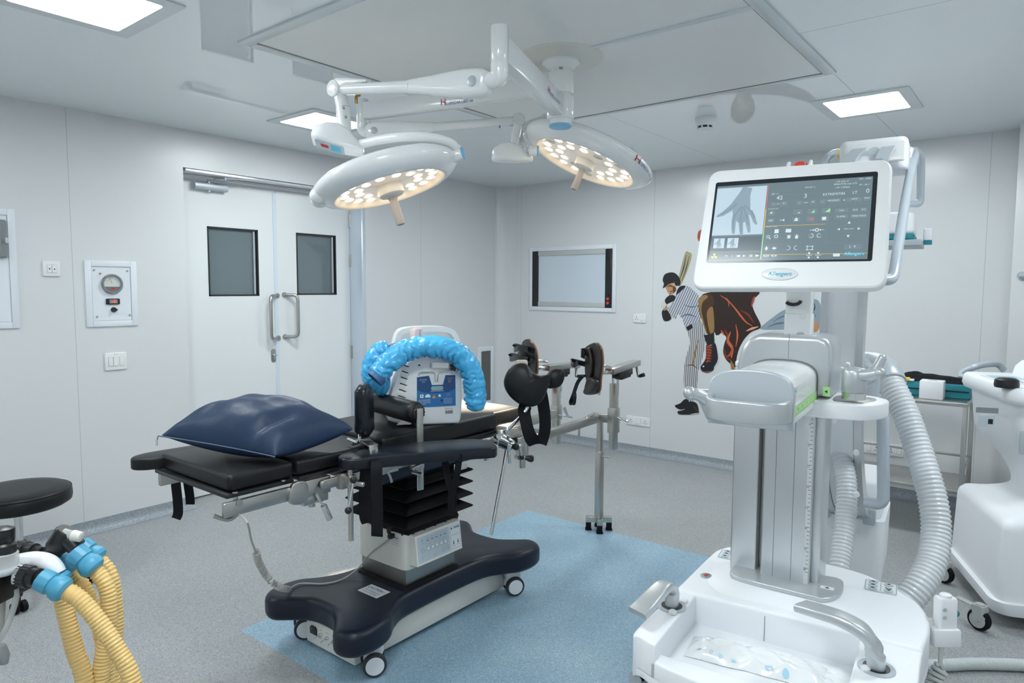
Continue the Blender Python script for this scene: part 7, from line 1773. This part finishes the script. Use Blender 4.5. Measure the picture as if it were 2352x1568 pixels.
# ================================================================== STEEL TROLLEY with its load
yf, yb2_ = 4.72, 5.20
tr = PY(2225, 925, yf); zt3 = PY(2100, 916, yf).z; xr_, xl_ = tr.x, tr.x-.86
trl = thing('steel_trolley', 'steel trolley with two shelves against the back wall behind the imaging machine', 'trolley', ((xl_+xr_)/2, (yf+yb2_)/2, 0))
b = MB(); b.box(((xl_+xr_)/2, (yf+yb2_)/2, zt3-.012), (xr_-xl_, yb2_-yf, .024), bev=.004); b.build('top_shelf', 'steel', trl)
zl3 = PY(2110, 1114, yf).z
b = MB(); b.box(((xl_+xr_)/2, (yf+yb2_)/2, zl3-.012), (xr_-xl_-.03, yb2_-yf-.03, .024), bev=.004); b.build('bottom_shelf', 'steel', trl)
for x in (xl_+.015, xr_-.015):
    for y in (yf+.015, yb2_-.015):
        b = MB(); b.box((x, y, (zt3+.09)/2), (.026, .026, zt3-.09), bev=.003); lg = b.build('leg', 'steel', trl)
        b = MB(); b.lathe([(.03, -.012), (.04, -.01), (.04, .01), (.03, .012)], (x, y, .041), (1, 0, 0), 20); b.build('caster', 'tyre', lg)
zr3 = PY(2110, 1032, yb2_).z
b = MB(); b.box(((xl_+xr_)/2, yb2_-.015, zr3), (xr_-xl_-.04, .012, .016), bev=.002); b.build('back_rail', 'steel', trl)
b = MB(); b.box((xr_-.015, (yf+yb2_)/2, zr3+.0), (.012, yb2_-yf-.04, .016), bev=.002); b.build('side_rail', 'steel', trl)
def on_shelf(name, label, cat, x0p, x1p, ytop, y, dp, m, bev=.006):
    a, c = PY(x0p, ytop, y), PY(x1p, ytop, y); w = c.x-a.x; z1 = a.z
    t = thing(name, label, cat, ((a.x+c.x)/2, y+dp/2, zt3)); b = MB(); b.box(((a.x+c.x)/2, y+dp/2, (zt3+z1)/2+.0005), (w, dp, z1-zt3), bev=bev); return t, b, a, c
t, b, a, c = on_shelf('white_box', 'small white box on the steel trolley in front of the teal case', 'box', 2112, 2168, 873, 4.76, .10, 'white_plastic'); b.build('body', 'white_plastic', t)
b = MB(); b.box((((a.x+c.x)/2), 4.81, a.z+.001), ((c.x-a.x)*.35, .04, .002)); b.build('lid_slot', 'light_grey', t)
t, b, a, c = on_shelf('teal_case', 'teal padded case lying on the steel trolley behind the white box', 'case', 2052, 2232, 872, 4.90, .22, 'teal'); b.build('body', 'teal', t)
b = MB(); b.box(((a.x+c.x)/2, 4.899, (zt3+a.z)/2), (c.x-a.x-.02, .004, .008)); b.build('zip', 'black_plastic', t)
zc3 = a.z
tb_ = thing('black_bag', 'flat black bag lying on top of the teal case', 'bag', ((a.x+c.x)/2, 5.0, zc3))
def bag(u, v):
    x = a.x+.0+(c.x-a.x)*(.02+.96*u); y = 4.91+.20*v; z = zc3+.002+.055*(1-abs(2*u-1)**6)*(1-abs(2*v-1)**4)*(1-.45*u)*(.85+.3*noise.noise(V((u*6, v*4, 3)))); return V((x, y, z))
b = MB(); b.grid(bag, 30, 12); b.grid(lambda u, v: V((bag(u, v).x, bag(u, v).y, zc3+.001)), 30, 12); bmesh.ops.remove_doubles(b.bm, verts=list(b.bm.verts), dist=.0005); b.build('bag', 'black_web', tb_, ang=70)
q = PY(2079, 858, 4.885); ty = thing('yellow_clip', 'small yellow clip on the teal case next to the conduit elbow', 'clip', (q.x, 4.89, zc3)); b = MB(); b.box((q.x, 4.905, zc3+.012), (.055, .03, .022), bev=.006); b.build('clip', 'yellow_plastic', ty)
b = MB(); b.box((q.x+.035, 4.905, zc3+.008), (.03, .026, .014), bev=.004); b.build('clip_end', 'white_plastic', ty)

# ================================================================== STOOL (left edge)
sc_ = PD(40, 1160, 3.35)
st = thing('round_stool', 'round black cushioned stool on a steel post at the left edge', 'stool', (sc_.x, sc_.y, 0))
zs_ = VZ(sc_.x, sc_.y, 1122); r = .232
b = MB(); b.lathe([(0, -.085), (r*.90, -.085), (r*.985, -.072), (r, -.055), (r*.995, -.03), (r*.97, -.012), (r*.90, -.002), (r*.6, .004), (0, .005)], (sc_.x, sc_.y, zs_), seg=56); b.build('seat', 'black_vinyl', st, ang=60)
b = MB(); b.tube([V((sc_.x+r*.975*math.cos(a), sc_.y+r*.975*math.sin(a), zs_-.014)) for a in [2*PI*k/56 for k in range(56)]], .004, 6, closed=True); b.build('seat_piping', 'black_vinyl', st)
zp0 = VZ(sc_.x, sc_.y, 1250)
b = MB(); b.cyl((sc_.x, sc_.y, zp0), (sc_.x, sc_.y, zs_-.08), .018, seg=22); b.cyl((sc_.x, sc_.y, zs_-.10), (sc_.x, sc_.y, zs_-.082), .05, seg=22); b.build('post', 'chrome', st)
b = MB(); b.lathe([(.032, .10), (.032, zp0+.012), (.028, zp0+.018), (.024, zp0+.02)], (sc_.x, sc_.y, 0), seg=24); b.build('lower_sleeve', 'black_plastic', st)
fc = PZ(203, 1338, 0); a0 = math.atan2(fc.y-sc_.y, fc.x-sc_.x); rl_ = math.hypot(fc.y-sc_.y, fc.x-sc_.x)
rl_ = min(rl_, .36)
for k in range(5):
    a = a0+2*PI*k/5; e = V((sc_.x+rl_*math.cos(a), sc_.y+rl_*math.sin(a), 0))
    b = MB(); b.bar((sc_.x, sc_.y, .125), e+V((0, 0, .085)), .034, .024, bev=.006); lg = b.build('leg', 'black_plastic', st)
    for s_ in (-.018, .018):
        ax = V((-math.sin(a+.5), math.cos(a+.5), 0)); b = MB(); b.lathe([(.018, -.012), (.026, -.010), (.026, .010), (.018, .012)], e+ax*s_+V((0, 0, .027)), ax, 20); b.build('caster_wheel', 'black_rubber', lg)
    b = MB(); b.cyl(e+V((0, 0, .04)), e+V((0, 0, .085)), .009); b.build('caster_stem', 'black_plastic', lg)

# ================================================================== ANAESTHESIA CIRCUIT (lower left)
dA = 1.22
def A(x, y, d=0): return PD(x, y, dA+d)
an = thing('anaesthesia_absorber', 'black and steel anaesthesia absorber with ports, cut by the lower left edge', 'anaesthesia machine', (A(-60, 1350).x, A(-60, 1350).y, 0))
MR = Matrix((RI, FW, UP)).transposed()
b = MB(); b.box(A(-14, 1338, .03), (.095, .10, .046), MR, bev=.006); b.build('valve_block', 'black_plastic', an)
b = MB(); b.box(A(26, 1296, .05), (.026, .06, .050), MR, bev=.004); b.build('steel_block', 'steel', an)
b = MB(); b.lathe([(.016, 0), (.022, .004), (.022, .026), (.018, .030), (.020, .034), (.020, .055), (.012, .058)], A(4, 1284), UP, 24); b.tube([A(4, 1214)+RI*.012*math.cos(a)+FW*.012*math.sin(a) for a in [k*PI/8 for k in range(16)]], .0035, 8, closed=True); b.cyl(A(4, 1240), A(4, 1216), .005); b.build('relief_valve', 'black_plastic', an)
M['clear_plastic'] = mat('clear_plastic', (.72, .74, .74), .12, alpha=.55, coat=.4)
b = MB(); b.lathe([(.032, 0), (.034, .004), (.034, .010), (.028, .012), (.028, .034), (.024, .036)], A(0, 1315), UP, 28); b.build('clear_dome', 'clear_plastic', an)
b = MB(); b.lathe([(.0345, .002), (.0355, .004), (.0355, .009), (.0345, .011)], A(0, 1315), UP, 28); b.build('dome_ring', 'silver_grey', an)
def knurled(p0, p1, r, nm='port'):
    b = MB(); z = (p1-p0).normalized(); x, y, _ = frame(z); L = (p1-p0).length; n = 40
    rings = [[p0+z*h+(x*math.cos(2*PI*k/n)+y*math.sin(2*PI*k/n))*(rr_*(1+(.05 if k % 2 else 0)*kn)) for k in range(n)] for h, rr_, kn in ((0, r*.9, 0), (L*.02, r, 1), (L*.40, r, 1), (L*.42, r*.88, 0), (L*.70, r*.88, 0), (L*.72, r*.62, 0), (L*.97, r*.62, 0), (L, r*.5, 0))]
    b.loft(rings); return b.build(nm, 'black_plastic', an)
knurled(A(38, 1264, .06), A(98, 1269, .05), .018); knurled(A(50, 1322, 0), A(106, 1330, -.01), .019)
b = MB(); b.cyl(A(44, 1320, .0), A(52, 1321, .0), .020, seg=24); b.build('port_ring', 'chrome', an)
b = MB(); b.tube(smooth([A(40, 1292, .04), A(80, 1287, .03), A(108, 1292, .02), A(122, 1304, .02), A(130, 1318, .02)], 6), .0165, 22); b.build('white_elbow', 'white_plastic', an)
b = MB(); b.tube(smooth([A(104, 1326, -.01), A(112, 1331, -.01), A(120, 1340, -.01)], 4), .0145, 18); b.build('black_elbow', 'black_plastic', an)
b = MB(); b.tube(smooth([A(84, 1270, .05), A(102, 1270, .05), A(112, 1276, .05)], 4), .006, 12); b.build('black_nipple', 'black_plastic', an)
b = MB(); b.box(A(-70, 1330, .05), (.05, .05, .10), MR, bev=.01); pc = A(-70, 1330, .05); b.cyl((pc.x, pc.y, .04), (pc.x, pc.y, pc.z), .022); b.build('support_column', 'steel', an)
b = MB(); b.prism(rrect(.36, .36, .06), (pc.x, pc.y, .02), (1, 0, 0), (0, 1, 0), .05, .01); b.build('trolley_base', 'light_grey', an)
for a in range(4):
    c = V((pc.x+.15*math.cos(a*PI/2+.78), pc.y+.15*math.sin(a*PI/2+.78), .0215)); b = MB(); b.lathe([(.02, -.01), (.0205, -.008), (.0205, .008), (.02, .01)], c, (1, 0, 0), 18); b.build('caster_wheel', 'tyre', an)
b = MB(); b.tube(smooth([A(36, 1352, .02), A(37, 1372, .02), A(30, 1400, .02), A(18, 1432, .02), A(2, 1462, .02), A(-12, 1480, .02)], 6), .0052, 10); b.build('clear_tube', 'clear_plastic', an)
b = MB(); b.tube(smooth([A(8, 1368, .03), A(6, 1400, .03), A(3, 1440, .03), A(-4, 1470, .03)], 5), .0045, 10); b.build('grey_tube', 'cord_grey', an)
b = MB(); b.loft([ring2(rrect(.05, .02, .008), A(-22, 1482, -.02), RI, FW), ring2(rrect(.045, .02, .008), A(-10, 1505, -.02), RI, FW), ring2(rrect(.02, .012, .005), A(4, 1524, -.02), RI, FW)]); b.build('dark_clip', 'grey_plastic', an)
# Y piece
yp = thing('breathing_y_piece', 'black breathing circuit y piece with clear port, resting above the blue connectors', 'connector', A(130, 1282, .06))
b = MB(); b.tube(smooth([A(112, 1278, .06), A(128, 1260, .05), A(140, 1246, .05)], 4), .0165, 20); b.tube(smooth([A(140, 1248, .05), A(150, 1236, .05), A(162, 1240, .05), A(176, 1256, .05)], 4), .0165, 20); b.lathe([(.017, -.004), (.0195, 0), (.0195, .034), (.017, .038)], A(130, 1256, .05), (A(152, 1222, .05)-A(130, 1256, .05)), 24); b.build('body', 'black_plastic', yp)
b = MB(); b.cyl(A(148, 1228, .045), A(168, 1230, .045), .012, .009, 20); b.build('clear_port', 'clear_plastic', yp)
b = MB(); b.cyl(A(166, 1229, .04), A(187, 1233, .04), .0105, .0095, 20, bev=.002); b.build('white_cap', 'cream_white', yp)
# hoses with their blue cuffs
def bhose(label, cuff, path, r, d, side=None):
    t = thing('breathing_hose', label, 'hose', A(*path[0], d), 'yellow corrugated breathing hoses')
    b = MB(); corr(b, [A(x, y, d+(q[0] if q else 0)) for x, y, *q in path], r, .0066, .13, 18); b.build('corrugated_hose', 'yellow_hose', t, ang=80)
    if cuff:
        (xa, ya), (xb_, yb3) = cuff; p0, p1 = A(xa, ya, d-.005), A(xb_, yb3, d-.005); L = (p1-p0).length; z = p1-p0
        n = 36; x, y, zz = frame(z); rings = []
        for h, rr_, kn in ((0, .0150, 0), (.02, .0185, 1), (.42, .0190, 1), (.46, .0165, 0), (.52, .0175, 0), (.62, .0205, 0), (.78, .0225, 0), (.92, .0205, 0), (1.0, .0150, 0)):
            rings.append([p0+zz*h*L+(x*math.cos(2*PI*k/n)+y*math.sin(2*PI*k/n))*rr_*(1+(.045 if k % 3 else 0)*kn) for k in range(n)])
        b = MB(); b.loft(rings); b.build('blue_cuff', 'blue_conn', t, ang=30)
    return t
bhose('yellow corrugated breathing hose on the large upper blue cuff, hanging straight down', ((170, 1266), (221, 1309)), [(213, 1304), (228, 1320), (241, 1340), (250, 1375), (251, 1422), (244, 1469), (235, 1515), (230, 1568), (228, 1620)], .0150, .05)
bhose('rearmost yellow corrugated breathing hose behind the upper blue cuff', ((184, 1252), (228, 1286)), [(222, 1282), (238, 1297), (254, 1322), (263, 1375), (266, 1437), (263, 1484), (258, 1531), (262, 1568), (266, 1620)], .0145, .11)
bhose('yellow corrugated breathing hose from the middle blue cuff, passing behind the others', ((124, 1281), (163, 1318)), [(158, 1314), (172, 1328), (189, 1346), (211, 1391), (225, 1425), (236, 1470), (244, 1530), (250, 1620)], .0150, .08)
bhose('foremost yellow corrugated breathing hose crossing diagonally down to the right', ((92, 1328), (152, 1358)), [(146, 1355), (166, 1364), (187, 1380), (218, 1416), (249, 1459), (274, 1500), (292, 1531), (306, 1575), (314, 1620)], .0158, -.01)
bhose('leftmost yellow corrugated breathing hose hanging below the front blue cuff', ((116, 1304), (143, 1340)), [(139, 1335), (143, 1369), (152, 1410), (162, 1453), (174, 1500), (186, 1531), (195, 1568), (200, 1620)], .0158, .03)

# ================================================================== MURAL on the back wall
def wave_mat(name, base, line, per, ang_, rough=.5):
    m = mat(name, base, rough); nt = m.node_tree; bs = nt.nodes['Principled BSDF']; tc = nt.nodes.new('ShaderNodeTexCoord'); mp = nt.nodes.new('ShaderNodeMapping'); mp.inputs['Rotation'].default_value = (0, ang_, 0)
    nt.links.new(tc.outputs['Object'], mp.inputs[0]); w_ = nt.nodes.new('ShaderNodeTexWave'); w_.inputs['Scale'].default_value = 2*PI/20/per; w_.inputs['Distortion'].default_value = 1.2; w_.inputs['Detail'].default_value = 1; w_.inputs['Detail Scale'].default_value = .4
    nt.links.new(mp.outputs[0], w_.inputs[0]); cr = nt.nodes.new('ShaderNodeValToRGB'); e = cr.color_ramp.elements; e[0].position = .12; e[0].color = (*line, 1); e[1].position = .30; e[1].color = (*base, 1)
    nt.links.new(w_.outputs['Fac'], cr.inputs[0]); nt.links.new(cr.outputs[0], bs.inputs['Base Color']); return m
M['stripe_shirt'] = wave_mat('printed_pinstripe_shirt', srgb(196, 200, 206), srgb(70, 80, 110), .020, R(-25))
M['stripe_pants'] = wave_mat('printed_pinstripe_trousers', srgb(190, 190, 190), srgb(80, 82, 100), .018, R(5))
for n_, c_ in (('pr_black', (22, 22, 26)), ('pr_bat', (168, 160, 128)), ('pr_batline', (70, 62, 48)), ('pr_skin', (188, 140, 100)), ('pr_skind', (96, 60, 40)), ('pr_white', (205, 208, 210)), ('pr_brown', (42, 22, 16)), ('pr_rust', (120, 46, 26)), ('pr_orange', (206, 96, 62)), ('pr_tan', (150, 116, 70)), ('pr_tand', (70, 44, 22)), ('pr_jean', (140, 158, 170)), ('pr_jeand', (96, 116, 130)), ('pr_red', (170, 70, 50)), ('pr_hi', (228, 160, 130))):
    M[n_] = mat(n_, srgb(*c_), .42)
class Mural:
    def __init__(s, name, label, loc): s.t = thing(name, label, 'wall mural', loc); s.mats = []; s.b = MB(); s.k = 0
    def add(s, pts, m, n=4, real=False, sm=True):
        if m not in s.mats: s.mats.append(m)
        s.b.mm(s.mats.index(m)); s.k += 1; y = YB-.0008-.00012*s.k
        P = [(p[0], p[1]) if real else (lambda q: (q.x, q.z))(PY(p[0], p[1], y)) for p in pts]
        if sm: P = [(q.x, q.y) for q in smooth([(a, c, 0) for a, c in P], n, True)]
        P = ccw(P); s.b.raw([V((a, y, c)) for a, c in P], [tuple(range(len(P)))])
    def line(s, pts, w, m):
        Q = [PY(x, y, YB-.002) for x, y in pts]; Q = smooth(Q, 4); l, r_ = [], []
        for i, p in enumerate(Q):
            t = (Q[min(i+1, len(Q)-1)]-Q[max(0, i-1)]).normalized(); sd = V((-t.z, 0, t.x))*w*(1-.7*abs(2*i/(len(Q)-1)-1)); l.append(p+sd); r_.append(p-sd)
        if m not in s.mats: s.mats.append(m)
        s.b.mm(s.mats.index(m)); s.k += 1; y = YB-.0008-.00012*s.k
        P = l+r_[::-1]; s.b.raw([V((p.x, y, p.z)) for p in P], [tuple(range(len(P)))])
    def done(s): o = s.b.build('printed_figure', s.mats, s.t, wn=True); return o
m = Mural('batter_mural', 'wall print of a baseball batter in pinstripes and dark helmet swinging back a bat', PY(1585, 952, YB))
m.add([(1574, 580), (1582, 579), (1589, 584), (1585, 604), (1574, 634), (1563, 656), (1557, 652), (1562, 622)], 'pr_bat')
m.line([(1576, 586), (1570, 615), (1561, 642)], .006, 'pr_batline'); m.line([(1583, 588), (1576, 616), (1566, 645)], .005, 'pr_batline')
m.add([(1572, 745), (1590, 738), (1608, 735), (1616, 752), (1620, 782), (1614, 820), (1604, 852), (1602, 880), (1600, 912), (1590, 920), (1577, 918), (1572, 890), (1570, 862), (1574, 826), (1584, 790), (1580, 766)], 'stripe_pants')
m.line([(1604, 780), (1596, 812), (1590, 845)], .010, 'pr_tan'); m.line([(1577, 840), (1590, 838), (1602, 846)], .005, 'pr_tand')
m.add([(1533, 714), (1542, 696), (1556, 672), (1566, 659), (1580, 657), (1594, 668), (1606, 682), (1612, 712), (1608, 735), (1590, 742), (1573, 748), (1566, 728), (1556, 722), (1550, 732)], 'stripe_shirt')
m.line([(1562, 728), (1580, 722), (1600, 728)], .008, 'pr_jeand'); m.line([(1572, 700), (1590, 705), (1606, 700)], .006, 'pr_jeand')
m.add([(1556, 665), (1563, 657), (1574, 656), (1570, 663), (1560, 672), (1553, 677)], 'pr_black')
m.add([(1576, 751), (1588, 744), (1592, 752), (1580, 760)], 'pr_black', sm=False)
m.add([(1529, 656), (1540, 651), (1550, 656), (1553, 665), (1548, 673), (1540, 676), (1533, 670)], 'pr_skin'); m.line([(1532, 658), (1540, 656), (1548, 660)], .008, 'pr_skind'); m.line([(1538, 670), (1546, 668)], .005, 'pr_skind'); m.add([(1546, 658), (1552, 660), (1552, 668), (1546, 672)], 'pr_skind')
m.add([(1522, 661), (1525, 652), (1522, 643), (1526, 631), (1536, 626), (1548, 626), (1558, 634), (1563, 646), (1561, 655), (1552, 656), (1546, 650), (1535, 653), (1528, 659)], 'pr_black')
m.line([(1548, 647), (1550, 654), (1553, 657)], .003, 'pr_hi')
m.add([(1520, 716), (1528, 709), (1534, 714), (1542, 730), (1534, 737), (1524, 735)], 'pr_black')
m.add([(1523, 704), (1530, 700), (1533, 708), (1526, 713)], 'pr_skin')
m.add([(1518, 704), (1521, 694), (1528, 690), (1531, 698), (1525, 708)], 'pr_white'); m.add([(1527, 690), (1533, 681), (1544, 677), (1551, 681), (1548, 690), (1538, 695), (1531, 698)], 'pr_black')
m.add([(1538, 676), (1541, 672), (1534, 688), (1530, 690)], 'pr_black')
m.add([(1550, 931), (1562, 926), (1572, 917), (1580, 918), (1582, 932), (1568, 940), (1556, 938)], 'pr_black'); m.add([(1557, 944), (1572, 940), (1582, 922), (1600, 926), (1605, 944), (1604, 950), (1586, 952), (1560, 951)], 'pr_black'); m.line([(1592, 930), (1598, 938), (1604, 946)], .008, 'pr_tand'); m.line([(1586, 951), (1597, 950), (1606, 948)], .005, 'pr_white')
m.done()
m = Mural('basketball_mural', 'wall print of a basketball player with raised knee, brown shorts and laced high shoe', PY(1650, 852, YB))
# upper body (seen from the camera only as the ceiling's reflection)
m.add([(-2.20, 1.44), (-2.16, 1.62), (-2.20, 1.80), (-2.16, 1.95), (-2.05, 2.02), (-1.92, 2.03), (-1.84, 1.95), (-1.84, 1.80), (-1.86, 1.60), (-1.88, 1.44)], 'pr_brown', real=True)
m.add([(-1.93, 2.03), (-1.80, 2.06), (-1.68, 2.10), (-1.56, 2.15), (-1.46, 2.20), (-1.47, 2.15), (-1.56, 2.07), (-1.68, 2.00), (-1.80, 1.95), (-1.90, 1.92)], 'pr_tand', real=True)
m.add([(-2.10, 2.00), (-2.30, 1.96), (-2.36, 1.90), (-2.28, 1.88), (-2.14, 1.90)], 'pr_red', real=True); m.add([(-2.38, 1.99), (-2.30, 2.01), (-2.26, 1.95), (-2.30, 1.90), (-2.38, 1.91)], 'pr_red', real=True)
m.add([(-2.13, 2.10), (-2.12, 2.20), (-2.04, 2.25), (-1.95, 2.20), (-1.94, 2.10), (-1.99, 2.02), (-2.08, 2.02)], 'pr_skind', real=True); m.add([(-2.08, 2.06), (-2.09, 2.14), (-2.03, 2.17), (-1.98, 2.13), (-1.99, 2.06), (-2.04, 2.03)], 'pr_tan', real=True)
m.add([(1640, 672), (1690, 668), (1733, 676), (1728, 698), (1733, 716), (1746, 742), (1745, 754), (1726, 762), (1710, 778), (1698, 800), (1692, 822), (1690, 842), (1682, 838), (1668, 826), (1661, 808), (1664, 788), (1668, 774), (1656, 764), (1642, 764)], 'pr_brown')
m.add([(1612, 690), (1625, 672), (1690, 668), (1700, 690), (1690, 720), (1660, 760), (1642, 764)], 'pr_brown')
m.add([(1604, 694), (1608, 682), (1620, 676), (1634, 676), (1640, 690), (1638, 712), (1641, 742), (1640, 764), (1626, 768), (1614, 740), (1606, 716)], 'pr_tand')
m.add([(1604, 694), (1608, 682), (1620, 677), (1626, 682), (1614, 694), (1611, 712), (1616, 736), (1624, 766), (1619, 758), (1609, 722)], 'pr_tan'); m.add([(1624, 716), (1636, 704), (1640, 730), (1640, 758), (1632, 766), (1626, 744)], 'pr_tan')
for ln, w_, mm_ in (([(1654, 678), (1672, 690), (1674, 704)], .006, 'pr_orange'), ([(1668, 684), (1690, 710), (1712, 738), (1728, 748)], .008, 'pr_orange'), ([(1700, 712), (1718, 722), (1732, 742)], .010, 'pr_rust'), ([(1690, 745), (1694, 770), (1690, 796)], .008, 'pr_orange'), ([(1664, 756), (1672, 772), (1668, 790)], .012, 'pr_rust'), ([(1678, 762), (1672, 782), (1682, 800), (1680, 822)], .014, 'pr_orange'), ([(1664, 800), (1668, 820), (1682, 828)], .012, 'pr_rust'), ([(1714, 760), (1728, 754), (1742, 750)], .010, 'pr_hi'), ([(1656, 758), (1664, 770)], .008, 'pr_orange'), ([(1684, 795), (1676, 815), (1668, 818)], .010, 'pr_red'), ([(1726, 704), (1730, 690), (1733, 680)], .010, 'pr_red')): m.line(ln, w_, mm_)
m.add([(1678, 828), (1686, 838), (1688, 848), (1680, 848)], 'pr_tan')
m.add([(1616, 769), (1628, 768), (1640, 763), (1641, 790), (1624, 793)], 'pr_black', sm=False)
m.add([(1622, 792), (1632, 794), (1643, 789), (1649, 822), (1645, 834), (1640, 842), (1638, 850), (1625, 853), (1612, 851), (1609, 842), (1616, 832), (1622, 818)], 'pr_black')
m.add([(1622, 794), (1630, 793), (1634, 806), (1630, 826), (1622, 834), (1624, 812)], 'pr_rust')
for k in range(6): m.line([(1621-k*.3, 798+k*6.5), (1628, 796+k*6.5), (1637-k*.6, 798+k*6.5)], .006, 'pr_red')
m.line([(1644, 840), (1648, 834), (1650, 822)], .006, 'pr_white'); m.line([(1611, 852), (1624, 855), (1637, 852)], .004, 'pr_rust'); m.line([(1614, 842), (1618, 840)], .008, 'pr_white')
m.done()
m = Mural('sportsman_mural', 'wall print of a bent figure in pale blue grey trousers behind the machine neck', PY(1800, 756, YB))
m.add([(1748, 756), (1758, 742), (1776, 728), (1796, 714), (1822, 704), (1850, 690), (1880, 690), (1886, 730), (1872, 752), (1820, 756)], 'pr_jean'); m.line([(1764, 750), (1790, 742), (1830, 742)], .008, 'pr_jeand'); m.line([(1776, 738), (1800, 726), (1836, 722)], .006, 'pr_jeand')
m.add([(1862, 744), (1874, 738), (1882, 748), (1876, 762), (1862, 760)], 'pr_skin')
m.line([(1866, 690), (1872, 704), (1868, 716), (1874, 728)], .004, 'pr_black')
m.done()
# ================================================================== world and view
w = bpy.data.worlds.new('world'); SC.world = w; w.use_nodes = True
w.node_tree.nodes['Background'].inputs[0].default_value = (.5, .55, .6, 1); w.node_tree.nodes['Background'].inputs[1].default_value = .3
SC.view_settings.view_transform = 'Standard'; SC.view_settings.look = 'None'; SC.view_settings.gamma = 1
SC.view_settings.exposure = 0.36
